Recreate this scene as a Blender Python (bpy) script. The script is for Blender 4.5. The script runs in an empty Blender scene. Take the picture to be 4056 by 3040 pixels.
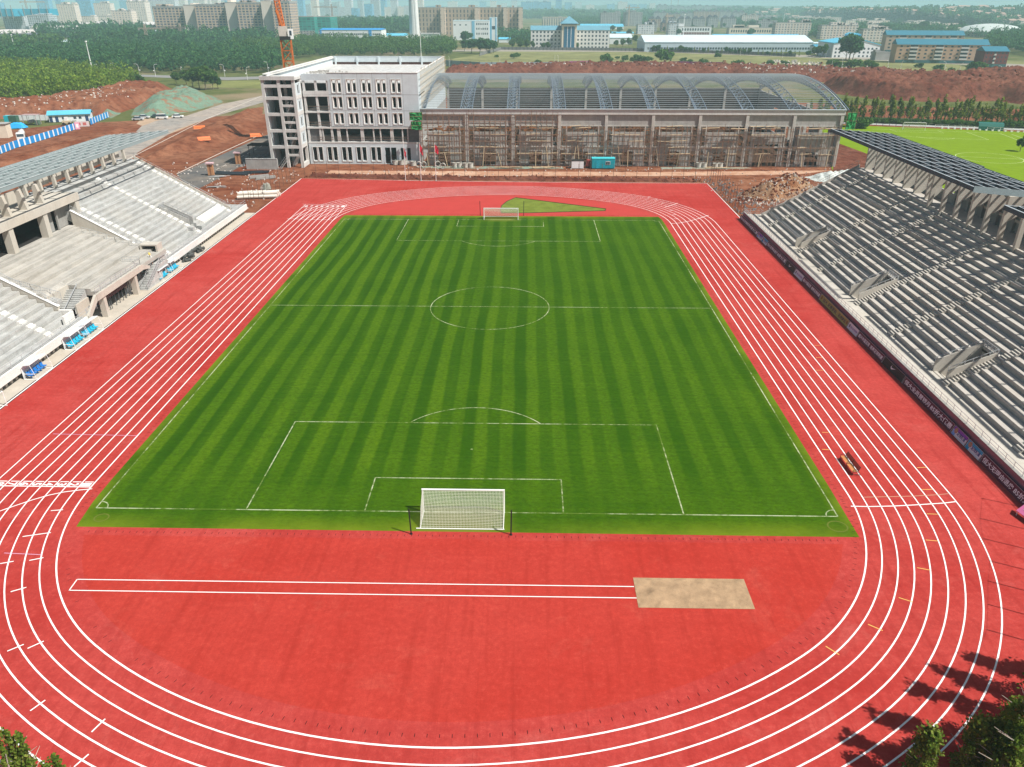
import bpy, math, random
import numpy as np
from mathutils import Vector, Matrix
random.seed(7); RNG=np.random.default_rng(11)
S=bpy.context.scene; COL=S.collection
PI=math.pi
# ------------------------------------------------------------------ camera model (photo pixels 4056x3040)
F,YAW,PITCH,ROLL=2988.5873,-.0191,.4648,.0002
CP=np.array([5.5091,-109.575,41.6982])
def _rows():
    cy,sy=math.cos(YAW),math.sin(YAW); cp,sp=math.cos(PITCH),math.sin(PITCH)
    f=np.array([sy*cp,cy*cp,-sp]); r=np.array([cy,-sy,0.]); u=np.cross(r,f)
    cr,sr=math.cos(ROLL),math.sin(ROLL)
    return np.array([cr*r+sr*u,-sr*r+cr*u,f])
RM=_rows()
def ray(u,v): return np.array([(u-2028)/F,-(v-1520)/F,1.])@RM
def at(u,v,z=0.):
    d=ray(u,v); q=CP+(z-CP[2])/d[2]*d; return float(q[0]),float(q[1])
def aty(u,v,Y):
    d=ray(u,v); q=CP+(Y-CP[1])/d[1]*d; return float(q[0]),float(q[1]),float(q[2])
# ------------------------------------------------------------------ tagging helpers
ORD=['first','second','third','fourth','fifth','sixth','seventh','eighth','ninth','tenth','eleventh','twelfth','thirteenth','fourteenth','fifteenth','sixteenth','seventeenth','eighteenth','nineteenth','twentieth']
def tag(o,label,cat,group=None,kind=None):
    if label: o['label']=label
    if cat: o['category']=cat
    if group: o['group']=group
    if kind: o['kind']=kind
    return o
def thing(name,label,cat,loc=(0,0,0),rz=0,group=None):
    o=bpy.data.objects.new(name,None); COL.objects.link(o); o.empty_display_size=.3
    o.location=loc; o.rotation_euler=(0,0,rz)
    return tag(o,label,cat,group)
def dup(root,loc=None,rz=None,label=None,group=None,parent=None,scale=None):
    c=root.copy(); COL.objects.link(c)
    if parent is not None: c.parent=parent
    for ch in root.children: dup(ch,parent=c)
    if loc is not None: c.location=loc
    if rz is not None: c.rotation_euler=(0,0,rz)
    if scale is not None: c.scale=(scale,)*3 if not hasattr(scale,'__len__') else scale
    if label: c['label']=label
    if group: c['group']=group
    return c
def woff(p):
    v=Vector((0,0,0))
    while p is not None: v+=p.location; p=p.parent
    return v
# ------------------------------------------------------------------ mesh builder
class MB:
    def __init__(s): s.v=[]; s.f=[]; s.m=[]; s.mi=0
    def add(s,vs,fs):
        b=len(s.v); s.v+= [tuple(v) for v in vs]; s.f+=[tuple(b+i for i in f) for f in fs]; s.m+=[s.mi]*len(fs); return s
    def box(s,x0,y0,z0,x1,y1,z1):
        if x0>x1:x0,x1=x1,x0
        if y0>y1:y0,y1=y1,y0
        if z0>z1:z0,z1=z1,z0
        return s.add([(x0,y0,z0),(x1,y0,z0),(x1,y1,z0),(x0,y1,z0),(x0,y0,z1),(x1,y0,z1),(x1,y1,z1),(x0,y1,z1)],
          [(0,3,2,1),(4,5,6,7),(0,1,5,4),(1,2,6,5),(2,3,7,6),(3,0,4,7)])
    def cbox(s,c,d): return s.box(c[0]-d[0]/2,c[1]-d[1]/2,c[2]-d[2]/2,c[0]+d[0]/2,c[1]+d[1]/2,c[2]+d[2]/2)
    def quad(s,a,b,c,d): return s.add([a,b,c,d],[(0,1,2,3)])
    def poly(s,pts,z): return s.add([(p[0],p[1],z) for p in pts],[tuple(range(len(pts)))])
    def prism(s,pts,z0,z1):
        n=len(pts)
        return s.add([(p[0],p[1],z0) for p in pts]+[(p[0],p[1],z1) for p in pts],
          [tuple(range(n))[::-1],tuple(range(n,2*n))]+[(i,(i+1)%n,n+(i+1)%n,n+i) for i in range(n)])
    def extr(s,prof,axis,a,b):
        # profile (p,q) extruded along 'x' (p=y,q=z) or 'y' (p=x,q=z)
        n=len(prof)
        if axis=='y': vs=[(p,a,q) for p,q in prof]+[(p,b,q) for p,q in prof]
        else: vs=[(a,p,q) for p,q in prof]+[(b,p,q) for p,q in prof]
        return s.add(vs,[tuple(range(n)),tuple(range(n,2*n))[::-1]]+[(i,n+i,n+(i+1)%n,(i+1)%n) for i in range(n)])
    def beam(s,a,b,w,h=None,up=(0,0,1)):
        h=w if h is None else h
        a=Vector(a);b=Vector(b);d=(b-a)
        if d.length<1e-6: return s
        d.normalize(); u=Vector(up)
        if abs(d.dot(u))>.99: u=Vector((0,1,0))
        r=d.cross(u).normalized(); u=r.cross(d)
        r*=w/2;u*=h/2
        return s.add([a-r-u,a+r-u,a+r+u,a-r+u,b-r-u,b+r-u,b+r+u,b-r+u],[(0,1,2,3),(7,6,5,4),(0,4,5,1),(1,5,6,2),(2,6,7,3),(3,7,4,0)])
    def tube(s,a,b,r0,r1=None,n=8,cap=True):
        r1=r0 if r1 is None else r1
        a=Vector(a);b=Vector(b);d=(b-a).normalized()
        u=Vector((0,0,1)) if abs(d.z)<.99 else Vector((1,0,0))
        e=d.cross(u).normalized(); g=e.cross(d)
        vs=[a+(e*math.cos(t)+g*math.sin(t))*r0 for t in [2*PI*i/n for i in range(n)]]+[b+(e*math.cos(t)+g*math.sin(t))*r1 for t in [2*PI*i/n for i in range(n)]]
        fs=[(i,i+n,(i+1)%n+n,(i+1)%n) for i in range(n)]
        if cap: fs+=[tuple(range(n)),tuple(range(n,2*n))[::-1]]
        return s.add(vs,fs)
    def path(s,pts,r,n=6):
        for a,b in zip(pts,pts[1:]): s.tube(a,b,r,n=n)
        return s
    def ring(s,a,b,ro,ri,n=16):
        a=Vector(a);b=Vector(b);d=(b-a).normalized()
        u=Vector((0,0,1)) if abs(d.z)<.99 else Vector((1,0,0))
        e=d.cross(u).normalized(); g=e.cross(d); vs=[]
        for c,r in ((a,ro),(b,ro),(b,ri),(a,ri)):
            vs+=[c+(e*math.cos(2*PI*i/n)+g*math.sin(2*PI*i/n))*r for i in range(n)]
        fs=[]
        for k in range(4):
            k2=(k+1)%4
            fs+=[(k*n+i,k2*n+i,k2*n+(i+1)%n,k*n+(i+1)%n) for i in range(n)]
        return s.add(vs,fs)
    def ribbon(s,pts,w,z,closed=False):
        n=len(pts); L=[];R=[]
        for i,p in enumerate(pts):
            a=pts[(i-1)%n] if (closed or i>0) else p; b=pts[(i+1)%n] if (closed or i<n-1) else p
            dx,dy=b[0]-a[0],b[1]-a[1]; l=math.hypot(dx,dy) or 1
            nx,ny=-dy/l*w/2,dx/l*w/2
            L.append((p[0]+nx,p[1]+ny,z));R.append((p[0]-nx,p[1]-ny,z))
        m=n if closed else n-1
        return s.add(L+R,[(n+i,n+(i+1)%n,(i+1)%n,i) for i in range(m)])
    def build(s,name,mat,parent=None,w=False,smooth=False,label=None):
        me=bpy.data.meshes.new(name)
        v=s.v
        if w and parent is not None:
            o_=woff(parent); v=[(a-o_.x,b-o_.y,c-o_.z) for a,b,c in v]
        me.from_pydata(v,[],s.f)
        ms=mat if isinstance(mat,(list,tuple)) else [mat]
        for m in ms: me.materials.append(m)
        if len(ms)>1: me.polygons.foreach_set('material_index',s.m)
        if smooth: me.polygons.foreach_set('use_smooth',[True]*len(me.polygons))
        me.update()
        o=bpy.data.objects.new(name,me); COL.objects.link(o)
        if parent is not None: o.parent=parent
        if label: o['label']=label
        return o
def struct(o): o['kind']='structure'; return o
def npmesh(name,V,nper,mat,parent=None):
    # V: (N*nper,3) array of separate polygons
    n=len(V)//nper; me=bpy.data.meshes.new(name)
    me.vertices.add(len(V)); me.vertices.foreach_set('co',V.astype(np.float32).ravel())
    me.loops.add(len(V)); me.loops.foreach_set('vertex_index',np.arange(len(V),dtype=np.int32))
    me.polygons.add(n); me.polygons.foreach_set('loop_start',np.arange(0,len(V),nper,dtype=np.int32))
    me.update(calc_edges=True); me.validate()
    me.materials.append(mat)
    o=bpy.data.objects.new(name,me); COL.objects.link(o)
    if parent is not None: o.parent=parent
    return o
# ------------------------------------------------------------------ materials
class NT:
    def __init__(s,name):
        s.m=bpy.data.materials.new(name); s.m.use_nodes=True; s.t=s.m.node_tree; s.t.nodes.clear()
        s.out=s.n('ShaderNodeOutputMaterial'); s.b=s.n('ShaderNodeBsdfPrincipled'); s.l(s.b.outputs[0],s.out.inputs[0])
        s.b.inputs['Specular IOR Level'].default_value=.25
    def n(s,t,**k):
        x=s.t.nodes.new(t)
        for a,b in k.items(): setattr(x,a,b)
        return x
    def l(s,a,b): s.t.links.new(a,b)
    def pos(s):
        if not hasattr(s,'_p'): s._p=s.n('ShaderNodeNewGeometry').outputs['Position']
        return s._p
    def scaled(s,v,sc):
        m=s.n('ShaderNodeMapping'); s.l(v,m.inputs[0]); m.inputs['Scale'].default_value=sc; return m.outputs[0]
    def noise(s,v,scale,detail=4,rough=.55,dist=0):
        x=s.n('ShaderNodeTexNoise'); s.l(v,x.inputs['Vector']); x.inputs['Scale'].default_value=scale
        x.inputs['Detail'].default_value=detail; x.inputs['Roughness'].default_value=rough; x.inputs['Distortion'].default_value=dist
        return x.outputs['Fac']
    def math(s,op,a,b=None,c=None,clamp=False):
        x=s.n('ShaderNodeMath',operation=op,use_clamp=clamp)
        for i,q in enumerate((a,b,c)):
            if q is None: continue
            if isinstance(q,(int,float)): x.inputs[i].default_value=q
            else: s.l(q,x.inputs[i])
        return x.outputs[0]
    def mr(s,v,a,b,c=0,d=1,smooth=False):
        x=s.n('ShaderNodeMapRange'); s.l(v,x.inputs[0])
        if smooth: x.interpolation_type='SMOOTHSTEP'
        for i,q in enumerate((a,b,c,d)): x.inputs[i+1].default_value=q
        return x.outputs[0]
    def mix(s,f,a,b,blend='MIX'):
        x=s.n('ShaderNodeMix',data_type='RGBA',blend_type=blend)
        for i,q in ((0,f),(6,a),(7,b)):
            if isinstance(q,(int,float)): x.inputs[i].default_value=q
            elif isinstance(q,tuple): x.inputs[i].default_value=q if len(q)==4 else (*q,1)
            else: s.l(q,x.inputs[i])
        return x.outputs[2]
    def xyz(s,v):
        x=s.n('ShaderNodeSeparateXYZ'); s.l(v,x.inputs[0]); return x.outputs
    def ramp(s,v,stops):
        x=s.n('ShaderNodeValToRGB'); s.l(v,x.inputs[0]); e=x.color_ramp.elements
        while len(e)<len(stops): e.new(.5)
        for i,(p,c) in enumerate(stops): e[i].position=p; e[i].color=(*c,1)
        return x.outputs[0]
    def bump(s,h,dist,strength=1):
        x=s.n('ShaderNodeBump'); s.l(h,x.inputs['Height']); x.inputs['Distance'].default_value=dist; x.inputs['Strength'].default_value=strength
        s.l(x.outputs[0],s.b.inputs['Normal'])
    def fin(s,col,rough=.85,metal=0.):
        if isinstance(col,tuple): s.b.inputs['Base Color'].default_value=(*col,1)
        else: s.l(col,s.b.inputs['Base Color'])
        if isinstance(rough,(int,float)):
            s.b.inputs['Roughness'].default_value=rough
            if rough>=.85: s.b.inputs['Specular IOR Level'].default_value=.02
        else: s.l(rough,s.b.inputs['Roughness'])
        s.b.inputs['Metallic'].default_value=metal
        return s.m
def sc(c,k): return tuple(min(1,x*k) for x in c)
_MC={}
def M(name,rgb,rough=.8,var=.12,scale=1.5,bump=0,metal=0.,stretch=(1,1,1)):
    if name in _MC: return _MC[name]
    t=NT(name); p=t.pos()
    if stretch!=(1,1,1): p=t.scaled(p,stretch)
    n=t.noise(p,scale,5,.6); n2=t.noise(p,scale*9,2,.5)
    f=t.math('ADD',t.math('MULTIPLY',n,.7),t.math('MULTIPLY',n2,.3))
    c=t.mix(t.mr(f,.3,.7),sc(rgb,1-var),sc(rgb,1+var))
    if bump: t.bump(f,bump)
    _MC[name]=t.fin(c,rough,metal); return _MC[name]
def concrete(name,rgb,streak=.18,scale=.6,stain=.3,row=0):
    t=NT(name); p=t.pos()
    a=t.noise(p,scale,6,.65); b=t.noise(t.scaled(p,(2.2,2.2,.18)),1.2,4,.6); c=t.noise(p,scale*.22,3,.5); d=t.noise(p,14,2,.5)
    col=t.mix(t.mr(a,.32,.7),sc(rgb,1-stain*.6),sc(rgb,1.08))
    col=t.mix(t.math('MULTIPLY',t.mr(b,.5,.75),streak*2),col,sc(rgb,.45))
    col=t.mix(t.mr(c,.45,.7,0,.35),col,(rgb[0]*.98,rgb[1]*.9,rgb[2]*.8))
    col=t.mix(t.mr(d,.62,.75,0,.35),col,sc(rgb,.6))
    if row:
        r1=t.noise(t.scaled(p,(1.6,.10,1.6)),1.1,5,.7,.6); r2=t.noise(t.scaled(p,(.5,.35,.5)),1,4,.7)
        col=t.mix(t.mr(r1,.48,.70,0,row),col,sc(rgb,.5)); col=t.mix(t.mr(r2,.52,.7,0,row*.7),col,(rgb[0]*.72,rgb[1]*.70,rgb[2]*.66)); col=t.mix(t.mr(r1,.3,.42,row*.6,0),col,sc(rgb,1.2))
    t.bump(a,.02); return t.fin(col,.9)
def facade(name,wall,win,bw,fh,wf=(.25,.75),hf=(.3,.8),var=.15,stripe=None,sw=.12,zoff=0.):
    # wall colour with a grid of windows in object space
    t=NT(name); tc=t.n('ShaderNodeTexCoord'); o=t.xyz(tc.outputs['Object']); nn=t.xyz(tc.outputs['Normal'])
    ysel=t.math('GREATER_THAN',t.math('ABSOLUTE',nn[0]),.6)
    u=t.math('ADD',t.math('MULTIPLY',o[0],t.math('SUBTRACT',1.,ysel)),t.math('MULTIPLY',o[1],ysel))
    fu=t.math('FRACT',t.math('ADD',t.math('DIVIDE',u,bw),100.)); fz=t.math('FRACT',t.math('ADD',t.math('DIVIDE',o[2],fh),zoff))
    def band(x,a,b): return t.math('MULTIPLY',t.math('GREATER_THAN',x,a),t.math('LESS_THAN',x,b))
    mk=t.math('MULTIPLY',band(fu,*wf),band(fz,*hf))
    up=t.math('LESS_THAN',t.math('ABSOLUTE',nn[2]),.5); mk=t.math('MULTIPLY',mk,up)
    nz=t.noise(tc.outputs['Object'],.12,4,.6)
    wl=t.mix(t.mr(nz,.3,.7),sc(wall,1-var),sc(wall,1+var))
    if stripe: wl=t.mix(t.math('MULTIPLY',up,t.math('LESS_THAN',t.math('FRACT',t.math('ADD',t.math('DIVIDE',u,bw*stripe[1]),100.5)),sw)),wl,stripe[0])
    cell=t.n('ShaderNodeTexWhiteNoise',noise_dimensions='2D'); cb=t.n('ShaderNodeCombineXYZ')
    t.l(t.math('FLOOR',t.math('DIVIDE',u,bw)),cb.inputs[0]); t.l(t.math('FLOOR',t.math('DIVIDE',o[2],fh)),cb.inputs[1]); t.l(cb.outputs[0],cell.inputs['Vector'])
    wn=t.mix(cell.outputs['Value'],sc(win,.6),sc(win,1.5))
    col=t.mix(mk,wl,wn)
    return t.fin(col,t.mr(mk,0,1,.85,.35))
def leafmat(name,stops):
    t=NT(name); g=t.n('ShaderNodeNewGeometry'); n=t.noise(t.pos(),.35,3,.6)
    v=t.math('ADD',t.math('MULTIPLY',g.outputs['Random Per Island'],.65),t.math('MULTIPLY',t.mr(n,.3,.7),.35))
    t.b.inputs['Specular IOR Level'].default_value=.08
    c=t.ramp(v,stops); tl=t.n('ShaderNodeBsdfTranslucent'); t.l(c,tl.inputs[0]); mx=t.n('ShaderNodeMixShader'); mx.inputs[0].default_value=.38; t.fin(c,.8); t.l(t.b.outputs[0],mx.inputs[1]); t.l(tl.outputs[0],mx.inputs[2]); t.l(mx.outputs[0],t.out.inputs[0])
    return t.m
# ------------------------------------------------------------------ text
_TX={}
def text2d(s,size=1.,bold=0.):
    k=(s,bold)
    if k not in _TX:
        cu=bpy.data.curves.new('txt','FONT'); cu.body=s; cu.size=1.; cu.align_x='CENTER'; cu.align_y='CENTER'; cu.offset=bold; cu.resolution_u=2
        o=bpy.data.objects.new('txt',cu); COL.objects.link(o)
        bpy.context.view_layer.update()
        me=bpy.data.meshes.new_from_object(o.evaluated_get(bpy.context.evaluated_depsgraph_get()))
        _TX[k]=([tuple(v.co) for v in me.vertices],[tuple(p.vertices) for p in me.polygons])
        bpy.data.objects.remove(o); bpy.data.curves.remove(cu); bpy.data.meshes.remove(me)
    v,f=_TX[k]; return v,f
def put_text(mb,s,o,right,up,height,width=None,bold=.01):
    v,f=text2d(s,1,bold)
    if not v: return
    xs=[p[0] for p in v]; ys=[p[1] for p in v]
    cx,cy=(min(xs)+max(xs))/2,(min(ys)+max(ys))/2; hh=max(ys)-min(ys); ww=max(xs)-min(xs)
    ky=height/hh; kx=(width/ww) if width else ky
    o=Vector(o);r=Vector(right);u=Vector(up)
    mb.add([o+r*((p[0]-cx)*kx)+u*((p[1]-cy)*ky) for p in v],f)
# ================================================================== world, sun, camera
SUN_DIR=Vector((-1.71,.79,-2.5)).normalized()       # the way the light travels
W_=bpy.data.worlds.new("World"); S.world=W_; W_.use_nodes=True
nt=W_.node_tree; nt.nodes.clear()
wo=nt.nodes.new('ShaderNodeOutputWorld'); bg=nt.nodes.new('ShaderNodeBackground'); sky=nt.nodes.new('ShaderNodeTexSky')
sky.sky_type='NISHITA'; sky.sun_disc=False
elev=math.asin(-SUN_DIR.z); azim=math.atan2(-SUN_DIR.x,-SUN_DIR.y)
sky.sun_elevation=elev; sky.sun_rotation=azim; sky.altitude=100; sky.air_density=1.; sky.dust_density=2.5; sky.ozone_density=1.5
nt.links.new(sky.outputs[0],bg.inputs[0]); bg.inputs[1].default_value=.05; nt.links.new(bg.outputs[0],wo.inputs[0])
sl=bpy.data.lights.new('sun','SUN'); sl.energy=4.9; sl.angle=math.radians(.55); sl.color=(1,.965,.90)
so=bpy.data.objects.new('sun',sl); COL.objects.link(so); so.rotation_euler=SUN_DIR.to_track_quat('-Z','Y').to_euler()
so.location=(80,-60,160)
cam=bpy.data.cameras.new('camera'); co=bpy.data.objects.new('camera',cam); COL.objects.link(co)
cam.sensor_fit='HORIZONTAL'; cam.sensor_width=36; cam.lens=36*F/4056; cam.clip_end=30000; cam.clip_start=.5
r_,u_,f_=RM
co.matrix_world=Matrix(((r_[0],u_[0],-f_[0],CP[0]),(r_[1],u_[1],-f_[1],CP[1]),(r_[2],u_[2],-f_[2],CP[2]),(0,0,0,1)))
S.camera=co
S.view_settings.view_transform='Standard'; S.view_settings.look='None'; S.view_settings.exposure=.40; S.view_settings.gamma=1
S.cycles.max_bounces=5; S.cycles.diffuse_bounces=3; S.cycles.glossy_bounces=2; S.cycles.volume_bounces=2; S.cycles.transparent_max_bounces=6
S.cycles.caustics_reflective=False; S.cycles.caustics_refractive=False; S.cycles.use_denoising=True
# haze: one closed box round everything, the sky outside it
hz=MB().box(-9500,-900,-1.4,9500,11000,175)
hm=bpy.data.materials.new('haze_air'); hm.use_nodes=True; ht=hm.node_tree; ht.nodes.clear()
ho=ht.nodes.new('ShaderNodeOutputMaterial'); pv=ht.nodes.new('ShaderNodeVolumePrincipled'); ht.links.new(pv.outputs[0],ho.inputs['Volume'])
pv.inputs['Color'].default_value=(.60,.92,.985,1); pv.inputs['Density'].default_value=.00023; pv.inputs['Anisotropy'].default_value=0.
ho_=hz.build('haze',hm); ho_['kind']='stuff'; ho_['label']='pale blue haze lying over the far city'
# ================================================================== ground
def ground_mat():
    t=NT('ground_grass'); p=t.pos()
    a=t.noise(p,.012,5,.6); b=t.noise(p,.09,4,.6); c=t.noise(p,.8,3,.6)
    g=t.mix(t.mr(b,.3,.7),(.055,.085,.02),(.15,.15,.055)); e=t.mix(t.mr(c,.3,.7),(.20,.15,.09),(.30,.24,.15))
    col=t.mix(t.mr(a,.5,.62),g,e); col=t.mix(t.mr(c,.5,.8,0,.4),col,(.04,.06,.015))
    t.bump(c,.1); return t.fin(col,.95)
def dirt_mat(name,base,dark,pale,s=1.):
    t=NT(name); p=t.pos()
    a=t.noise(p,.05*s,5,.6,.5); b=t.noise(p,.35*s,5,.65); c=t.noise(p,2.2*s,4,.7); tr=t.noise(t.scaled(p,(.06,.3,1)),1,4,.6,1.2)
    col=t.mix(t.mr(a,.35,.65),base,pale); col=t.mix(t.mr(b,.45,.7),col,dark); col=t.mix(t.mr(tr,.56,.70,0,.4),col,sc(pale,1.15))
    col=t.mix(t.mr(c,.62,.78,0,.55),col,sc(dark,.55)); col=t.mix(t.mr(c,.24,.34,.4,0),col,(.5,.42,.36))
    t.bump(t.math('ADD',b,t.math('MULTIPLY',c,.4)),.35); return t.fin(col,.95)
M_GR=ground_mat()
M_DIRT=dirt_mat('red_earth',(.185,.056,.026),(.10,.028,.014),(.28,.125,.07))
M_DIRT2=dirt_mat('dark_red_earth',(.125,.035,.022),(.06,.016,.010),(.22,.09,.058),1.6)
struct(MB().box(-9400,-800,-1.2,9400,10800,-.16).build('ground',M_GR))
def sheet(name,pts,z,mat): return struct(MB().poly(pts,z).build(name,mat))
# bare earth of the building site, all round the stadium
sheet('bare_earth',[(-330,-60),(-330,120),(-215,150),(-175,198),(-95,236),(-70,262),(-60,300),(70,300),(180,262),(330,235),(330,150),(190,150),(140,100),(100,40),(100,-60)],-.11,M_DIRT)
# ------------------------------------------------------------------ running track
def track_mat(name,a,b,pinkness=.5):
    t=NT(name); p=t.pos()
    n=t.noise(p,.05,5,.65,.6); m=t.noise(t.scaled(p,(.3,1.1,1)),.45,6,.7); f=t.noise(p,2.2,5,.75); st=t.noise(t.scaled(p,(1.6,.10,1)),.8,5,.6); g=t.noise(p,9,2,.6); w=t.noise(p,.16,6,.7,1.2)
    col=t.mix(t.mr(n,.34,.66),a,b); col=t.mix(t.mr(m,.45,.70,0,pinkness),col,sc(b,1.28)); col=t.mix(t.mr(st,.50,.68,0,.5),col,sc(a,.78))
    col=t.mix(t.mr(w,.56,.72,0,.5),col,(b[0]*1.12,b[1]*1.9,b[2]*1.9)); col=t.mix(t.mr(f,.42,.72,0,.5),col,sc(a,.62)); col=t.mix(t.mr(f,.28,.44,.35,0),col,(b[0]*1.2,b[1]*2,b[2]*2)); col=t.mix(t.mr(g,.45,.75,0,.35),col,sc(a,.6))
    x=t.xyz(p)
    sm=t.math('LESS_THAN',t.math('FRACT',t.math('ADD',t.math('DIVIDE',x[0],2.44),50.)),.012)
    col=t.mix(t.math('MULTIPLY',sm,.3),col,sc(a,.6))
    return t.fin(col,.92)
M_TR=track_mat('red_track',(.385,.034,.028),(.455,.064,.054)); M_INF=track_mat('infield_red',(.41,.034,.023),(.445,.050,.037),.35)
sheet('running_track',[(-55.2,95.6),(-26.6,93.6),(-10,92.7),(20,91.9),(52.8,91.6),(52.45,54.8),(52.4,-49),(56,-52),(66,-52),(66,-112),(-62,-112),(-54.9,-40)],0,M_TR)
W_P=M('white_paint',(.86,.86,.84),.6,.06,.8)
HW=36.4
def bend(o,y0,r1,r2,n1=26,n2=40):
    # one half turn: right end -> apex -> left end, offset o outward, opening to +y
    al=math.acos((HW-r1)/(r2-r1)); c2=y0-(r2-r1)*math.sin(al); P=[]
    for i in range(n1+1):
        a=al*i/n1; P.append((HW-r1+(r1+o)*math.cos(a),y0+(r1+o)*math.sin(a)))
    for i in range(1,n2):
        a=al+(PI-2*al)*i/n2; P.append(((r2+o)*math.cos(a),c2+(r2+o)*math.sin(a)))
    for i in range(n1+1):
        a=PI-al+al*i/n1; P.append((-(HW-r1)+(r1+o)*math.cos(a),y0+(r1+o)*math.sin(a)))
    return P
def lane(o):
    far=bend(o,50.5,23,49); near=[(-x,-y) for x,y in bend(o,49,25,45)]
    return far+near
lm=MB()
for k in range(9): lm.ribbon(lane(1.22*k),.115 if k else .13,.012,True)
struct(lm.build('lane_lines',W_P))
def px(*L): return [at(u,v) for u,v in L]
ml=MB()
def seg(a,b,w=.1,z=.017): ml.ribbon([a,b],w,z)
def segp(a,b,w=.1): seg(at(*a),at(*b),w)
# near right line, near left finish with numbers
s1=2.764; z1=lambda x,y:(3256+x/s1,1700+y/s1)
ml.ribbon(px(*[z1(x,y) for x,y in ((315,847),(508,851),(790,845),(1070,830),(1340,812),(1465,797))]),.12,.017)
s2=2.36875; z2=lambda x,y:(x/s2,1800+y/s2)
seg((-36.3,-49.6),(-46.3,-49.55),.13); 
for k in range(8): seg((-36.55-1.22*k,-48.75),(-37.4-1.22*k,-48.75),.12)
ml.ribbon(px(z2(866,326),z2(740,338),z2(600,356),z2(460,385),z2(310,428),z2(140,485),z2(-30,545),z2(-140,590)),.12,.018)
for a,b in (((478,531),(592,522)),((212,774),(478,736)),((0,1028),(128,1006)),((275,998),(408,972)),((100,1292),(248,1250))): segp(z2(*a),z2(*b),.11)
s3=2.59; z3=lambda x,y:(x/s3,2400+y/s3)
for a,b in (((75,468),(245,398)),((283,440),(450,365)),((310,1080),(465,970)),((940,1297),(1080,1162)),((760,1655),(910,1525))): segp(z3(*a),z3(*b),.1)
# far left hundred metre start grid
s4=2.212; z4=lambda x,y:(1100+x/s4,680+y/s4)
segp(z4(85,415),z4(478,425)); segp(z4(205,315),z4(562,323)); segp(z4(220,287),z4(600,297))
yA=at(*z4(280,420))[1]; yB=at(*z4(380,319))[1]; yC=at(*z4(400,292))[1]
for k in range(9): seg((-36.4-1.22*k,50.3),(-36.4-1.22*k,yB if 0<k<8 else yC),.11)
for k in range(8): put_text(ml,str(8-k),(-36.9-1.22*(7-k)-.1,(yB+yC)/2,.02),(1,0,0),(0,1,0),1.3,.7)
# far right relay marks
z5=lambda x,y:(2000+x/s4,680+y/s4)
ml.ribbon(px(z5(1455,458),z5(1530,452),z5(1620,435),z5(1700,412),z5(1785,383)),.14,.017)
ml.ribbon(px(z5(1400,313),z5(1450,300),z5(1515,278)),.14,.017)
for a,b in (((1250,227),(1275,220)),((1310,253),(1335,246)),((1370,280),(1395,274)),((1440,345),(1470,342)),((1465,380),(1500,378)),((1480,416),(1515,414))): segp(z5(*a),z5(*b),.13)
for a in (1325,1385,1470): pass
# long jump runway
RW=(.82,.78,.76)
seg((-30.7,-62.62),(14.4,-62.6),.085); seg((-30.7,-63.9),(14.5,-63.9),.085); seg((-30.7,-62.6),(-30.65,-63.92),.09)
# boundary edging of the track
ml.ribbon([(-55.1,-40),(-55.1,95.5),(-26.6,93.5),(-10,92.6),(20,91.8),(52.7,91.5),(52.4,54.8)],.16,.016)
# corner boundary on the right
struct(ml.build('track_lines',W_P))
nm=MB()
for k in range(8):
    put_text(nm,str(k+1),(-37.05-1.22*k,-49.2,.02),(0,-1,0),(1,0,0),.95,.5,.03)
struct(nm.build('lane_numbers',W_P))
# yellow and faint relay lines
ym=MB()
for a,b in (((1040,425),(1142,420)),((1090,665),(1210,661)),((1145,930),(1268,935)),((1135,1216),(1268,1228)),((1040,1520),(1190,1548)),((0,38),(75,40)),((0,224),(78,229))): ym.ribbon(px(z1(*a),z1(*b)),.09,.016)
z6=lambda x,y:(3256+x/2.24,2300+y/2.24)
for a,b in (((680,153),(805,192)),((408,390),(538,446)),((32,585),(152,660))): ym.ribbon(px(z6(*a),z6(*b)),.09,.016)
z7=lambda x,y:(2900+x/2.369,800+y/2.369)
for a,b in (((770,1348),(845,1348)),((785,1462),(855,1464)),((785,1582),(862,1582))): ym.ribbon(px(z7(*a),z7(*b)),.08,.016)
struct(ym.build('yellow_marks',M('yellow_paint',(.72,.42,.12),.7)))
fm=MB(); fm.ribbon(px(z1(455,748),z1(720,743),z1(980,737),z1(1250,722),z1(1385,710)),.08,.016)
struct(fm.build('faint_line',M('faint_paint',(.52,.30,.2),.8)))
pm=MB(); pm.ribbon(px(z2(40,928),z2(390,944)),.07,.016); pm.ribbon(px((210,1720),(545,1727)),.07,.016)
struct(pm.build('violet_line',M('violet_paint',(.62,.36,.52),.8)))
# red infield inside the near bend, drain slots along its edge
inn=[(-x,-y) for x,y in bend(-1.9,49,25,45)]
inf=[p for p in inn if p[1]<-56.9]
sheet('infield_surface',[(-33.2,-56.9)]+inf+[(33.2,-56.9)],.006,M_INF)
fin_=[p for p in bend(-1.6,50.5,23,49) if p[1]>57.6]
sheet('far_infield_surface',[(34,57.6)]+fin_+[(-34,57.6)],.006,M('far_infield_red',(.44,.052,.045),.9,.08,.3))
dm=MB()
br=[(-x,-y) for x,y in bend(-.85,49,25,45,120,200)]
acc=0;
for a,b in zip(br,br[1:]):
    acc+=math.hypot(b[0]-a[0],b[1]-a[1])
    if acc>.62:
        acc=0; l=math.hypot(b[0]-a[0],b[1]-a[1]); nx,ny=-(b[1]-a[1])/l,(b[0]-a[0])/l
        if a[0]<-22 and random.random()<.55: continue
        dm.ribbon([(a[0]-nx*.14,a[1]-ny*.14),(a[0]+nx*.14,a[1]+ny*.14)],.045,.014)
for i in range(110):
    x=-33+i*.61
    if random.random()<.9: dm.ribbon([(x,-56.55),(x,-56.28)],.045,.014)
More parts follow.
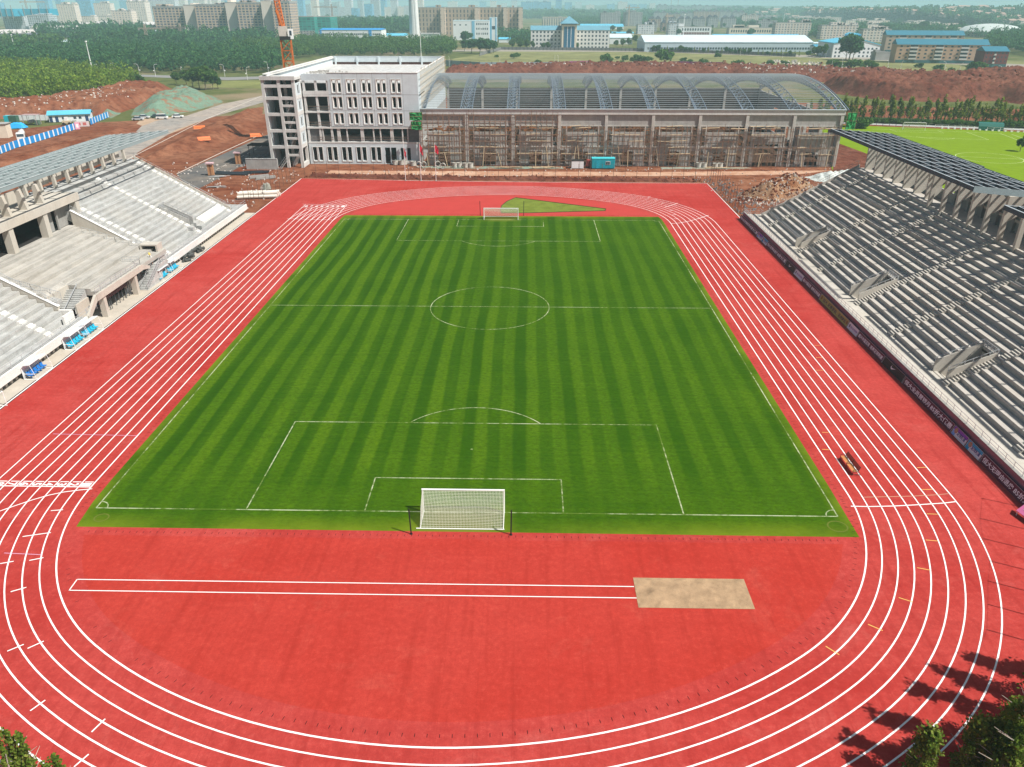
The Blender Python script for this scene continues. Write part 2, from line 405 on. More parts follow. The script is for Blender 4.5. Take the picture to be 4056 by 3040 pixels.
for i in range(150):
    y=-54+i*.62
    for sx in (1,-1): dm.ribbon([(sx*35.35,y),(sx*35.62,y)],.045,.014)
struct(dm.build('drain_slots',M('slot_black',(.05,.012,.012),.9)))
# ------------------------------------------------------------------ football pitch
def turf_mat():
    t=NT('mown_turf'); p=t.pos(); x=t.xyz(p)
    wob=t.noise(t.scaled(p,(.08,.03,1)),1,2,.5)
    ph=t.math('ADD',x[0],t.math('MULTIPLY',t.math('SUBTRACT',wob,.5),1.6))
    sn=t.math('SINE',t.math('MULTIPLY',ph,2*PI/2.86))
    st=t.mr(sn,-.45,.45,0,1,True)
    sn2=t.math('SINE',t.math('MULTIPLY',ph,2*PI/5.9)); big=t.mr(sn2,-.6,.6,0,1,True)
    w=t.noise(t.scaled(p,(.06,.02,1)),1,3,.5)
    amp=t.mr(x[0],-34,22,.8,.36); amp=t.math('MULTIPLY',amp,t.mr(x[1],-50,-44,.25,1.)); amp=t.math('MULTIPLY',amp,t.mr(w,.35,.65,.55,1.))
    st=t.mix(.3,st,big)
    st=t.math('ADD',.5,t.math('MULTIPLY',t.math('SUBTRACT',st,.5),amp))
    cross=t.noise(t.scaled(p,(.04,1.6,1)),1,3,.6); blot=t.noise(p,.12,4,.6); fine=t.noise(t.scaled(p,(1,1.6,1)),1.7,5,.8)
    lr=t.mr(x[0],-36,36,1.12,.78)
    st=t.math('ADD',st,t.math('MULTIPLY',t.math('SUBTRACT',cross,.5),.35)); st=t.math('ADD',st,t.math('MULTIPLY',t.math('SUBTRACT',blot,.5),.5))
    col=t.ramp(st,[(0,(.016,.066,.001)),(.3,(.030,.095,.001)),(.65,(.068,.150,.003)),(1,(.102,.188,.004))])
    col=t.mix(t.mr(fine,.36,.68,0,.72),col,(.018,.048,.001))
    edge=t.math('MAXIMUM',t.mr(t.math('ABSOLUTE',x[0]),33.6,35,0,.7),t.mr(t.math('ABSOLUTE',x[1]),53.6,56,0,.75))
    edge=t.math('MULTIPLY',edge,t.mr(blot,.35,.6,.2,1)); col=t.mix(edge,col,(.17,.22,.012))
    gm=t.math('MULTIPLY',t.mr(t.math('ABSOLUTE',x[0]),2,5,1,0),t.mr(t.math('ABSOLUTE',x[1]),51.,53,0,1)); col=t.mix(t.math('MULTIPLY',gm,t.mr(blot,.3,.6,.2,.9)),col,(.15,.17,.02))
    t.bump(fine,.05); return t.fin(col,.95)
M_TURF=turf_mat()
gp_=[]
def corner(cx,cy,pts): return [(cx*x,cy*y) for x,y in pts]
sheet('football_pitch',[(-34.5,-55.75),(34.95,-55.9),(35,-52),(35.05,-48),(35.05,50),(34.98,54),(34.6,56.1),(-34.75,56.2),(-35,54),(-35.05,48),(-35.05,-48),(-34.95,-52)],.004,M_TURF)
def line_mat():
    t=NT('chalk_line'); p=t.pos(); n=t.noise(p,1.6,4,.7); f=t.noise(p,.12,2,.5)
    k=t.math('ADD',n,t.math('MULTIPLY',t.math('SUBTRACT',f,.5),.9))
    return t.fin(t.mix(t.mr(k,.38,.66),(.09,.15,.02),(.46,.50,.33)),.9)
pl=MB(); L2,W2=105.85/2,68.3/2
def pseg(*P): pl.ribbon(P,.115,.012)
pseg((-W2,-L2),(W2,-L2)); pseg((-W2,L2),(W2,L2)); pseg((-W2,0),(W2,0)); pseg((-W2,-L2),(-W2,L2)); pseg((W2,-L2),(W2,L2))
for q in (-1,1):
    for hw,d in ((20.16,16.5),(9.16,5.5)): pseg((-hw,q*L2),(-hw,q*(L2-d)),(hw,q*(L2-d)),(hw,q*L2)) if False else [pseg((-hw,q*L2),(-hw,q*(L2-d))),pseg((-hw,q*(L2-d)),(hw,q*(L2-d))),pseg((hw,q*(L2-d)),(hw,q*L2))]
    cy=q*(L2-11); a0=math.acos(5.5/9.15)
    pl.ribbon([(9.15*math.sin(a),cy-q*9.15*math.cos(a)) for a in np.linspace(-a0,a0,30)],.11,.012)
    pl.ribbon([(.09*math.sin(a),cy+.09*math.cos(a)) for a in np.linspace(0,2*PI,8)],.1,.012)
    for sx in (-1,1): pl.ribbon([(sx*(W2-1*math.cos(a)),q*(L2-1*math.sin(a))) for a in np.linspace(0,PI/2,9)],.1,.012)
pl.ribbon([(9.15*math.cos(a),9.15*math.sin(a)) for a in np.linspace(0,2*PI,73)[:-1]],.115,.012,True)
struct(pl.build('pitch_lines',line_mat()))
# worn rings of turf by the corners
wr=MB()
for cx,cy,r in ((-32.9,-54.4,.62),(33.6,-54.4,.85)): wr.ribbon([(cx+r*math.cos(a),cy+.9*r*math.sin(a)) for a in np.linspace(0,2*PI,25)[:-1]],.13,.0135,True)
struct(wr.build('worn_turf_rings',M('dry_turf',(.12,.15,.025),.95)))
# wedge of grass in the far bend
z8=lambda x,y:(2000+x/2.212,680+y/2.212)
wed=px((1100+2085/2.212,680+230/2.212),z8(885,329),z8(879,346),(2100,845),(1100+1960/2.212,680+366/2.212),(1100+1952/2.212,680+335/2.212),(1100+1962/2.212,680+300/2.212),(1100+2010/2.212,680+262/2.212))
sheet('grass_wedge',wed,.014,M('dry_grass',(.15,.19,.03),.95,.3,.4))
kb=MB(); 
for a,b in zip(wed,wed[1:]+wed[:1]): kb.beam((a[0],a[1],.05),(b[0],b[1],.05),.12,.12)
struct(kb.build('wedge_kerb',M('dark_kerb',(.09,.045,.035),.9)))
# sand pit
def sand():
    m=MB(); nx,ny=60,26; x0,x1,y0,y1=14.45,23.43,-64.97,-61.55
    for j in range(ny+1):
        for i in range(nx+1):
            x=x0+(x1-x0)*i/nx; y=y0+(y1-y0)*j/ny; e=min(i,nx-i,j,ny-j)
            z=.03+ (0 if e==0 else .05*math.sin(x*3.1+y*1.7)*math.sin(y*4.3-x*.8)+random.uniform(-.02,.03))
            for cx,cy,r,h in ((19.2,-63.2,.28,-.16),(20.9,-62.95,.22,-.2),(15.2,-63.1,.35,-.15),(16.1,-63.8,.9,.14),(22.3,-63.6,.3,-.1)):
                z+=0 if e==0 else h*math.exp(-((x-cx)**2+(y-cy)**2)/r**2)
            m.v.append((x,y,max(z,.008)))
    for j in range(ny):
        for i in range(nx): a=j*(nx+1)+i; m.f.append((a,a+1,a+nx+2,a+nx+1)); m.m.append(0)
    return m
M_SAND=M('sand',(.37,.25,.15),.95,.28,1.4,.08)
struct(sand().build('sand_pit',M_SAND,smooth=True))
# ================================================================== grandstands
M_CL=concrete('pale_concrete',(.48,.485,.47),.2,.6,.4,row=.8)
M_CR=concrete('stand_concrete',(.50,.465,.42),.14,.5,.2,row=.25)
M_CW=concrete('cream_concrete',(.52,.485,.425),.10,.5,.18)
M_CG=concrete('grey_concrete',(.33,.325,.31),.2,.5,.3)
M_WHC=concrete('white_render',(.70,.69,.66),.06,.5,.12)
M_STEEL=M('galvanised_steel',(.42,.45,.46),.45,.1,3,metal=.5)
M_RAIL=M('rail_steel',(.50,.52,.53),.5,.1,3,metal=.3)
M_ROOF=M('roof_steel_blue_grey',(.055,.085,.115),.55,.12,2,metal=.1)
M_ROOFT=M('roof_steel_edge',(.42,.47,.50),.5,.08,2,metal=.1)
M_ROOFL=M('roof_steel_pale',(.30,.37,.385),.5,.1,2)
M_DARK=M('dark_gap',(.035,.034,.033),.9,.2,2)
NR,TD=18,1.022
def railing(mb,pts,h=1.0,every=1.4,r=.035,bars=1,infill=0.):
    for a,b in zip(pts,pts[1:]):
        A=Vector(a);B=Vector(b);L=(B-A).length;n=max(1,round(L/every))
        for k in range(bars+1):
            dz=Vector((0,0,h*(1-k/(bars+1)) if k else h)); mb.beam(A+dz,B+dz,r*1.6,r*1.6)
        for i in range(n+1):
            q=A.lerp(B,i/n); mb.beam(q,q+Vector((0,0,h)),r*1.5,r*1.5,up=(0,1,0))
        if infill:
            m=max(1,int(L/infill))
            for i in range(m): q=A.lerp(B,i/m); mb.beam(q+Vector((0,0,.08)),q+Vector((0,0,h)),.02,.02,up=(0,1,0))
def tiers(mb,sx,x0,z0,rise,ya,yb,r0=0,r1=NR,base=None):
    # stepped seating profile; sx=+1 rises to +x (right stand), -1 to -x
    pr=[]
    for r in range(r0,r1):
        xa=x0+sx*TD*r; zt=z0+rise*(r+1)
        pr+=[(xa,zt-rise),(xa,zt)]
    xe=x0+sx*TD*r1; pr+=[(xe,z0+rise*r1)]
    lo=[(xe,z0+rise*r1-1.4),(x0+sx*TD*r0+sx*.3,z0+rise*r0-1.4 if base is None else base)]
    pr+=lo
    if base is not None: pr+=[(x0+sx*TD*r0,base)]
    mb.extr(pr,'y',ya,yb)
def aisle(mb,sx,x0,z0,rise,y,w=1.15,r0=0,r1=NR):
    for r in range(r0,r1):
        xa=x0+sx*TD*r; z=z0+rise*r
        mb.box(xa-sx*.33,y-w/2,z-.002,xa+sx*.004,y+w/2,z+rise*.68); mb.box(xa-sx*.66,y-w/2,z-.002,xa-sx*.328,y+w/2,z+rise*.34)
def roof_part(root,name,sx,ya,yb,xf,xb,zf,zb,fascia_near=True,mats=(None,None)):
    # lattice of long purlins (along y) and cross beams (along x)
    mw,mt=mats
    R=thing_part(name,root)
    lam=lambda x:(zf+(zb-zf)*(abs(x)-abs(xf))/(abs(xb)-abs(xf)))
    n=8
    for i in range(n+1):
        m=MB(); e=MB()
        x=xf+(xb-xf)*[0,.15,.3,.45,.6,.74,.86,.93,1.][i]; z=lam(x); d=.62 if i==0 else .5
        if 0<i<n: m.box(x-.06,ya+.06,z-d,x+.06,yb-.06,z-.02); e.box(x-.075,ya+.05,z-.018,x+.075,yb-.05,z+.016)
        elif i==0: m.box(x-.07,ya,z-d,x+.07,yb,z-.02); e.box(x-.12,ya,z-.018,x+.12,yb,z+.02)
        else: m.box(x-.06,ya,z-d,x+.06,yb,z-.02)
        m.build('roof_beam' if i else 'front_edge_beam',mw,R,w=True)
        if e.v: e.build('beam_flange',mt,R,w=True)
    k=max(2,round((yb-ya)/4.33))
    for j in range(k+1):
        c=MB(); c2=MB()
        y=ya+(yb-ya)*j/k; y=min(max(y,ya+.08),yb-.08)
        for i in range(n):
            fr=[0,.15,.3,.45,.6,.74,.86,.93,1.]; x1=xf+(xb-xf)*fr[i]+.065*sx; x2=xf+(xb-xf)*fr[i+1]-.065*sx
            c.beam((x1,y,lam(x1)-.3),(x2,y,lam(x2)-.3),.09,.42)
        c2.beam((xf+.15*sx,y,lam(xf)+.005),(xb-.1*sx,y,lam(xb)+.005),.13,.03)
        c.build('cross_beam',mw,R,w=True); c2.build('cross_beam_flange',mt,R,w=True)
    if fascia_near:
        f=MB(); f.beam((xf,ya-.1,lam(xf)-.32),(xb,ya-.1,lam(xb)-.32),.08,.85); f.build('end_fascia',M_ROOFL,R,w=True)
    return R
def thing_part(name,root):
    o=bpy.data.objects.new(name,None); COL.objects.link(o); o.parent=root; o.empty_display_size=.2; return o
# ---------------------------------------------------------------- right stand
RS=thing('grandstand','grey concrete grandstand with striped shadows, behind the row of advertising boards','grandstand',(56,0,0))
RX,RZ,RR=56.1,1.2,.572; YE,YN=51.7,-66.
VR=[(28.25,2.6),(1.25,3.1),(-25.85,2.9)]     # entrances (centre y, width)
y=YE; NV=5
for cy,w in VR:
    t=MB(); tiers(t,1,RX,RZ,RR,cy+w/2,y,base=-.1); t.build('seating_steps',M_CR,RS,w=True)
    t=MB(); tiers(t,1,RX,RZ,RR,cy-w/2,cy+w/2,NV,NR); t.build('seating_steps',M_CR,RS,w=True)
    y=cy-w/2
t=MB(); tiers(t,1,RX,RZ,RR,YN,y,base=-.1)
t.build('seating_steps',M_CR,RS,w=True)
b=MB(); b.prism([(52.95,YN),(RX+.01,YN),(RX+.01,52.01),(58,52.01),(58,54.4),(52.95,54.4)],-.1,RZ); b.build('front_walkway',M_CW,RS,w=True)
b=MB(); b.box(52.62,YN,-.1,52.93,54.6,1.62); b.build('front_wall',M('maroon_wall',(.30,.14,.18),.85,.35,.8,stretch=(1,.4,2.5)),RS,w=True)
b=MB(); b.box(52.58,YN,1.62,52.97,54.62,1.7); b.build('wall_coping',M_CG,RS,w=True)
b=MB(); railing(b,[(52.78,YN,1.7),(52.78,54.4,1.7)],.75,1.45,.028,1); railing(b,[(52.9,54.3,1.2),(56.2,54.3,1.2),(56.2,52.2,1.2)],1.1,1.2,.03,2); b.build('front_railing',M_RAIL,RS,w=True)
xe=RX+TD*NR; ze=RZ+RR*NR
b=MB(); b.extr([(RX-.3,RZ-.2),(RX-.3,RZ+.75),(xe,ze+.75),(xe,ze-1)],'y',YE,YE+.3); b.build('end_wall',M_CR,RS,w=True)
b=MB(); railing(b,[(RX,YE+.15,RZ+.85),(xe-.3,YE+.15,ze+.6)],.95,2.1,.035,1); b.build('end_railing',M('rusty_rail',(.34,.26,.22),.7,.2),RS,w=True)
b=MB(); b.box(xe,YN,ze-1.2,xe+3.6,YE+.3,ze+.02); b.build('top_walkway',M_CR,RS,w=True)
b=MB(); b.box(xe+3.1,19.6,ze+.02,xe+3.45,YE+.3,ze+1.75); b.build('low_back_wall',M_CG,RS,w=True)  # height raised so that it shades the top walkway and rows
b=MB(); b.box(xe+3.4,YN,ze-2,xe+3.75,19.4,ze+5.9);  # raised towards the roof for the shadow it casts on the top rows
b.build('back_wall',M_CG,RS,w=True)
for zz in (1.6,3.1): b=MB(); b.box(xe+3.1,YN,ze+zz,xe+3.4,19.4,ze+zz+.4); b.build('wall_beam',M_CW,RS,w=True)
b=MB(); b.box(xe+3.58,YN,-.1,xe+3.9,YE+.2,ze-1.2); b.build('rear_wall',M_CG,RS,w=True)
for cy in [44.6,25.9,15.2,-1.05,-12.85,-28.0,-43.0,-55.]:
    b=MB(); aisle(b,1,RX,RZ,RR,cy); b.build('aisle_steps',M_CW,RS,w=True)
def entrance(root,sx,x0,z0,rise,cy,w,mat,nv=5,side=1):
    e=thing_part('entrance',root); xa,xb=x0-sx*.1,x0+sx*TD*nv; za,zb=z0+1.5,z0+rise*nv+1.05
    for s in (-1,1):
        yy=cy+s*(w/2+.08); m=MB(); m.extr([(xa,z0-1),(xa,za),(xb,zb),(xb,z0-1)],'y',yy-.09,yy+.09); m.build('side_wall',mat,e,w=True)
        r=MB(); railing(r,[(xa,yy,za),(xb,yy,zb)],.42,1.,.035,0); r.build('handrail',M_RAIL,e,w=True)
    m=MB(); m.box(xb,cy-w/2-.17,z0+rise*nv-3.4,xb+sx*.16,cy+w/2+.17,z0+rise*nv+.25); m.build('end_wall',mat,e,w=True)
    r=MB(); xr=xb+sx*.1; railing(r,[(xr,cy-w/2-.1,z0+rise*nv+.25),(xr,cy+w/2+.1,z0+rise*nv+.25)],1.15,.7,.035,1,.14); r.build('back_railing',M_RAIL,e,w=True)
    s=MB()
    for i in range(9): s.box(xa+sx*.5+sx*.36*i,cy-w/2,z0-.25-.2*i-1.2,xa+sx*.5+sx*.36*(i+1),cy+w/2,z0-.2*(i+1))
    s.box(xa,cy-w/2,z0-.9,xa+sx*.5,cy+w/2,z0); s.box(xa+sx*3.74,cy-w/2,z0-3,xb,cy+w/2,z0-1.9); s.build('stairs',mat,e,w=True)
for cy,w in VR: entrance(RS,1,RX,RZ,RR,cy,w,M_CW)
# fins of the far half
for i in range(7):
    y=50.1-4.36*i; m=MB(); m.extr([(xe+.45,ze),(xe+.35,ze+5.9),(xe+2.9,ze+6.3),(xe+2.9,ze+1.2),(xe+1.6,ze+.02)],'y',y-.2,y+.2)
    m.build('roof_fin',M_CW,RS,w=True)
for i in range(16):
    y=19.4-4.22*i; f=thing_part('roof_column',RS); m=MB(); m.box(xe-1.2,y-.25,ze-1,xe-.55,y+.25,ze+6.2); m.build('shaft',M_CW,f,w=True)
    m=MB(); m.extr([(xe-.55,ze+2.6),(xe-.55,ze+6.2),(xe+3.2,ze+6.3),(xe+3.2,ze+5.2)],'y',y-.18,y+.18); m.build('haunch',M_CW,f,w=True)
    m=MB(); m.box(xe+3.0,y-.35,ze,xe+3.42,y+.35,ze+6.); m.build('rear_pier',M_CG,f,w=True)
# steel posts between the fins and the roof
for i in range(12): y=50.1-4.36*i; b=MB(); b.beam((xe+1.6,y,ze+6.1),(xe+.2,y,ze+7.4),.18); b.beam((xe+2.2,y,ze+6.1),(xe+3.2,y,ze+7.2),.18); b.build('roof_strut',M_ROOF,RS,w=True)
MR=(M_ROOF,M_ROOFT)
roof_part(RS,'roof_frame',1,16.2,51.2,67.,79.2,19.4,18.5,False,MR)
roof_part(RS,'roof_frame',1,-4.2,15.6,66.6,78.6,19.55,18.5,True,MR)
roof_part(RS,'roof_frame',1,-50,-11.4,67.,78.6,18.75,17.8,True,MR)
# ---------------------------------------------------------------- left stand
LS=thing('grandstand','pale sunlit concrete grandstand with a sunken middle terrace, opposite the advertising boards','grandstand',(-58,0,0))
LX,LZ,LR=-58.9,1.95,.592; VY0,VY1=-10.9,16.7
LV=(36.15,1.75)
for a_ in ((LV[0]+LV[1]/2,52.2,0),(LV[0]-LV[1]/2,LV[0]+LV[1]/2,6),(VY1+.3,LV[0]-LV[1]/2,0),(-52,VY0-.3,0)):
    t=MB(); tiers(t,-1,LX,LZ,LR,a_[0],a_[1],a_[2],NR,base=None if a_[2] else 1.05); t.build('seating_steps',M_CL,LS,w=True)
xl=LX-TD*NR; zl=LZ+LR*NR
b=MB(); b.prism([(-57.2,VY1+.3),(-57.2,57.6),(-62,57.6),(-62,52.5),(LX-.01,52.5),(LX-.01,VY1+.3)],1.05,1.95); b.build('front_walkway',M_CL,LS,w=True); b=MB(); b.box(-57.2,-52,1.05,LX-.01,VY0+.6,1.95); b.build('front_walkway',M_CL,LS,w=True)
b=MB(); b.box(-57.2,VY1-.2,.92,-56.9,57.7,2.02); b.build('white_fascia',M_WHC,LS,w=True); b=MB(); b.box(-57.2,-52,.92,-56.9,VY0+1.,2.02); b.build('white_fascia',M_WHC,LS,w=True)
b=MB(); railing(b,[(-57.05,VY1+.5,2.02),(-57.05,57.6,2.02),(-61.9,57.6,2.0)],.9,2.2,.025,1); railing(b,[(-57.05,-52,2.02),(-57.05,VY0+.9,2.02)],.9,2.2,.025,1); b.build('front_railing',M_RAIL,LS,w=True)
for i in range(86):
    y=57-i*1.02
    if VY0+.6<y<VY1-1: continue
    b=MB(); b.box(-58.1,y-.2,-.05,-57.6,y+.2,1.05); b.build('support_pier',M_CW,LS,w=True)
for a_ in ((VY1,57.6),(-52,VY0)): b=MB(); b.box(-60.6,a_[0],-.05,-60.3,a_[1],1.05); b.build('under_wall',M_DARK,LS,w=True)
b=MB(); b.extr([(LX+.3,LZ-.2),(LX+.3,LZ+.75),(xl,zl+.75),(xl,zl-1)],'y',52.2,52.45); b.build('end_wall',M_CW,LS,w=True)
b=MB(); b.extr([(LX+.3,1.5),(LX+.3,1.96),(xl,zl-.8),(xl,zl-1.6)],'y',53.3,53.5); b.extr([(LX+.3,1.3),(LX+.3,1.5),(xl,zl-1.6),(xl,zl-1.9)],'y',52.45,53.5); b.build('end_gutter',M_CG,LS,w=True)
b=MB(); railing(b,[(LX+.2,53.4,1.95),(xl,53.4,zl-.8)],1.,1.5,.03,1); railing(b,[(LX,52.32,LZ+.75),(xl,52.32,zl+.75)],.5,2.,.03,0); b.build('end_railing',M_RAIL,LS,w=True)
b=MB(); b.box(xl-3.4,-52,zl-1.2,xl,52.5,zl+.02); b.build('top_walkway',M_CL,LS,w=True)
for cy in (51.1,34.5,20.2,-17.2,-30):
    b=MB(); aisle(b,-1,LX,LZ,LR,cy,1.2); b.build('aisle_steps',M_WHC,LS,w=True)
entrance(LS,-1,LX-1.6,LZ+.9,LR,LV[0],LV[1],M_CL,5)
b=MB(); b.box(-60.1,33.1,1.95,-58.95,34.0,3.3); b.build('stair_block',M_CL,LS,w=True)
b=MB(); b.extr([(-59.2,1.9),(-59.2,2.9),(-60.6,3.6),(-60.6,1.9)],'y',39,50.2); b.build('low_barrier',M_WHC,LS,w=True)
for i in range(9):
    y=50.-4.28*i; m=MB(); m.extr([(xl-.5,zl),(xl-.7,zl+2.9),(xl-1.05,zl+3.1),(xl-1.15,zl)],'y',y-.25,y+.25); m.build('roof_fin',M_CW,LS,w=True)
    if i<8: m=MB(); m.box(xl-2.,y-4.28+.3,zl+.95,xl-1.65,y-.3,zl+2.5); m.build('wall_panel',M_CW,LS,w=True)
for i in range(6):
    y=11.4-4.28*i; m=MB(); m.extr([(-72.6,13.0),(-73.2,16.),(-73.8,16.1),(-74.0,13.)],'y',y-.3,y+.3); m.build('roof_fin',M_CW,LS,w=True)
    m=MB(); m.box(-76.1,y-4.28+.3,13.5,-75.7,y-.3,15.4); m.build('wall_panel',M_CW,LS,w=True)
for i in range(14): y=50.-4.28*i; b=MB(); b.beam((xl-1.2,y,zl+3.1),(xl-.2,y,18.0),.16); b.beam((xl-1.5,y,zl+3.),(xl-2.6,y,17.8),.16); b.build('roof_strut',M_ROOFL,LS,w=True)
ML=(M('left_roof_web',(.26,.325,.335),.5,.1,2),M('left_roof_flange',(.48,.54,.54),.45,.08,2))
roof_part(LS,'roof_frame',-1,-4.2,51.2,-68.4,-81.4,18.75,17.7,True,ML)
roof_part(LS,'roof_frame',-1,-50,-11.4,-68.4,-81.4,18.,17.,True,ML)
# middle section: box, broad terraces, tunnel, stairs
V=thing_part('middle_box',LS)
b=MB(); b.box(-78,VY0-.2,11.75,-71.6,19.6,13.0); b.build('box_roof',M_CW,V,w=True)
for y in (18.9,9.4,.4,-8.6):
    b=MB(); b.box(-72.9,y-.55,7.9,-71.75,y+.55,11.75); b.build('column',M_CW,V,w=True)
b=MB(); b.box(-73.3,10.,7.9,-73.1,13.,11.75); b.box(-72.8,13.4,7.9,-72.5,13.7,11.75); b.box(-73.3,14.4,7.9,-73.1,18.3,11.75); b.build('panel_wall',M_CG,V,w=True)
b=MB(); b.box(-77.6,VY0,7.,-77.3,19.4,11.75); b.box(-77.3,-8.1,8.0,-73.,18,8.02); b.build('back_wall',M_DARK,V,w=True)
b=MB(); b.box(-77.3,18.95,7.,-72.9,19.3,11.75); b.build('side_wall',M_CG,V,w=True)
T=MB(); ts=[(-72.9,8.0),(-71.7,7.75),(-70.9,7.35),(-69.9,7.0),(-68.3,6.5),(-66.5,6.0),(-64.6,5.45),(-62.5,4.9),(-60.6,4.35),(-58.6,3.95),(-57.0,3.95)]
pr=[]
for (xa,za),(xb_,zb_) in zip(ts,ts[1:]): pr+=[(xa,za),(xb_,za)]
pr+=[(-57.0,3.95),(-57.0,3.3),(-60,3.3),(-74,6.5),(-74,8.0)]
T.extr(pr,'y',-5.2,VY1); 
pr2=[p for p in pr if p[0]<-61.9]; 
pr2=pr2[:pr2.index((-62.5,5.45))+1]+[(-62.0,4.9),(-62.0,3.3),(-74,6.5),(-74,8.0)] if (-62.5,5.45) in pr2 else pr2
T.extr(pr2,'y',VY0,-5.2)
T.build('terraces',concrete('dusty_concrete',(.46,.44,.40),.12,.4,.3,row=.7),V,w=True)
for yy in (VY1,VY0):
    b=MB(); f=lambda x:LZ+LR*(LX-x)/TD
    b.extr([(-60.4,1.95),(-60.4,f(-60.4)+.95),(-72.,f(-72)+.95),(-72.,5.5)],'y',yy-.15,yy+.3); b.build('flank_wall',M_CW,V,w=True)
    b=MB(); b.extr([(-60.3,f(-60.3)+.95),(-60.3,f(-60.3)+1.06),(-72,f(-72)+1.06),(-72.,f(-72)+.95)],'y',yy-.2,yy+.35); b.build('white_coping',M('coping_white',(.82,.81,.78),.7),V,w=True)
    b=MB(); railing(b,[(-60.4,yy+.1,f(-60.4)+1.06),(-72,yy+.1,f(-72)+1.06)],.75,1.6,.03,0,.3); 
    yi=yy-1.6 if yy>0 else yy+1.6
    railing(b,[(-60.6,yi,4.3),(-64.6,yi,5.5),(-69.9,yi,7.1)],1.,1.4,.03,0,.28); b.build('railing',M_RAIL,V,w=True)
    b=MB()
    for i in range(22): x=-60.6-i*.44; z=4.2+(x+60.6)/(-9.7)*2.9; b.box(x-.44,min(yy-.15 if yy>0 else yy+.3,yi),z-.6,x,max(yy-.15 if yy>0 else yy+.3,yi),z+.12)
    b.build('flank_steps',M_CL,V,w=True)
# tunnel front
b=MB(); b.box(-57.0,-7.3,3.25,-56.6,6.9,4.2); b.extr([(6.9,4.2),(9.6,3.2),(9.6,2.75),(6.9,3.3)],'x',-57.1,-56.7); b.extr([(-7.3,4.2),(-10.3,2.1),(-10.3,1.2),(-7.3,3.25)],'x',-57.1,-56.7); b.build('tunnel_beam',M_CW,V,w=True)
b=MB(); b.box(-57.6,4.2,-.05,-56.75,4.9,3.25); b.build('tunnel_column',M_CW,V,w=True); b=MB(); b.box(-57.6,-5.6,-.05,-56.75,-4.9,3.25); b.build('tunnel_column',M_CW,V,w=True)
b=MB(); b.box(-59.2,4.9,-.05,-59.0,8.,3.2); b.build('wing_wall',M_CW,V,w=True); b=MB(); b.box(-59.2,-9.,-.05,-59.,-5.6,3.2); b.build('wing_wall',M_CW,V,w=True)
b=MB(); b.box(-58.2,-4.9,1.7,-58.1,4.2,3.25); b.build('maroon_glazing',M('maroon_glass',(.13,.045,.05),.4,.2,.6),V,w=True)
b=MB(); b.box(-61.,-4.9,-.05,-60.9,4.2,1.7); b.box(-60.9,-4.9,-.04,-58,4.2,0); b.build('tunnel_inside',M_CG,V,w=True)
b=MB()
for y in (-4.8,-3.4,-2.5,-2.,-.6,.5,1.6,2.6,3.6,4.1): b.beam((-57.9,y,0),(-57.9,y,3.2 if y in (-2.5,4.1,-4.8) else 1.9),.09,.09,up=(0,1,0))
b.beam((-57.9,-4.9,2.1),(-57.9,4.2,2.1),.08); b.beam((-57.9,-4.9,2.75),(-57.9,4.2,2.75),.06); b.beam((-57.85,2.7,.6),(-57.85,3.5,1.5),.08); b.beam((-57.85,3.5,.6),(-57.85,2.7,1.5),.08)
b.build('tunnel_frame',M('dark_steel',(.10,.11,.12),.5),V,w=True)
b=MB(); railing(b,[(-56.8,-7.2,4.2),(-56.8,6.8,4.2),(-57.4,8.,4.2),(-60.2,8.,4.2)],.95,1.5,.03,1,.35); railing(b,[(-57.0,-10.2,2.1),(-57.0,-7.4,2.1)],1,1.,.03,1,.3); b.build('platform_railing',M_RAIL,V,w=True)
# stairs to the landing
st=thing_part('stairs',V); b=MB(); n=16
for i in range(n): b.box(-58.3,6.3+i*.36,-.05,-56.1,6.3+(i+1)*.36+ (.0 if i<n-1 else 0),2.75*(i+1)/n)
b.box(-59.8,6.3+n*.36,1.6,-56.1,14.6,2.75); b.build('steps',M_CL,st,w=True)
b=MB(); a1=(-57.2,6.4,.1); b1=(-57.2,12.1,2.75)
railing(b,[(-58.25,6.4,.1),(-58.25,12.1,2.75)],1.,1.2,.035,1,.3); railing(b,[a1,b1],.95,1.2,.035,0); railing(b,[(-56.15,6.4,.1),(-56.15,12.1,2.75),(-56.15,15.2,2.75)],1.,1.2,.035,1,.3); b.build('handrail',M_RAIL,st,w=True)
p_=thing_part('portal',V); b=MB(); b.box(-60.4,14.6,1.6,-60.1,16.55,5.0); b.box(-57.7,14.6,1.6,-57.4,16.55,5.0); b.box(-60.4,14.6,5.,-57.4,16.55,5.25); b.build('frame',M_CW,p_,w=True)
b=MB(); b.box(-60.1,15.9,2.7,-57.7,16.5,5.0); b.build('doorway',M_DARK,p_,w=True)
b=MB()
for i in range(12): b.box(-61.8,-9.9+i*.36,1.9,-59.2,-9.9+(i+1)*.36,1.95+2.4*(i+1)/12)
b.build('side_steps',M_CL,V,w=True)
b=MB(); b.extr([(-10.2,2.95),(-5.6,5.3),(-5.6,5.2),(-10.2,2.85)],'x',-60.2,-60.12); b.build('side_handrail',M_RAIL,V,w=True)
b=MB(); b.box(-62.1,VY0+.3,1.9,-61.8,-5.2,4.95); b.build('side_wall',M_CW,V,w=True)
b=MB(); b.box(-60.4,VY0-.15,1.9,-58.3,VY0+.3,3.2); b.box(-58.6,VY0-2.6,1.95,-58.3,VY0+.3,3.2); b.build('corner_parapet',M_WHC,V,w=True)
# apron between the stand and the track
struct(MB().box(-60.4,-52,-.12,-55.35,57.8,.035).build('apron_pavement',concrete('apron_concrete',(.50,.455,.385),.05,.5,.25)))
struct(MB().box(-55.35,-42,-.1,-54.9,57.4,.012).build('drain_channel',M('channel_dark',(.055,.045,.045),.9)))
struct(MB().box(52.4,-52,-.1,52.62,55,.01).build('wall_footing',M_CG))
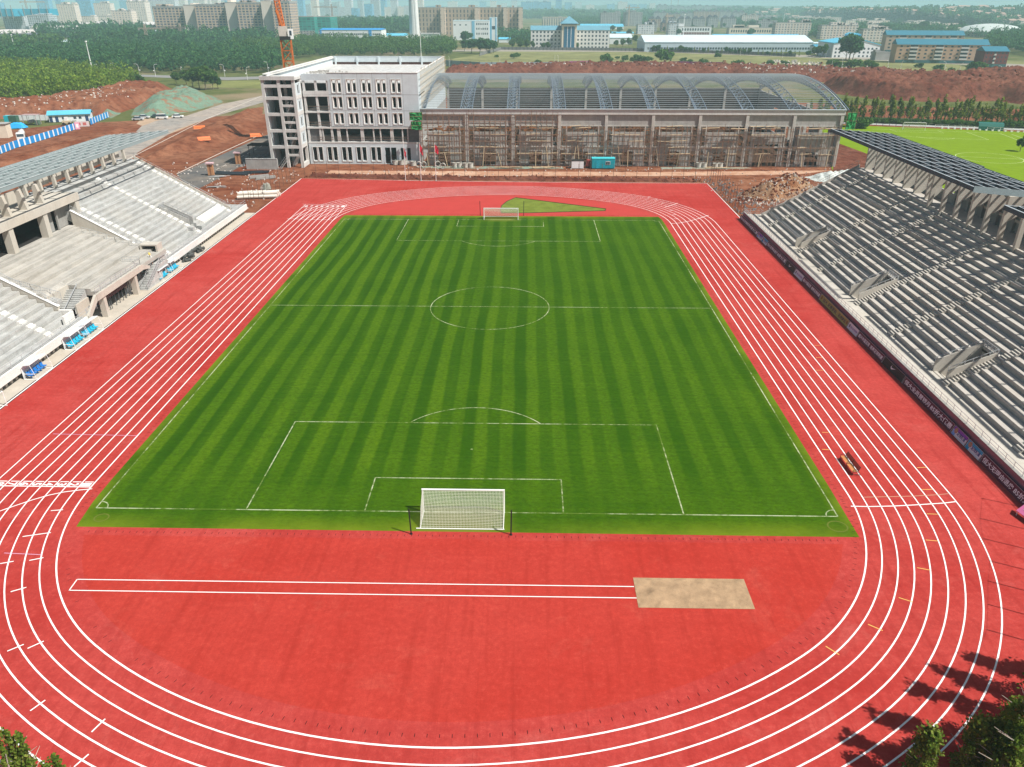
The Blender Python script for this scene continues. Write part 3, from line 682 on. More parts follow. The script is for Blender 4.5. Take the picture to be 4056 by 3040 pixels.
# ================================================================== unfinished building
M_BG=concrete('panel_concrete',(.60,.67,.70),.05,.35,.14)
M_BW=concrete('frame_concrete',(.63,.63,.61),.12,.5,.25)
M_DECK=concrete('deck_concrete',(.70,.70,.69),.05,.7,.2)
M_BRK=concrete('block_wall',(.43,.42,.40),.2,.8,.4)
def holes_wall(mb,axis,c,th,a0,a1,z0,z1,holes):
    # wall in the plane axis=c ('y': runs along x), thickness th behind it, rectangular holes (a,b,zb,zt)
    xs=sorted({a0,a1,*[h[0] for h in holes],*[h[1] for h in holes]}); zs=sorted({z0,z1,*[h[2] for h in holes],*[h[3] for h in holes]})
    for j in range(len(zs)-1):
        run=None
        for i in range(len(xs)-1):
            xm,zm=(xs[i]+xs[i+1])/2,(zs[j]+zs[j+1])/2
            solid=not any(h[0]<xm<h[1] and h[2]<zm<h[3] for h in holes)
            if solid: run=[xs[i],xs[i+1]] if run is None else [run[0],xs[i+1]]
            if (not solid or i==len(xs)-2) and run:
                if axis=='y': mb.box(run[0],c,zs[j],run[1],c+th,zs[j+1])
                else: mb.box(c,run[0],zs[j],c+th,run[1],zs[j+1])
                run=None
B=thing('unfinished_building','grey concrete building shell with rows of empty windows and an open corner tower','building',(-42,117,0))
BX0,BX1,BY,BT=-58.1,-25.3,117.,24.75
SX0=-50.75
# storey panels with paired windows
floors=[(19.05,BT,19.75,23.05),(14.75,19.04,15.65,18.5),(10.45,14.74,11.3,14.1)]
for z0,z1,wa,wb in floors:
    hl=[]
    for i in range(5):
        x=SX0+1.05+4.22*i
        for q in (0,1.55): hl.append((x+q,x+q+1.05,wa,wb))
    m=MB(); holes_wall(m,'y',BY,.45,SX0,BX1,z0,z1,hl); pw=m.build('facade_panel',M_BG,B,w=True)
    for i in range(5):
        x=SX0+1.05+4.22*i; fr=MB()
        for q in (0,1.55):
            fr.box(x+q-.16,BY-.1,wa-.3,x+q,BY-.004,wb+.12); fr.box(x+q+1.05,BY-.1,wa-.3,x+q+1.21,BY-.004,wb+.12)
            fr.box(x+q,BY-.1,wb,x+q+1.05,BY-.004,wb+.12); fr.extr([(BY-.12,wa-.3),(BY-.12,wa-.2),(BY+.42,wa+.02),(BY+.42,wa-.3)],'x',x+q,x+q+1.05)
            fr.extr([(BY-.1,wb),(BY+.44,wb),(BY+.44,wb-.3)],'x',x+q,x+q+1.05)
            a=x+q; fr.add([(a,BY,wa),(a+.24,BY+.43,wa),(a,BY+.43,wa),(a,BY,wb),(a+.24,BY+.43,wb),(a,BY+.43,wb)],[(0,3,4,1),(0,2,5,3),(0,1,2),(3,5,4)])
        fr.build('window_surround',M_WHC,pw,w=True)
m=MB()
for x in (SX0+4.22*i for i in range(1,6)): m.box(x-.03,BY-.012,10.46,x+.03,BY-.002,BT-.05)
for z in (14.74,19.04): m.box(SX0+.05,BY-.012,z-.05,BX1-.05,BY-.003,z+.05)
m.build('panel_joints',M('joint_grey',(.30,.30,.29),.9),B,w=True)
# ground storey
hl=[]
for i in range(5):
    x=-57.0+4.27*i
    for q in (0,1.65): hl.append((x+q,x+q+1.15,.95,4.7))
hl+=[(-35.9,-34.4,.05,4.6),(-34.15,-32.6,.05,4.6),(-31.3,-30.3,1.,4.5),(-29.4,-28.4,1.,4.5)]
m=MB(); holes_wall(m,'y',BY,.45,BX0,-25.6,-.1,5.9,hl); pw=m.build('ground_floor_wall',M_BG,B,w=True)
for i in range(5):
    x=-57.0+4.27*i; fr=MB()
    for q in (0,1.65):
        fr.box(x+q-.18,BY-.1,.6,x+q,BY-.004,4.82); fr.box(x+q+1.15,BY-.1,.6,x+q+1.33,BY-.004,4.82); fr.box(x+q,BY-.1,4.7,x+q+1.15,BY-.004,4.82)
        fr.extr([(BY-.12,.6),(BY-.12,.72),(BY+.42,.98),(BY+.42,.6)],'x',x+q,x+q+1.15)
    fr.build('window_surround',M_WHC,pw,w=True)
m=MB(); m.box(-30.9,BY-.3,.2,-27.7,BY-.005,.9); m.box(-34.37,BY+.1,0,-34.2,BY+.3,4.6); m.build('door_post',M_WHC,pw,w=True)
# slabs, columns
for z in (6.15,10.25,14.55,18.95):
    m=MB(); m.box(BX0,BY+.02 if z>10 and False else BY-.06,z-.42,SX0-.02 if z>10.5 else BX1+.0,BY+14,z); m.box(SX0-.02,BY+.47,z-.4,BX1,BY+14,z-.02) if z>10.5 else None
    m.build('floor_slab',M_BW,B,w=True)
for i,x in enumerate((-57.7,-54.3,-50.95)):
    m=MB(); m.box(x-.3,BY+.1,6.15,x+.3,BY+.7,23.7); m.build('column',M_BW,B,w=True)
for x in (-53.6,-49.0,-46.6,-42.2,-38.9,-36.9,-33.6,-30.5,-29.0):
    w=.45 if x in (-49.0,-42.2,-33.6) else .16
    m=MB(); m.box(x-w,BY+.15,6.15,x+w,BY+.65,9.83); m.build('column',M_BW,B,w=True)
m=MB(); m.box(-57.4,BY+.5,6.15,-53.75,BY+.8,9.83); m.box(-28.8,BY+.3,6.15,-25.4,BY+.6,9.83); m.build('infill_wall',M('dark_block',(.13,.13,.135),.9,.3,1.2),B,w=True)
m=MB()
for z in (6.9,7.5,10.9,11.6,15.2,15.9):
    xr=-28.9 if z<8 else -50.9
    m.beam((-57.4,BY+.05,z),(xr,BY+.05,z),.06)
m.build('safety_rail',M('rusty_tube',(.30,.22,.16),.7),B,w=True)
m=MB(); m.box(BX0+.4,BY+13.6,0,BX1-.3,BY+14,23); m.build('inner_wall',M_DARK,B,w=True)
# top storey opening and lintel over it
m=MB(); m.box(BX0,BY-.05,22.7,SX0-.02,BY+.4,24.5); m.build('lintel',M_BG,B,w=True)
m=MB(); m.box(BX0,BY-.05,19.0,SX0-.02,BY+.3,20.0); m.build('upstand',M_BW,B,w=True)
# side walls, roof deck, parapets
m=MB(); m.box(BX1-.4,BY+.46,10.4,BX1,193,BT); m.build('side_wall',M_BG,B,w=True)
m=MB(); m.box(BX1-.4,BY+.46,-.1,BX1-.02,193,10.39); m.build('side_wall',M_BRK,B,w=True)
m=MB(); m.box(-67.2,112.4,-.1,-66.8,193,BT-.6); m.build('side_wall',M_BG,B,w=True)
m=MB(); m.box(-66.8,125,21.4,BX1-.4,192.6,21.9)
for i in range(15):
    y=137+i*3.8; m.box(-66.6,y,21.9,BX1-.6,y+.5,22.15)
m.build('roof_deck',M_DECK,B,w=True)
m=MB(); m.box(-66.7,113,BT-.6,-66.3,193,BT-.05); m.box(-67.35,112.3,BT-.05,-66.2,193.2,BT+.12); m.build('left_parapet',M_WHC,B,w=True)
m=MB(); m.box(BX1-.55,BY-.1,BT,BX1+.1,193,BT+.12); m.box(SX0,BY-.1,BT,BX1-.55,BY+.5,BT+.12); m.build('coping',M_WHC,B,w=True)
m=MB(); m.box(-66.8,192.6,22.9,BX1-.4,193,BT); m.box(-66.9,192.5,BT,BX1-.4,193.1,BT+.12); m.build('rear_parapet',M_BG,B,w=True)
for i in range(6):
    x=-65.9+i*8.; m=MB(); m.box(x,192.2,21.9,x+.6,192.59,BT); m.build('parapet_post',M_BG,B,w=True)
m=MB(); m.box(-66.8,192.8,21.9,BX1-.4,192.95,22.85); m.build('parapet_gap',M('dull_maroon',(.12,.06,.055),.9,.3,.4),B,w=True)
m=MB()
for i in range(90): x,y=random.uniform(-66,-62)+random.uniform(0,12)*random.random(),random.uniform(126,160); m.cbox((x,y,22.2),(random.uniform(.2,.9),random.uniform(.3,1),.5))
m.build('roof_rubble',M('rubble_grey',(.40,.38,.35),.9,.3),B,w=True)
# corner tower
TW=thing_part('corner_tower',B); tx0,tx1,ty=-67.6,-58.4,111.
cols=[-67.3,-62.9,-58.85]
for x in cols:
    for y in (ty,116.6):
        m=MB(); m.box(x-.4,y,-.1,x+.4,y+.7,23.4); m.build('column',M_BW,TW,w=True)
for z in (5.66,10.05,14.43,18.7,21.85):
    m=MB(); m.box(-66.9,ty+.05,z-.45,-63.3,ty+.6,z+.35); m.box(-62.5,ty+.05,z-.45,-59.25,ty+.6,z+.35); m.build('edge_beam',M_BW,TW,w=True)
    m=MB(); m.box(-66.95,ty+.62,z-.35,-62.5,117,z-.1) if z not in (10.05,18.7) else m.box(-66.95,114.5,z-.35,-62.5,117,z-.1); m.build('landing',M_BW,TW,w=True)
    m=MB(); m.box(tx0+.1,ty+.72,z-.4,-66.95,116.58,z+.2); m.build('side_beam',M_BW,TW,w=True)
for z in (3.3,7.9,12.2,16.6):
    m=MB(); m.box(-62.48,ty+.1,z-.25,-59.27,ty+.5,z+.35); m.build('stair_beam',M_BW,TW,w=True)
for z in (0.1,5.4,9.8,14.2):
    m=MB()
    for i in range(12): m.box(-61.6+i*.2-.4,112.,z+i*.36,-61.6+(i+1)*.2-.4,116.4,z+(i+1)*.36)
    m.build('stair_flight',M_BW,TW,w=True)
m=MB(); m.box(-59.3,ty+.72,-.1,-58.5,116.58,1.); 
m.build('side_beam',M_BW,TW,w=True)
for z in (5.66,10.05,14.43,18.7): m=MB(); m.box(-58.85,ty+.72,z-.45,-58.4,116.9,z+.55); m.build('side_beam',M_BW,TW,w=True)
for z0,z1 in ((6.25,9.55),(10.65,13.95),(15.,18.2),(19.3,22.4)):
    m=MB(); m.box(-58.75,ty+.72,z0,-58.5,116.9,z1); w_=m.build('side_panel',M_BG,TW,w=True)
    m=MB(); m.box(-58.49,113.6,z0+.5,-58.46,114.3,z1-.5); m.box(-58.49,115.1,z0+.4,-58.46,115.3,z1-.2); m.build('slit_window',M_DARK,w_,w=True)
m=MB(); m.box(-67.9,ty-.25,23.35,-58.2,118,24.0); m.box(-67.9,ty-.25,24.,-58.2,ty+.15,24.35); m.box(-67.9,ty+.15,24.,-67.5,118,24.35); m.box(-63.,ty+.15,24.,-62.6,118,24.35); m.build('tower_cap',M_BW,TW,w=True)
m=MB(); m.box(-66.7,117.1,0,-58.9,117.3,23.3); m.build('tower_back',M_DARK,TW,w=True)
# ================================================================== hall under construction
H=thing('hall_under_construction','long hall with an arched steel roof frame not yet clad over grey block walls','building',(34,116,0))
HX=[-25.0+13.24*i for i in range(10)]; HXe=HX[-1]; HY0,HY1=115.6,199.
M_PUR=M('purlin_steel',(.44,.49,.51),.5,.12,3,metal=.2); M_TRS=M('truss_steel',(.16,.21,.27),.5,.12,3,metal=.2)
M_HC=concrete('hall_concrete',(.57,.55,.51),.2,.6,.35)
def arc(y): R=150.; yc=157.; zt=21.3; return zt-R+math.sqrt(R*R-(y-yc)**2)
m=MB(); m.box(HX[0]+.1,HY0-.5,14.1,HXe+.6,HY0+.5,15.4); m.build('gutter_beam',M_BW,H,w=True)
m=MB(); m.box(HX[0]+.1,HY0-.75,15.4,HXe+.75,HY0+.3,15.62); m.build('gutter_edge',M_PUR,H,w=True)
for x in HX:
    m=MB(); m.box(x-.42,HY0-.42,-.1,x+.42,HY0+.42,14.08); m.build('column',M_HC,H,w=True)
    m=MB(); m.box(x-.42,HY1-.42,-.1,x+.42,HY1+.42,15.2); m.build('rear_column',M_HC,H,w=True)
for i in range(9):
    xa,xb=HX[i]+.43,HX[i+1]-.43; m=MB()
    big=(i==7)
    hl=[(xa+.1,xb-.1,9.3,10.9)]
    hl+=[(xa,xa+1.35,5.6,9.3),(xb-1.35,xb,5.6,9.3),(xa,xa+1.35,.6,4.3),(xb-1.35,xb,.6,4.3)]
    c=(xa+xb)/2
    hl+=[(c-3.6,c+3.2,-.1,6.1)] if big else [(c-1.9,c+1.7,.1,3.9)]
    holes_wall(m,'y',HY0+.05,.28,xa,xb,-.1,14.08,hl); m.build('infill_wall',M_BRK,H,w=True)
    for q in (1.6,xb-xa-1.6): m=MB(); m.box(xa+q-.16,HY0-.05,0,xa+q+.16,HY0+.045,10.9); m.build('tie_post',M_HC,H,w=True)
    if i<7:
        m=MB()
        for q in range(46):
            x=random.uniform(xa+.3,xb-1.5); z=random.choice((.2,1.2,2.2,3.1,5.9,7.,8.,9.4,10.))+random.uniform(-.2,.3); y=random.uniform(116.8,119); m.beam((x,y,z),(min(x+random.uniform(.8,3),xb),y+random.uniform(-.5,.5),z+random.uniform(-.2,.3)),.2,random.uniform(.15,.6))
        m.build('timber_formwork',M('orange_timber',(.34,.15,.065),.85,.45,1.2),H,w=True)
    m=MB(); m.box(xa,HY0-.02,5.05,xb,HY0+.045,5.5); m.build('ring_beam',M_HC,H,w=True); m=MB(); m.box(xa,HY0-.06,10.9,xb,HY0+.045,11.2); m.build('ring_beam',M_HC,H,w=True)
m=MB(); m.box(HX[0],HY1-.1,0,HXe,HY1+.2,13.5); m.build('rear_wall',M('rear_dark',(.09,.08,.07),.9,.3,.4),H,w=True)
m=MB(); holes_wall(m,'x',HXe-.1,.3,HY0+.5,HY1-.5,0,12.8,[(124+16*k,131+16*k,1,9) for k in range(4)]); m.build('end_wall',M_BRK,H,w=True)
for k in range(6): m=MB(); m.box(HXe-.5,HY0+14*k+.3,-.1,HXe+.45,HY0+14*k+1.1,14.); m.build('end_column',M_HC,H,w=True)
# inside: mud floor and low frames
struct(MB().box(HX[0]+.3,HY0+.5,-.2,HXe-.2,HY1-.2,-.03).build('hall_floor',M('hall_mud',(.075,.045,.03),.95,.45,.25)))
m=MB()
for k in range(46):
    x,y=random.uniform(-22,92),random.uniform(121,190); h=random.uniform(1,4.2)
    m.box(x,y,-.05,x+random.uniform(.3,.6),y+.4,h); 
for k in range(24):
    x,y=random.uniform(-22,80),random.uniform(121,190); z=random.uniform(3,8); m.box(x,y,z,x+random.uniform(4,9),y+.35,z+.5); m.box(x,y,0,x+.4,y+.35,z); m.box(x+3.6,y,0,x+4,y+.35,z)
m.build('inner_frames',M('inner_grey',(.2,.19,.17),.9,.3),H,w=True)
ys=[HY0+.2]; 
while ys[-1]<HY1-1.3: ys.append(ys[-1]+1.55)
for y in ys:
    m=MB(); m.box(HX[0]+.5,y-.07,arc(y)-.02,HXe+.9,y+.07,arc(y)+.1); m.build('purlin',M_PUR,H,w=True)
for x in HX:
    t=thing_part('roof_truss',H); pts=[HY0+.3+i*(HY1-HY0-.6)/28 for i in range(29)]
    for q in (-1.65,1.65):
        if x==HX[0] and q<0: continue
        m=MB()
        for a,b in zip(pts,pts[1:]): m.beam((x+q,a,arc(a)-.16),(x+q,b,arc(b)-.16),.2,.2)
        m.build('top_chord',M_TRS,t,w=True)
    m=MB()
    for a,b in zip(pts,pts[1:]): m.beam((x,a,arc(a)-2.1),(x,b,arc(b)-2.1),.26,.26)
    m.build('bottom_chord',M_TRS,t,w=True)
    m=MB()
    for i,(a,b) in enumerate(zip(pts,pts[1:])):
        for q in (-1.65,1.65):
            if x==HX[0] and q<0: continue
            m.beam((x+q,a,arc(a)-.2),(x,b,arc(b)-2.05),.13); m.beam((x,a,arc(a)-2.05),(x+q,b,arc(b)-.2),.13)
        if x>HX[0]: m.beam((x-1.65,a,arc(a)-.2),(x+1.65,b,arc(b)-.2),.12)
    m.build('web_bars',M_TRS,t,w=True)
m=MB(); pts=[HY0+.3+i*(HY1-HY0-.6)/28 for i in range(29)]
for a,b in zip(pts,pts[1:]): m.beam((HXe+.75,a,arc(a)-.1),(HXe+.75,b,arc(b)-.1),.2,.4)
m.build('end_rib',M_PUR,H,w=True)
# ------------------------------------------------------------------ scaffolding in front, bay by bay
M_TUBE=M('rusty_scaffold_tube',(.27,.155,.10),.75,.3,2); M_PLK=M('scaffold_plank',(.52,.41,.27),.85,.2,1.5)
for i in range(9):
    xa,xb=HX[i]+.7,HX[i+1]-.5
    s_=thing('scaffolding','rusty tube scaffolding before the %s wall bay of the hall from the left'%ORD[i],'scaffolding',((xa+xb)/2,114.4,0),0,'scaffolding bays along the hall')
    m=MB(); n=8; top=14.9 if i<3 else 11.3
    for k in range(n+1):
        x=xa+(xb-xa)*k/n+random.uniform(-.12,.12)
        for y in (113.9,114.85): m.beam((x,y,0),(x+random.uniform(-.08,.08),y,top+random.uniform(-1.6,.6)),.085,.085,up=(0,1,0))
    u=m.build('uprights',M_TUBE,s_,w=True)
    m=MB(); z=1.7
    while z<top:
        for y in (113.85,114.9):
            if random.random()<.9: m.beam((xa-.4,y,z+random.uniform(-.15,.15)),(xb+.3,y,z+random.uniform(-.15,.15)),.075)
        z+=1.75
    for k in range(4): x=random.uniform(xa,xb-2); m.beam((x,113.8,random.uniform(.2,3)),(x+random.uniform(-1.5,2.5),113.8,random.uniform(4.5,9)),.08)
    m.build('ledgers',M_TUBE,s_,w=True)
    m=MB()
    for k in range(7):
        z=random.choice((3.5,5.25,7,8.75,10.5,11.)); x=random.uniform(xa-.3,xb-4); L=random.uniform(2,6)
        m.beam((x,114.35,z+.06),(min(x+L,xb+.3),114.3,z+random.uniform(-.05,.35)),.7,.08)
    for k in range(2): x=random.uniform(xa+.5,xb-1); m.beam((x,113.5,.1),(x+random.uniform(-1.2,1.2),113.8,random.uniform(3.5,6)),.2,.06)
    m.build('planks',M_PLK,s_,w=True)
s_=thing('scaffolding','bamboo coloured tube scaffolding up the side wall of the unfinished building','scaffolding',(-24.6,150,0))
m=MB()
for k in range(36): m.beam((-24.7,118.5+k*2.05,15),(-24.7,118.5+k*2.05,25.4+random.uniform(-.8,.6)),.09,.09,up=(0,1,0))
m.build('uprights',M_PLK,s_,w=True)
m=MB()
for z in (17,18.7,20.4,22.1,23.8): m.beam((-24.62,118,z),(-24.62,192,z),.09)
m.build('ledgers',M_PLK,s_,w=True)
def net(loc,w,h,label):
    n_=thing('debris_net',label,'net',loc); m=MB(); nx,nz=8,8
    for j in range(nz+1):
        for i in range(nx+1): m.v.append((w*i/nx,random.uniform(-.25,.25),h*j/nz+random.uniform(-.12,.12)))
    for j in range(nz):
        for i in range(nx): a=j*(nx+1)+i; m.f.append((a,a+1,a+nx+2,a+nx+1)); m.m.append(0)
    o=m.build('netting',M('green_netting',(.035,.30,.085),.7,.35,1.2),n_); so_=o.modifiers.new('s','SOLIDIFY'); so_.thickness=.05
    m=MB(); m.beam((0,-.1,0),(0,-.1,h),.09); m.beam((w,-.1,0),(w,-.1,h),.09); m.beam((0,-.1,h),(w,-.1,h),.09); m.beam((0,-.1,h/2),(w,-.1,h/2),.09); m.build('net_frame',M_TUBE,n_)
net((-27.6,113.4,12.6),3.6,2.2,'bright green debris net high on the corner between building and hall, upper piece')
net((-27.3,113.2,10.2),3.,2.2,'green debris net hanging just under the upper net at the hall corner')
net((94.9,114.,10.5),2.7,4.5,'green debris net wrapped round the far right corner of the hall')
# ================================================================== vegetation
LF_DARK=leafmat('leaf_dark',[(0,(.016,.070,.034)),(.5,(.046,.145,.05)),(1,(.12,.25,.075))])
LF_MID=leafmat('leaf_mid',[(0,(.025,.075,.016)),(.5,(.075,.17,.034)),(1,(.17,.28,.065))])
LF_YEL=leafmat('leaf_yellow_green',[(0,(.045,.11,.010)),(.5,(.16,.26,.024)),(1,(.34,.42,.07))])
LF_NEAR=leafmat('leaf_near',[(0,(.035,.080,.010)),(.5,(.12,.20,.022)),(1,(.32,.36,.08))])
LF_SAP=leafmat('leaf_sapling',[(0,(.06,.11,.012)),(.5,(.20,.27,.035)),(1,(.40,.42,.10))])
M_BARK=M('bark',(.17,.14,.105),.9,.3,3)
def leafcloud(pts,size,n4=True,up=.35):
    N=len(pts); s=size*RNG.uniform(.6,1.35,(N,1))
    a=RNG.normal(size=(N,3)); a/=np.linalg.norm(a,axis=1,keepdims=True)
    b=RNG.normal(size=(N,3)); b[:,2]*=1-up; b-=a*(a*b).sum(1,keepdims=True); b/=np.linalg.norm(b,axis=1,keepdims=True)
    q=np.stack([pts-a*s*.5-b*s*.3,pts+a*s*.45-b*s*.36,pts+a*s*.6+b*s*.34,pts-a*s*.38+b*s*.38],1)
    return q.reshape(-1,3)
def crown_pts(n,kind,h,r,clumps):
    # leaf positions gathered in clumps spread through the crown volume
    C=[]
    for k in range(clumps):
        if kind=='round':
            d=RNG.normal(size=3); d/=np.linalg.norm(d); q=d*RNG.uniform(.25,1)**.5*np.array([r,r,h*.33])*.82; q[2]+=h*.62; cr=r*RNG.uniform(.22,.42)
        elif kind=='slim':
            z=RNG.uniform(.25,1); w=r*(1-abs(z-.45)/.6)*.8; a=RNG.uniform(0,2*PI); q=np.array([w*math.cos(a)*RNG.uniform(.1,1),w*math.sin(a)*RNG.uniform(.1,1),z*h]); cr=r*RNG.uniform(.16,.36)*(1.1-.6*max(0,z-.5))
        elif kind=='bush':
            a=RNG.uniform(0,2*PI); rr=r*RNG.uniform(0,1)**.5*.8; q=np.array([rr*math.cos(a),rr*math.sin(a),h*RNG.uniform(.25,.85)*(1-.4*rr/r)]); cr=r*RNG.uniform(.25,.45)
        m=n//clumps; p=RNG.normal(size=(m,3)); p/=np.linalg.norm(p,axis=1,keepdims=True); p*=cr*RNG.uniform(.2,1,(m,1))**.45; p[:,2]*=.8 if kind!='slim' else 1.5
        C.append(p+q)
    P=np.concatenate(C); P[:,2]=np.maximum(P[:,2],.15); return P
def trunk(mb,h,r,kind,top=.75):
    pts=[(0,0,-.1)]; x=y=0
    for k in range(1,5): x+=random.uniform(-.03,.03)*h; y+=random.uniform(-.03,.03)*h; pts.append((x,y,h*top*k/4))
    for i,(a,b) in enumerate(zip(pts,pts[1:])): mb.tube(a,b,r*(1-i*.2),r*(1-(i+1)*.2),6)
    for k in range(6):
        a=Vector(pts[random.choice((1,2,3))]); t=random.uniform(0,2*PI); L=h*random.uniform(.16,.3)
        mb.tube(a,a+Vector((math.cos(t)*L,math.sin(t)*L,L*.8)),r*.4,r*.12,5)
TREES={}
def tree_proto(key,kind,h,r,n,clumps,leaf,mat,name,label,cat='tree'):
    root=thing(name,label,cat); m=MB(); trunk(m,h,max(.06,h*.022),kind,.8 if kind!='bush' else .4); m.build('trunk',M_BARK,root)
    npmesh('crown',leafcloud(crown_pts(n,kind,h,r,clumps),leaf),4,mat,root); TREES[key]=[root,False]
    return root
def plant(key,x,y,scale=1.,label=None,group=None,z=-.15):
    root,used=TREES[key]; s=(scale*random.uniform(.9,1.1),scale*random.uniform(.9,1.1),scale*random.uniform(.9,1.1))
    if not used: TREES[key][1]=True; o=root; o.location=(x,y,z); o.scale=s; o.rotation_euler=(0,0,random.uniform(0,6.28)); 
    else: o=dup(root,(x,y,z),random.uniform(0,6.28),scale=s)
    if label: o['label']=label
    if group: o['group']=group
    return o
for i in range(3):
    tree_proto('round%d'%i,'round',9,3.6,2200,26,.62,LF_DARK,'broadleaf_tree','dark green broadleaf tree')
    tree_proto('mid%d'%i,'round',9,3.4,2000,24,.62,LF_MID,'broadleaf_tree','green broadleaf tree')
    tree_proto('slim%d'%i,'slim',8.5,1.8,820,30,.36,LF_SAP,'young_poplar','slim young poplar')
    tree_proto('bush%d'%i,'bush',3.4,2.6,900,14,.45,LF_MID,'bush','green bush','bush')
# woodland masses: nobody could count these crowns
def inpoly(x,y,P):
    c=False
    for (x1,y1),(x2,y2) in zip(P,P[1:]+P[:1]):
        if (y1>y)!=(y2>y) and x<(x2-x1)*(y-y1)/(y2-y1)+x1: c=not c
    return c
def woodland(name,label,poly,step,h,r,n,leaf,mat,jit=.5):
    xs=[p[0] for p in poly]; ys=[p[1] for p in poly]; out=[]; x=min(xs); tm=MB()
    while x<max(xs):
        y=min(ys)
        while y<max(ys):
            X,Y=x+random.uniform(-jit,jit)*step,y+random.uniform(-jit,jit)*step
            if inpoly(X,Y,poly):
                k=random.choice((.55,.8,1.,1.15,1.45))*random.uniform(.85,1.15); m=8; cl=[]
                for q in range(m):
                    d=RNG.normal(size=3); d/=np.linalg.norm(d); c=d*np.array([r,r,h*.33])*k*.75; c[2]+=h*k*.6
                    p=RNG.normal(size=(n//m,3)); p/=np.linalg.norm(p,axis=1,keepdims=True); cl.append(c+p*r*.42*k*RNG.uniform(.5,1,(n//m,1)))
                P=np.concatenate(cl); P[:,2]=np.maximum(P[:,2],.2); P+=np.array([X,Y,-.1]); out.append(P)
            y+=step
        x+=step
    P=np.concatenate(out); o=npmesh(name,leafcloud(P,leaf),4,mat); o['label']=label; o['kind']='stuff'; return o
def P_(*L): return [at(u,v) for u,v in L]
woodland('woodland','yellow green young wood at the left edge behind the earth bank',P_((-260,400),(60,412),(330,398),(470,372),(590,345),(520,322),(330,292),(170,278),(-260,268)),4.6,7.5,2.9,90,.85,LF_YEL)
woodland('woodland','dark green forest belt beyond the left road',P_((-300,262),(300,285),(700,292),(1080,290),(1140,262),(1000,215),(640,198),(400,205),(200,212),(-300,222)),6.2,9.5,3.9,84,1.15,LF_DARK)
woodland('woodland','green forest behind the unfinished building',P_((930,250),(1180,232),(1260,226),(1560,222),(1800,222),(1800,180),(1560,178),(1200,172),(1050,190),(900,200)),6.2,9.,3.6,84,1.1,LF_MID)
woodland('woodland','far hazy wood at the foot of the pale slab blocks',P_((280,190),(520,186),(800,190),(1080,180),(1130,160),(760,158),(500,160),(330,168)),9,13,5.5,64,2.0,LF_DARK)
woodland('woodland','wood on the right edge behind the brick apartment block',P_((3900,190),(4160,240),(4300,240),(4300,140),(3930,140)),7.5,11,4.6,70,1.5,LF_DARK)
woodland('woodland','hazy belt of trees between the far city and the factories',P_((1150,150),(1330,138),(1640,135),(1640,95),(1300,100),(1150,120)),13,14,7.5,50,3.2,LF_DARK)
woodland('woodland','hazy tree belt under the towers on the far left',P_((150,158),(560,150),(580,128),(300,128),(150,140)),13,13,7,50,3,LF_DARK)
woodland('woodland','hazy wooded strip before the far right hills',P_((2050,75),(2400,80),(3000,72),(3700,88),(3700,62),(3000,56),(2100,58)),30,16,15,40,7,LF_DARK)
for nm_,pl_ in (('trees beside the white works',((1960,168),(2110,172),(2110,150),(1960,145))),('trees behind the teal roofed office',((2250,100),(2560,104),(2560,84),(2250,82))),('trees behind the cream office',((2900,108),(3300,120),(3300,100),(2900,90))),('trees between the cream blocks',((3200,150),(3260,156),(3260,112),(3200,110))),('trees left of the brick apartments',((3388,162),(3424,168),(3424,112),(3388,106))),('trees before the pink terraces',((3500,134),(3900,152),(3900,134),(3500,114))),('scrub on the left clearing',((0,190),(250,196),(240,178),(0,174))),('trees behind the gabled blocks',((2560,60),(3000,66),(3000,52),(2560,48)))):
    woodland('woodland','hazy '+nm_,P_(*pl_),9,10,5,60,1.9,LF_MID if 'scrub' in nm_ else LF_DARK)
# ------------------------------------------------------------------ earth mounds, banks
MOUNDS=[]
def hgt(x,y):
    h=-.1
    for x0,x1,y0,y1,nx,ny,Z in MOUNDS:
        if x0<x<x1 and y0<y<y1: h=max(h,Z[int((y-y0)/(y1-y0)*ny)*(nx+1)+int((x-x0)/(x1-x0)*nx)])
    return h
def mound(name,poly,h,mat,edge=6.,rough=.5,nx=70,z0=-.12,wig=.3,lab=None):
    xs=[p[0] for p in poly]; ys=[p[1] for p in poly]; x0,x1,y0,y1=min(xs),max(xs),min(ys),max(ys)
    ny=max(6,int(nx*(y1-y0)/(x1-x0))) if (y1-y0)<(x1-x0)*3 else nx
    ny=min(ny,120)
    def dist(px_,py_):
        d=1e9
        for (ax,ay),(bx,by) in zip(poly,poly[1:]+poly[:1]):
            vx,vy=bx-ax,by-ay; L=vx*vx+vy*vy or 1; t=max(0,min(1,((px_-ax)*vx+(py_-ay)*vy)/L)); d=min(d,math.hypot(px_-ax-t*vx,py_-ay-t*vy))
        return d
    from mathutils import noise as mn
    m=MB(); 
    for j in range(ny+1):
        for i in range(nx+1):
            x=x0+(x1-x0)*i/nx; y=y0+(y1-y0)*j/ny
            if inpoly(x,y,poly):
                d=dist(x,y); k=min(1,d/edge); k=k*k*(3-2*k)
                z=h*k*(1+wig*mn.noise((x*.06,y*.06,3.1)))+rough*k*(mn.noise((x*.35,y*.35,1.))+.6*mn.noise((x*.9,y*.9,5.)))
            else: z=-.25
            m.v.append((x,y,z0+z))
    MOUNDS.append((x0,x1,y0,y1,nx,ny,[q[2] for q in m.v]))
    for j in range(ny):
        for i in range(nx):
            a=j*(nx+1)+i
            if max(m.v[q][2] for q in (a,a+1,a+nx+1,a+nx+2))>z0-.1: m.f.append((a,a+1,a+nx+2,a+nx+1)); m.m.append(0)
    return struct(m.build(name,mat,smooth=True))
mound('earth_bank',P_((-200,476),(150,468),(300,452),(380,458),(450,455),(560,420),(700,398),(690,352),(520,350),(330,385),(100,420),(-200,430)),4.6,M_DIRT,9,1.3,100)
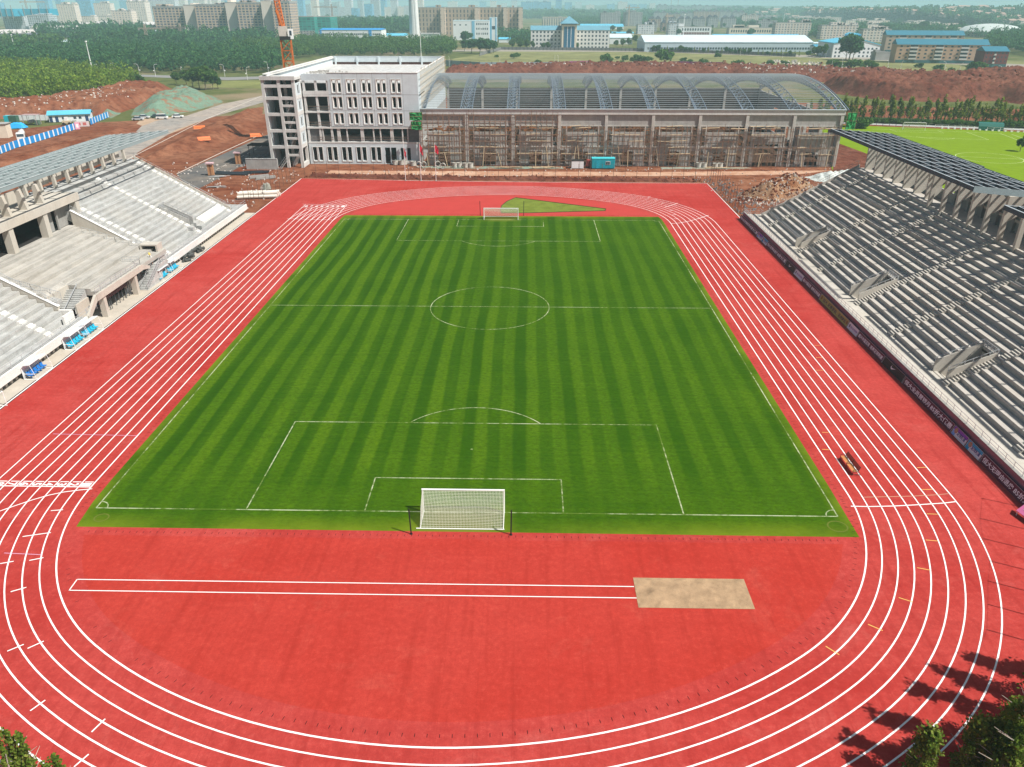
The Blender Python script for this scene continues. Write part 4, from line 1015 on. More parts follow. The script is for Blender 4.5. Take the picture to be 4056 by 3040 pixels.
mound('spoil_ridge',P_((1745,300),(2100,292),(2500,292),(2900,298),(3200,325),(3500,328),(3700,322),(3690,300),(3300,282),(2900,270),(2500,262),(2100,266),(1760,276)),3.4,M_DIRT2,7,2.2,170)
mound('spoil_bank',P_((3220,345),(3300,370),(3450,392),(3700,405),(3950,400),(4160,430),(4160,318),(3980,308),(3800,318),(3650,332),(3400,330)),7.0,M_DIRT2,12,1.9,130)
mound('earth_bank',P_((560,640),(850,585),(1040,505),(1045,420),(960,440),(800,500),(640,575),(545,630)),2.6,M_DIRT,9,.5,60)
mound('earth_bank',P_((-200,760),(120,680),(400,590),(560,525),(480,505),(300,560),(60,620),(-200,690)),2.2,M_DIRT,8,.4,60)
mound('dug_earth_rim',[(-54.,97.6),(-26.6,95.4),(-10,94.6),(20,93.8),(50,93.6),(50,96.2),(20,96.4),(-10,97.2),(-26,98.),(-54,100)],.9,M_DIRT2,1.2,.5,150)
mound('spoil_heap',P_((2905,770),(3000,745),(3080,712),(3170,735),(3270,765),(3150,790),(3080,800),(2990,792)),3.4,dirt_mat('rubble_earth',(.25,.115,.055),(.16,.06,.03),(.40,.27,.17),2.6),6,.9,70)
mound('debris_heap',P_((3180,700),(3260,690),(3400,668),(3430,690),(3330,728),(3230,718)),1.7,M('pale_debris',(.52,.56,.53),.9,.45,1.3,.2),5,.9,60)
# green dust nets over the left bank
def net_mat(name,c):
    t=NT(name); p=t.pos(); n=t.noise(p,.22,5,.65,.8); f=t.noise(p,1.4,4,.7)
    col=t.mix(t.mr(f,.3,.7),sc(c,.75),sc(c,1.2)); col=t.mix(t.mr(n,.50,.62,0,.85),col,(.26,.11,.06)); col=t.mix(t.mr(f,.66,.78,0,.6),col,(.55,.52,.46))
    return t.fin(col,.9)
M_NET=net_mat('dust_net',(.155,.24,.175))
mound('netted_bank',P_((515,460),(640,463),(770,439),(890,403),(840,378),(740,356),(640,378),(540,412)),4.9,M_NET,13,.9,70)
mound('netted_bank',P_((375,455),(440,468),(480,450),(470,412),(420,402),(385,412)),4.2,M_NET,10,.2,40)
# scattered stones and litter on the bare earth
def litter(name,label,poly,n,smin,smax,mat):
    xs=[p[0] for p in poly]; ys=[p[1] for p in poly]; m=MB(); k=0
    while k<n:
        x,y=random.uniform(min(xs),max(xs)),random.uniform(min(ys),max(ys))
        if not inpoly(x,y,poly): continue
        k+=1; s=random.uniform(smin,smax); a=random.uniform(0,3.1); h=s*random.uniform(.25,.7); c,d=math.cos(a)*s,math.sin(a)*s; w=random.uniform(.3,.9)
        q=[(x-c,y-d),(x+d*w,y-c*w),(x+c*.9,y+d*.8),(x-d*w,y+c*w*.8)]
        g0=hgt(x,y); m.add([(u,v,g0-.15) for u,v in q]+[(x+(u-x)*.6,y+(v-y)*.6,g0+.1+h) for u,v in q],[(4,5,6,7),(0,1,5,4),(1,2,6,5),(2,3,7,6),(3,0,4,7)])
    return tag(m.build(name,mat),label,None,None,'stuff')
M_STN=M('pale_stone',(.55,.50,.45),.9,.3,2); M_STR=M('red_clod',(.16,.05,.028),.95,.3,2); M_STG=M('grey_scrap',(.20,.20,.20),.8,.5,2)
site=[(-54,98),(-20,96),(50,94.5),(53,60),(58,60),(86,90),(92,112),(-24,114)]
litter('loose_stones','pale loose stones strewn over the red earth before the hall',site,420,.08,.34,M_STN)
litter('earth_clods','dark red earth clods along the far edge of the track',[(-55,97.),(52,93),(52,97.5),(-55,101)],700,.1,.42,M_STR)
litter('site_scrap','dark scrap pieces on the strip of earth by the fence',[(53.3,57),(60,66),(60,96),(50,98),(50,94),(53,93)],240,.1,.4,M_STG)
litter('loose_stones','pale stones scattered left of the track corner',[(-57,60),(-90,70),(-100,120),(-60,108),(-56,97)],260,.1,.4,M_STN)
litter('heap_rubble','broken stone pieces covering the earth heap by the right stand',P_((2890,795),(3080,705),(3290,760),(3260,850),(3050,830)),760,.12,.42,M_STN)
litter('heap_clods','brown clods on the earth heap',P_((2890,795),(3080,715),(3270,760),(3050,800)),520,.15,.5,M_STR)
litter('ridge_stones','pale blocks along the spoil ridge behind the hall',P_((1800,292),(2500,284),(3200,318),(3700,325),(3700,298),(2900,270),(2000,272)),260,.4,1.3,M_STN)
litter('ridge_clods','dark clods along the spoil ridge behind the hall',P_((1760,296),(2500,290),(3200,325),(3950,395),(4060,330),(3700,300),(2900,268),(2000,268)),900,.5,1.6,M_STR)
litter('bank_stones','pale stones on the left earth bank',P_((0,470),(330,455),(560,415),(520,370),(330,395),(0,430)),240,.2,.7,M_STN)
# ------------------------------------------------------------------ roads
M_ASPH=dirt_mat('dusty_asphalt',(.20,.185,.17),(.13,.12,.11),(.34,.27,.21),.8)
def road(name,poly,z,mat=M_ASPH): sheet(name,[at(*p) for p in poly],z,mat)
road('site_road',[(400,655),(430,600),(520,540),(560,500),(620,478),(740,458),(880,412),(1045,378),(1045,405),(870,455),(703,511),(545,604),(470,690)],-.088,dirt_mat('pale_asphalt',(.31,.29,.265),(.22,.20,.185),(.42,.35,.29),.8))
road('dusty_forecourt',[(520,585),(620,520),(540,490),(560,470),(720,462),(820,470),(700,520)],-.095,M('dust',(.42,.30,.21),.95,.2,.3))
road('site_road',[(700,690),(860,620),(1040,540),(1075,528),(1075,620),(985,640),(880,700),(790,745),(735,735)],-.09,dirt_mat('asphalt',(.13,.128,.125),(.09,.09,.09),(.24,.20,.16),.8))
m=MB()
for i in range(9):
    a=at(832+24.5*i,684-12.6*i); b=at(844+24.5*i,678-12.6*i); m.ribbon([a,b],.22,-.075)
m.ribbon([at(700,688),at(860,612),at(1040,530)],.35,-.075); m.ribbon([at(470,648),at(640,562),at(820,470),at(1056,372)],.3,-.075)
struct(m.build('road_marks',M('road_paint',(.66,.60,.52),.8)))
road('highway',[(500,302),(900,318),(1080,312),(1080,302),(900,306),(500,294)],-.08,M('highway_asphalt',(.24,.235,.23),.9))
road('grass_field',[(835,345),(1060,352),(1060,318),(850,322)],-.1,M('field_grass',(.19,.20,.07),.95,.35,.05))
road('meadow',[(1740,262),(2500,268),(3300,285),(4200,335),(4200,245),(3300,225),(2400,205),(2000,200),(1800,232)],-.1,M('meadow_grass',(.20,.20,.085),.95,.45,.04))
road('far_road',[(1760,204),(2560,206),(3300,232),(4200,275),(4200,262),(3300,222),(2560,198),(1760,197)],-.09,M('far_road_grey',(.30,.27,.23),.9))
m=MB()
for k in range(26):
    u,v=random.uniform(1900,3900),0; v=228+(u-1900)*.028+random.uniform(-10,22)
    x,y=at(u,v); plant('bush%d'%(k%3),x,y,random.uniform(.8,1.9),'bush in the rough meadow behind the spoil ridge','bushes in the meadow')
# ================================================================== the town behind
M_ROOFG=M('flat_roof_grey',(.36,.36,.35),.9,.2,.2); M_CYAN=M('cyan_sheet_roof',(.12,.48,.66),.5,.1,.15); M_BLUE=M('blue_sheet_roof',(.03,.30,.68),.5,.1,.15)
M_PALE=M('pale_sheet_roof',(.62,.74,.77),.5,.08,.1); M_WHITE=M('white_cladding',(.82,.84,.85),.6,.06,.15); M_TEALR=M('teal_tile_roof',(.13,.30,.38),.7,.15,.2)
M_WIN=M('window_glass',(.05,.075,.095),.2,.4,.6); M_GLASS=M('blue_glass',(.03,.13,.24),.15,.2,.2); M_CRM=M('cream_wall',(.74,.65,.52),.85,.08,.2)
def geo(u0,u1,vb,vt):
    um=(u0+u1)/2; x,y=at(um,vb,-.1); x0=aty(u0,vb,y)[0]; x1=aty(u1,vb,y)[0]; h=aty(um,vt,y)[2]
    return x0,x1,y,h
def block(name,label,u0,u1,vb,vt,depth,mat,roof=M_ROOFG,cat='building',parapet=.8,clutter=4,rz=0.,group=None,gable=0,hbot=0):
    x0,x1,y,h=geo(u0,u1,vb,vt); cx=(x0+x1)/2; w=(x1-x0)/2
    r=thing(name,label,cat,(cx,y+depth/2,-.1),rz,group); d=depth/2
    m=MB(); m.box(-w,-d,hbot,w,d,h); m.build('walls',mat,r)
    m=MB()
    if gable:
        m.add([(-w-.4,-d-.4,h+.02),(w+.4,-d-.4,h+.02),(w+.4,d+.4,h+.02),(-w-.4,d+.4,h+.02),(-w-.4,0,h+gable),(w+.4,0,h+gable)],[(0,1,5,4),(3,4,5,2),(0,4,3),(1,2,5),(0,3,2,1)])
    else:
        t=.3; p=parapet
        for b in ((-w-.1,-d-.1,w+.1,-d+t),(-w-.1,d-t,w+.1,d+.1),(-w-.1,-d+t,-w+t,d-t),(w-t,-d+t,w+.1,d-t)): m.box(b[0],b[1],h+.01,b[2],b[3],h+p)
        m.box(-w+t,-d+t,h-.2,w-t,d-t,h+.06)
    rf=m.build('roof',roof,r)
    if clutter and not gable:
        m=MB()
        for k in range(clutter):
            cx_=random.uniform(-w*.85,w*.85); s=random.uniform(.03,.09)*2*w+1; m.box(cx_-s,-d*.5,h+.07,cx_+s,d*.5,h+random.uniform(2,4.5))
        m.build('roof_huts',mat,rf)
    r['hh']=h; r['ww']=w; r['dd']=d
    return r
def wgrid(root,wall,xs,zs,w,h,mat=None,face='front',off=0.,name='window'):
    mat=mat or M_WIN; d=root['dd']; ww=root['ww']; me=None
    for x in xs:
        for z in zs:
            if me is None:
                m=MB()
                if face=='front': m.box(-w/2,-.05,-h/2,w/2,.02,h/2)
                else: m.box(-.02,-w/2,-h/2,.05,w/2,h/2)
                o=m.build(name,mat,wall); me=o.data
            else: o=bpy.data.objects.new(name,me); COL.objects.link(o); o.parent=wall
            o.location=(x,-d-off,z) if face=='front' else (ww+off,x,z)
def wl(r): return [c for c in r.children if c.name.startswith('walls')][0]
def lin(a,b,n): return [a+(b-a)*(i+.5)/n for i in range(n)]
F_CREAM=facade('tower_cream',(.78,.67,.57),(.36,.35,.36),5.2,3.,(.2,.62),(.22,.72),.06,((.66,.60,.54),1.),.16)
F_CREAM2=facade('tower_cream_b',(.80,.71,.62),(.40,.39,.40),4.4,3.,(.25,.7),(.2,.75),.06,((.70,.66,.62),2.),.2)
F_PALE=facade('tower_pale_frame',(.66,.68,.70),(.34,.40,.44),4.,3.2,(.18,.82),(.2,.85),.06)
F_FRAME=facade('tower_frame',(.66,.70,.72),(.16,.22,.26),3.6,3.2,(.12,.88),(.15,.85),.1)
F_BLUEG=facade('tower_blue_glass',(.20,.44,.62),(.10,.33,.52),3.,4.,(.1,.95),(.1,.9),.06)
F_SLAB=facade('slab_grey_beige',(.60,.46,.34),(.13,.14,.18),4.6,3.,(.14,.80),(.22,.86),.08,((.50,.44,.36),1.),.12)
F_SLABP=facade('slab_pier',(.80,.70,.60),(.64,.55,.48),30,3.,(.4,.6),(.3,.5),.04)
F_BROWN=facade('brown_slab',(.42,.33,.25),(.085,.085,.10),5.4,6.,(.12,.46),(.25,.95),.06)
F_RES=facade('residential_cream',(.66,.57,.49),(.16,.17,.19),4.2,3.,(.2,.7),(.3,.8),.1,((.60,.58,.54),2.),.3)
F_RESG=facade('residential_grey',(.33,.33,.34),(.12,.13,.16),4.,3.,(.2,.75),(.3,.8),.12,((.45,.44,.43),2.),.2)
F_RESB=facade('residential_brown',(.36,.25,.20),(.10,.10,.12),4.,3.,(.25,.75),(.3,.8),.1,((.5,.46,.42),2.),.15)
F_NET=facade('net_block',(.03,.30,.25),(.025,.17,.16),6.,3.,(.1,.9),(.1,.8),.2)
F_ARC=facade('arcade_block',(.24,.24,.30),(.14,.15,.20),7.,6.,(.2,.8),(.2,.8),.1)
# --- far left towers
T=[('cream tower block with the shorter left twin',205,262,104,58,F_CREAM,18),('tall cream tower block behind the low pair',243,312,108,18,F_CREAM,20),('wide cream tower block with round roof huts',296,382,106,66,F_CREAM2,20),
 ('tall cream tower with white roof huts',387,452,100,14,F_CREAM2,20),('lower cream tower before the taller white hutted one',396,466,106,66,F_CREAM2,16),('broad cream tower nearest the grey slab',456,534,126,44,F_CREAM,20),('tall cream tower behind the broad one',520,592,112,8,F_CREAM2,22),
 ('grey lined tower under a blue netted top',24,108,124,56,F_PALE,26),('open concrete frame tower with blue netted crown',122,206,130,62,F_FRAME,26)]
for lb,u0,u1,vb,vt,mt,dp in T: block('tower_block',lb,u0,u1,vb,vt,dp,mt,group='tower blocks on the far left')
for u0,u1,vb,vt,lb in ((2,76,66,36,'blue'),(114,216,63,36,'bright blue')):
    x0,x1,y,h=geo(u0,u1,126,vt); z0=aty((u0+u1)/2,vb,y-3)[2]
    r=thing('climbing_net',('%s safety net round the top of the grey lined tower' if u0<50 else '%s safety net round the top of the concrete frame tower')%lb,'safety net',((x0+x1)/2,y+12,0)); m=MB(); w=(x1-x0)/2
    m.box(-w,-14,z0,w,14,h); o=m.build('netting',M('blue_netting_%d'%u0,(.03,.36,.52),.7,.2,.1),r)
    m=MB(); [m.beam((w*q,-15,z0-4),(w*q,-15,h+6),.7,.7,up=(0,1,0)) for q in (-.9,-.3,.3,.9)]; m.build('mast',M_ROOFG,r)
T2=[('tall blue glass tower rising out of the picture',316,374,78,-70,F_BLUEG),('faint blue tower left of the cream pair',158,206,70,-60,F_BLUEG),('faint slim blue tower behind the tall cream tower',232,256,66,-60,F_BLUEG),('faint blue tower by the wide sky gap',388,432,60,-40,F_BLUEG),('white gridded tower behind the grey slab',594,706,88,-60,F_PALE),('faint blue tower at the far left edge',-30,16,70,10,F_BLUEG),('faint blue tower beside the white gridded one',482,520,62,4,F_BLUEG)]
for lb,u0,u1,vb,vt,mt in T2: block('tower_block',lb,u0,u1,vb,vt,26,mt,clutter=2,group='tower blocks on the far left')
# distant skyline across the middle
k=0
for u in range(640,1680,26):
    w=random.uniform(18,34); vt=random.uniform(-50,20) if u<1250 else random.uniform(-25,34); vb=random.uniform(62,80)
    block('distant_tower','pale distant tower in the hazy skyline above the factories',u,u+w,vb,vt,30,random.choice((F_CREAM2,F_PALE,F_BLUEG,F_FRAME)),clutter=1,group='distant towers in the haze'); k+=1
for u in range(1690,2620,42):
    w=random.uniform(18,40); vt=random.uniform(2,26); vb=random.uniform(48,58)
    block('distant_tower','faint distant block in the hazy skyline above the brown slab',u,u+w,vb,vt,30,random.choice((F_PALE,F_BLUEG,F_CREAM2)),clutter=1,group='distant blocks in the haze')
block('office_slab','wide hazy blue glass office slab behind the brown block',2063,2182,62,8,40,F_BLUEG)
block('tower_block','slim hazy tower right of the blue office slab',2200,2224,60,-20,30,F_BLUEG)
# arcade street with pale spires
for i,(u0,u1,vb,vt) in enumerate(((-10,112,162,135),(120,300,148,118),(215,300,118,104),(305,382,122,103),(385,440,116,96),(535,630,122,100))):
    r=block('shopping_arcade','low dark blue arcade building, %s from the left'%ORD[i],u0,u1,vb,vt,24,F_ARC,M('arcade_roof',(.20,.22,.30),.8),group='arcade buildings under the towers',clutter=0)
    m=MB(); h,w,d=r['hh'],r['ww'],r['dd']
    for q in lin(-w,w,5): m.add([(q-w*.14,-d-.5,h),(q+w*.14,-d-.5,h),(q,-d-.5,h+5),(q-w*.14,d,h),(q+w*.14,d,h),(q,d,h+5)],[(0,1,2),(3,5,4),(0,2,5,3),(1,4,5,2)])
    m.build('gables',M('arcade_gable',(.55,.52,.50),.8),r)
for i,(u,vb,vt) in enumerate(((108,155,118),(165,138,108),(276,138,102),(382,128,96),(433,136,92))):
    x,y=at(u,vb); h=aty(u,vt,y)[2]; r=thing('spire_tower','pale pointed spire tower by the arcade, %s from the left'%ORD[i],'tower',(x,y,0),0,'spires along the arcade'); m=MB(); m.box(-2.6,-2.6,0,2.6,2.6,h*.6); m.build('shaft',M_CRM,r); m=MB(); m.tube((0,0,h*.6),(0,0,h),4,.2,8); m.build('spire',M_WHITE,r)
# grey beige slab block in four stretches with pale piers
for i,(a,b,vt) in enumerate(((628,748,32),(792,912,24),(956,1052,16),(1094,1164,12))):
    r=block('slab_block','long grey beige slab block with dark window strips, %s stretch from the left'%ORD[i],a,b,163+i*2,vt,34,F_SLAB,group='grey beige slab blocks',clutter=5,parapet=2)
for i,(a,b,vt) in enumerate(((749,791,22),(913,955,12),(1053,1093,4))):
    block('stair_tower','plain pale stair tower between slab stretches, %s from the left'%ORD[i],a,b,164+i*2,vt,40,F_SLABP,group='pale stair towers of the slab blocks',clutter=1)
block('netted_block','low block wrapped in teal netting before the grey slab',680,862,162,140,26,F_NET,M('teal_net_roof',(.04,.25,.22),.8)); 
for lb,u0,u1,vb,vt in (('teal netted block right of the orange tower crane',1086,1252,160,68),('teal netted block behind the blue roofed factory',1210,1316,158,68)):
    r=block('netted_block',lb,u0,u1,vb,vt,40,F_NET,clutter=0); w,d,h=r['ww'],r['dd'],r['hh']
    m=MB(); m.box(-w+.5,-d-.6,0,w-.5,-d-.05,h*.42); m.build('bare_floors',F_RESG,r)
# far blue sheds
def shed(label,u0,u1,vb,ve,vr,depth,wall=M_WHITE,roof=M_CYAN,name='factory_shed',cat='shed',wins=0,group=None,rz=0.):
    x0,x1,y,h=geo(u0,u1,vb,ve); hr=aty((u0+u1)/2,vr,y+depth/2)[2]
    return block(name,label,u0,u1,vb,ve,depth,wall,roof,cat,gable=max(.8,hr-h),rz=rz,group=group)
shed('long pale blue shed roof beyond the left forest',192,330,170,166,158,30,M_WHITE,M_PALE)
shed('low cyan roofed shed left of the grey slab',406,574,150,145,133,40,M_WHITE,M_CYAN)
shed('narrow white shed behind the cyan one',440,640,134,128,120,20,M_WHITE,M_PALE)
shed('pale shed at the edge of the cleared ground',330,500,176,168,162,22,M_CRM,M_PALE)
# blue factory
r=shed('three storey white factory with a bright blue roof',1272,1514,172,119,112,34,M_WHITE,M_BLUE,'factory','factory')
w,d,h=r['ww'],r['dd'],r['hh']; wll=wl(r)
for z in (h*.34,h*.68): wgrid(r,wll,lin(-w+1,w*.52,24),[z],(w*1.5)/24*.72,h*.13)
m=MB(); m.box(w*.58,-d-.3,0,w*.68,-d+.02,h+.02); m.box(-w-.05,-d-.3,0,-w+2,-d+.02,h+.02); m.build('blue_pilasters',M_BLUE,r)
wgrid(r,wll,lin(w*.7,w*.97,4),[h*.68,h*.34,h*.12],2.2,1.6)
shed('low annex with cyan roof beside the blue roofed factory',1518,1608,162,142,132,26)
m=MB(); 
r=thing('rubble_heap','dark heap of rubble before the blue roofed factory','rubble',(*at(1270,176),0)); 
for kk in range(120): a,b=random.gauss(0,24),random.gauss(0,6); s=random.uniform(1,3); m.cbox((a,b,random.uniform(0,1.6)),(s,s*1.2,s))
m.build('rubble',M('dark_rubble',(.16,.13,.14),.9,.5,.3),r)
# chimney and silos
x,y=at(1644,158); r=thing('chimney','tall white factory chimney rising out of the picture','chimney',(x,y,0)); s=(aty(1665,158,y)[0]-aty(1623,158,y)[0])/2
m=MB(); 
for q in range(14): m.tube((0,0,q*7),(0,0,q*7+6.85),s*(1-q*.028),s*(1-(q+1)*.028),20)
m.build('shaft',M('chimney_white',(.70,.70,.68),.8,.08,.1),r); m=MB(); m.tube((s*.6,-s,0),(s*.45,-s*.75,95),.35,.3); m.build('ladder_pipe',M_WHITE,r)
x,y=at(1688,132); s=(aty(1704,132,y)[0]-aty(1672,132,y)[0])/2; h=aty(1688,78,y)[2]
for i,q in enumerate((-.55,.55)):
    r=thing('silo','white silo with a domed top, %s of the pair by the chimney'%('left' if i==0 else 'right'),'silo',(x+q*s,y+i*3,0),0,'silos by the chimney'); m=MB(); m.tube((0,0,0),(0,0,h*.9),s*.5,n=18); m.build('tank',M_WHITE,r); m=MB(); m.tube((0,0,h*.9),(0,0,h),s*.5,s*.15,18); m.build('dome',M_WHITE,r)
shed('grey process shed at the foot of the silos',1668,1740,158,134,132,14,M('pale_green_wall',(.42,.52,.47),.8),M_ROOFG)
block('workshop','low brick workshop right of the chimney',1655,1800,172,158,16,M('dusty_brick',(.42,.33,.26),.9),clutter=2)
shed('small white hut with blue roof between chimney and white works',1726,1790,136,114,110,12,M_WHITE,M_BLUE)
# brown slab
for i,(a,b) in enumerate(((1662,1746),(1766,1880),(1899,1992),(2011,2052))):
    block('brown_block','brown slab block with staggered windows, %s stretch from the left'%ORD[i],a,b,142,32,26,F_BROWN,group='brown slab blocks',clutter=1,parapet=1)
for i,(a,b) in enumerate(((1747,1765),(1881,1898),(1993,2010),(2053,2070))):
    block('stair_tower','cream stair tower of the brown slab, %s from the left'%ORD[i],a,b,143,31,29,facade('cream_pier%d'%i,(.62,.50,.40),(.42,.34,.28),6,3,(.35,.65),(.2,.8),.04),group='cream stair towers',clutter=0)
# white works with blue stripe
r=block('works_building','white works building with a pale blue corner stripe',1796,1938,160,84,34,M_WHITE,M_PALE,'factory',clutter=0); w,d,h=r['ww'],r['dd'],r['hh']
m=MB(); m.box(w*.04,-d-.25,0,w*.2,-d+.02,h); m.build('blue_stripe',M('pale_blue_panel',(.22,.50,.70),.6),r)
wgrid(r,wl(r),[-w*.9,-w*.6,-w*.28],[h*.8,h*.16],2.4,1.3); wgrid(r,wl(r),lin(w*.26,w*.96,6),[h*.85,h*.6,h*.34],1.5,2.2)
r=block('works_tower','white lift tower with blue edges right of the works building',1940,1968,168,72,16,M_WHITE,M_PALE,'tower',clutter=0); w,d,h=r['ww'],r['dd'],r['hh']
m=MB(); m.box(-w,-d-.2,0,-w*.4,-d+.02,h); m.box(w*.6,-d-.2,0,w,-d+.02,h); m.build('blue_stripe',M('pale_blue_panel',(.22,.50,.70)),r); wgrid(r,wl(r),[w*.1],[h*.6],w*.9,h*.14)
shed('small blue roofed hut by the lift tower',1976,2022,170,156,148,14,M_WHITE,M_CYAN)
# colonnade building and office with glass centre
r=block('colonnade_building','pale building with a row of tall columns behind the office',2148,2252,104,70,22,F_RESG,M_CRM,clutter=1); w,d,h=r['ww'],r['dd'],r['hh']
for q in lin(-w,w,11): m=MB(); m.box(q-.9,-d-1.2,0,q+.9,-d-.02,h*.86); m.build('column',M_CRM,r)
def office(label,u0,u1,vb,ve,nx,nz):
    r=block('office_wing',label,u0,u1,vb,ve,20,M('office_wall',(.72,.72,.70),.85,.06,.2),M_TEALR,gable=4.2,cat='office'); w,d,h=r['ww'],r['dd'],r['hh']
    wgrid(r,wl(r),lin(-w*.95,w*.95,nx),[h*(q+.5)/nz for q in range(nz)],w*1.9/nx*.46,h/nz*.5); return r
office('left office wing with a teal roof beside the glass centre',2102,2224,196,120,8,5); office('right office wing with a teal roof beside the glass centre',2278,2412,196,120,9,5)
r=block('office_centre','tall office centre with dark blue glass under a teal pyramid roof',2224,2282,198,98,24,M_CRM,M_TEALR,gable=.9,cat='office'); w,d,h=r['ww'],r['dd'],r['hh']
m=MB(); m.box(-w*.72,-d-.3,2,w*.72,-d+.02,h*.92); m.build('glass_front',M_GLASS,r); m=MB()
for q in (-.24,.24): m.box(w*q-.25,-d-.5,2,w*q+.25,-d-.31,h*.92)
m.build('mullions',M_WHITE,r); m=MB(); m.add([(-w-2,-d-2,h+.95),(w+2,-d-2,h+.95),(w+2,d+2,h+.95),(-w-2,d+2,h+.95),(0,0,h+8)],[(0,1,4),(1,2,4),(2,3,4),(3,0,4),(3,2,1,0)]); m.build('pyramid_roof',M_TEALR,r)
shed('low white hall with cyan roof right of the office',2300,2470,116,106,95,40,M_WHITE,M_CYAN); shed('gabled white shed right of the office wing',2414,2504,176,150,134,44,M_WHITE,M_PALE); shed('small pale shed behind the gabled white one',2425,2510,140,132,126,24,M_WHITE,M_CYAN)
for lb,u0,u1,vb,vt,mt in (('grey apartment block with a cream edge',2378,2456,104,52,F_RESG),('grey apartment block by the construction crane',2470,2542,104,50,F_RESG),('white boxy block below the gabled houses',2525,2590,136,100,F_PALE),('white office with dark windows and side piers',2646,2684,140,95,F_PALE)):
    block('apartment_block',lb,u0,u1,vb,vt,22,mt)
r=block('low_office','white low office with two rows of dark windows',2684,2815,144,108,18,M_WHITE,clutter=1,cat='office'); w,d,h=r['ww'],r['dd'],r['hh']; wgrid(r,wl(r),lin(-w*.8,w*.9,11),[h*.74],w*.1,h*.26); wgrid(r,wl(r),lin(-w*.8,w*.9,11),[h*.3],w*.14,h*.26,M('maroon_panel',(.22,.10,.10)))
r=block('low_office','long cream office with even square windows',2886,3104,142,112,18,M_CRM,clutter=3,cat='office'); w,d,h=r['ww'],r['dd'],r['hh']; wgrid(r,wl(r),lin(-w*.95,w*.95,22),[h*.6],w*.05,h*.34)
# grey gabled town houses in stepped rows
kk=0
for row,(vb,vt,us) in enumerate(((64,36,range(2600,2960,46)),(86,52,range(2588,2950,52)),(110,76,range(2570,2900,58)),(126,92,range(2560,2680,60)))):
    for u in us:
        vt2=vt+random.uniform(-6,6)+ (0 if row else -8)
        r=block('gabled_block','grey gabled town block in the stepped rows behind the long factory',u,u+random.uniform(40,54),vb,vt2,20,random.choice((F_RESG,F_RESB,F_RESG)),clutter=0,group='grey gabled blocks',parapet=.4); h,w,d=r['hh'],r['ww'],r['dd']
        m=MB()
        for q in (-.5,.5): m.add([(w*(q-.42),-d-.4,h+.5),(w*(q+.42),-d-.4,h+.5),(w*q,-d-.4,h+5.5),(w*(q-.42),d,h+.5),(w*(q+.42),d,h+.5),(w*q,d,h+5.5)],[(0,1,2),(3,5,4),(0,2,5,3),(1,4,5,2),(0,3,4,1)])
        m.build('gables',M('slate_roof',(.15,.15,.19),.8,.2,.2),r)
# long pale factory
shed('bright blue long roof behind the pale factory',2830,3172,160,152,136,30,M_WHITE,M('sky_blue_roof',(.08,.42,.66),.5))
r=shed('very long factory with a pale sheet roof',2552,3216,206,168,139,60,M('blue_white_wall',(.50,.60,.66),.7,.06,.1),M('pale_cyan_roof',(.62,.76,.82),.5,.1,.08),'long_factory','factory'); w,d,h=r['ww'],r['dd'],r['hh']; wgrid(r,wl(r),lin(-w*.97,w*.97,60),[h*.35],w*.024,h*.22)
m=MB()
for q in (-.1,.02,.5,.72,.86): m.beam((w*q,-d*.8,h+ (0)),(w*q+6,-d*.15,h+1),3,.3)
shed('little cyan roofed shed between the two factories',3226,3292,214,185,176,16,M_WHITE,M('teal_blue_roof',(.06,.30,.45),.5)); shed('small white shed in front of the cyan one',3220,3300,180,172,168,30,M_WHITE,M_PALE)
# gabled white mill
x0,x1,y,h=geo(3294,3478,229,172); r=thing('mill_building','white gabled mill with a bright cyan roof and small square windows','factory',((x0+x1)/2,y+20,-.1)); w=(x1-x0)/2; d=20; r['ww'],r['dd'],r['hh']=w,d,h
hp=aty(3400,160,y)[2]; m=MB(); m.extr([(-w,0),(w,0),(w,h*.86),(w*.2,hp),(-w*.2,hp),(-w,h*.98)],'y',-d,d); o=m.build('walls',M_WHITE,r)
m=MB(); m.extr([(-w-.6,h*.98+.02),(-w*.2,hp+.02),(w*.2,hp+.02),(w+.6,h*.86),(w+.6,h*.86+.6),(w*.2,hp+.7),(-w*.2,hp+.7),(-w-.6,h*.98+.7)],'y',-d-.5,d+.3); m.build('roof',M_CYAN,r)
m=MB(); m.box(-w*.1,-d*.6,hp+.7,w*.24,d*.4,hp+4); m.extr([(-w*.14,hp+4),(w*.07,hp+5.6),(w*.28,hp+4)],'y',-d*.62,d*.42); m.build('roof_vent',M_CYAN,r)
wgrid(r,o,[-w*.87,-w*.7,w*.16,w*.34,w*.52,w*.68,w*.86],[h*.62,h*.36,h*.1],w*.075,h*.13)
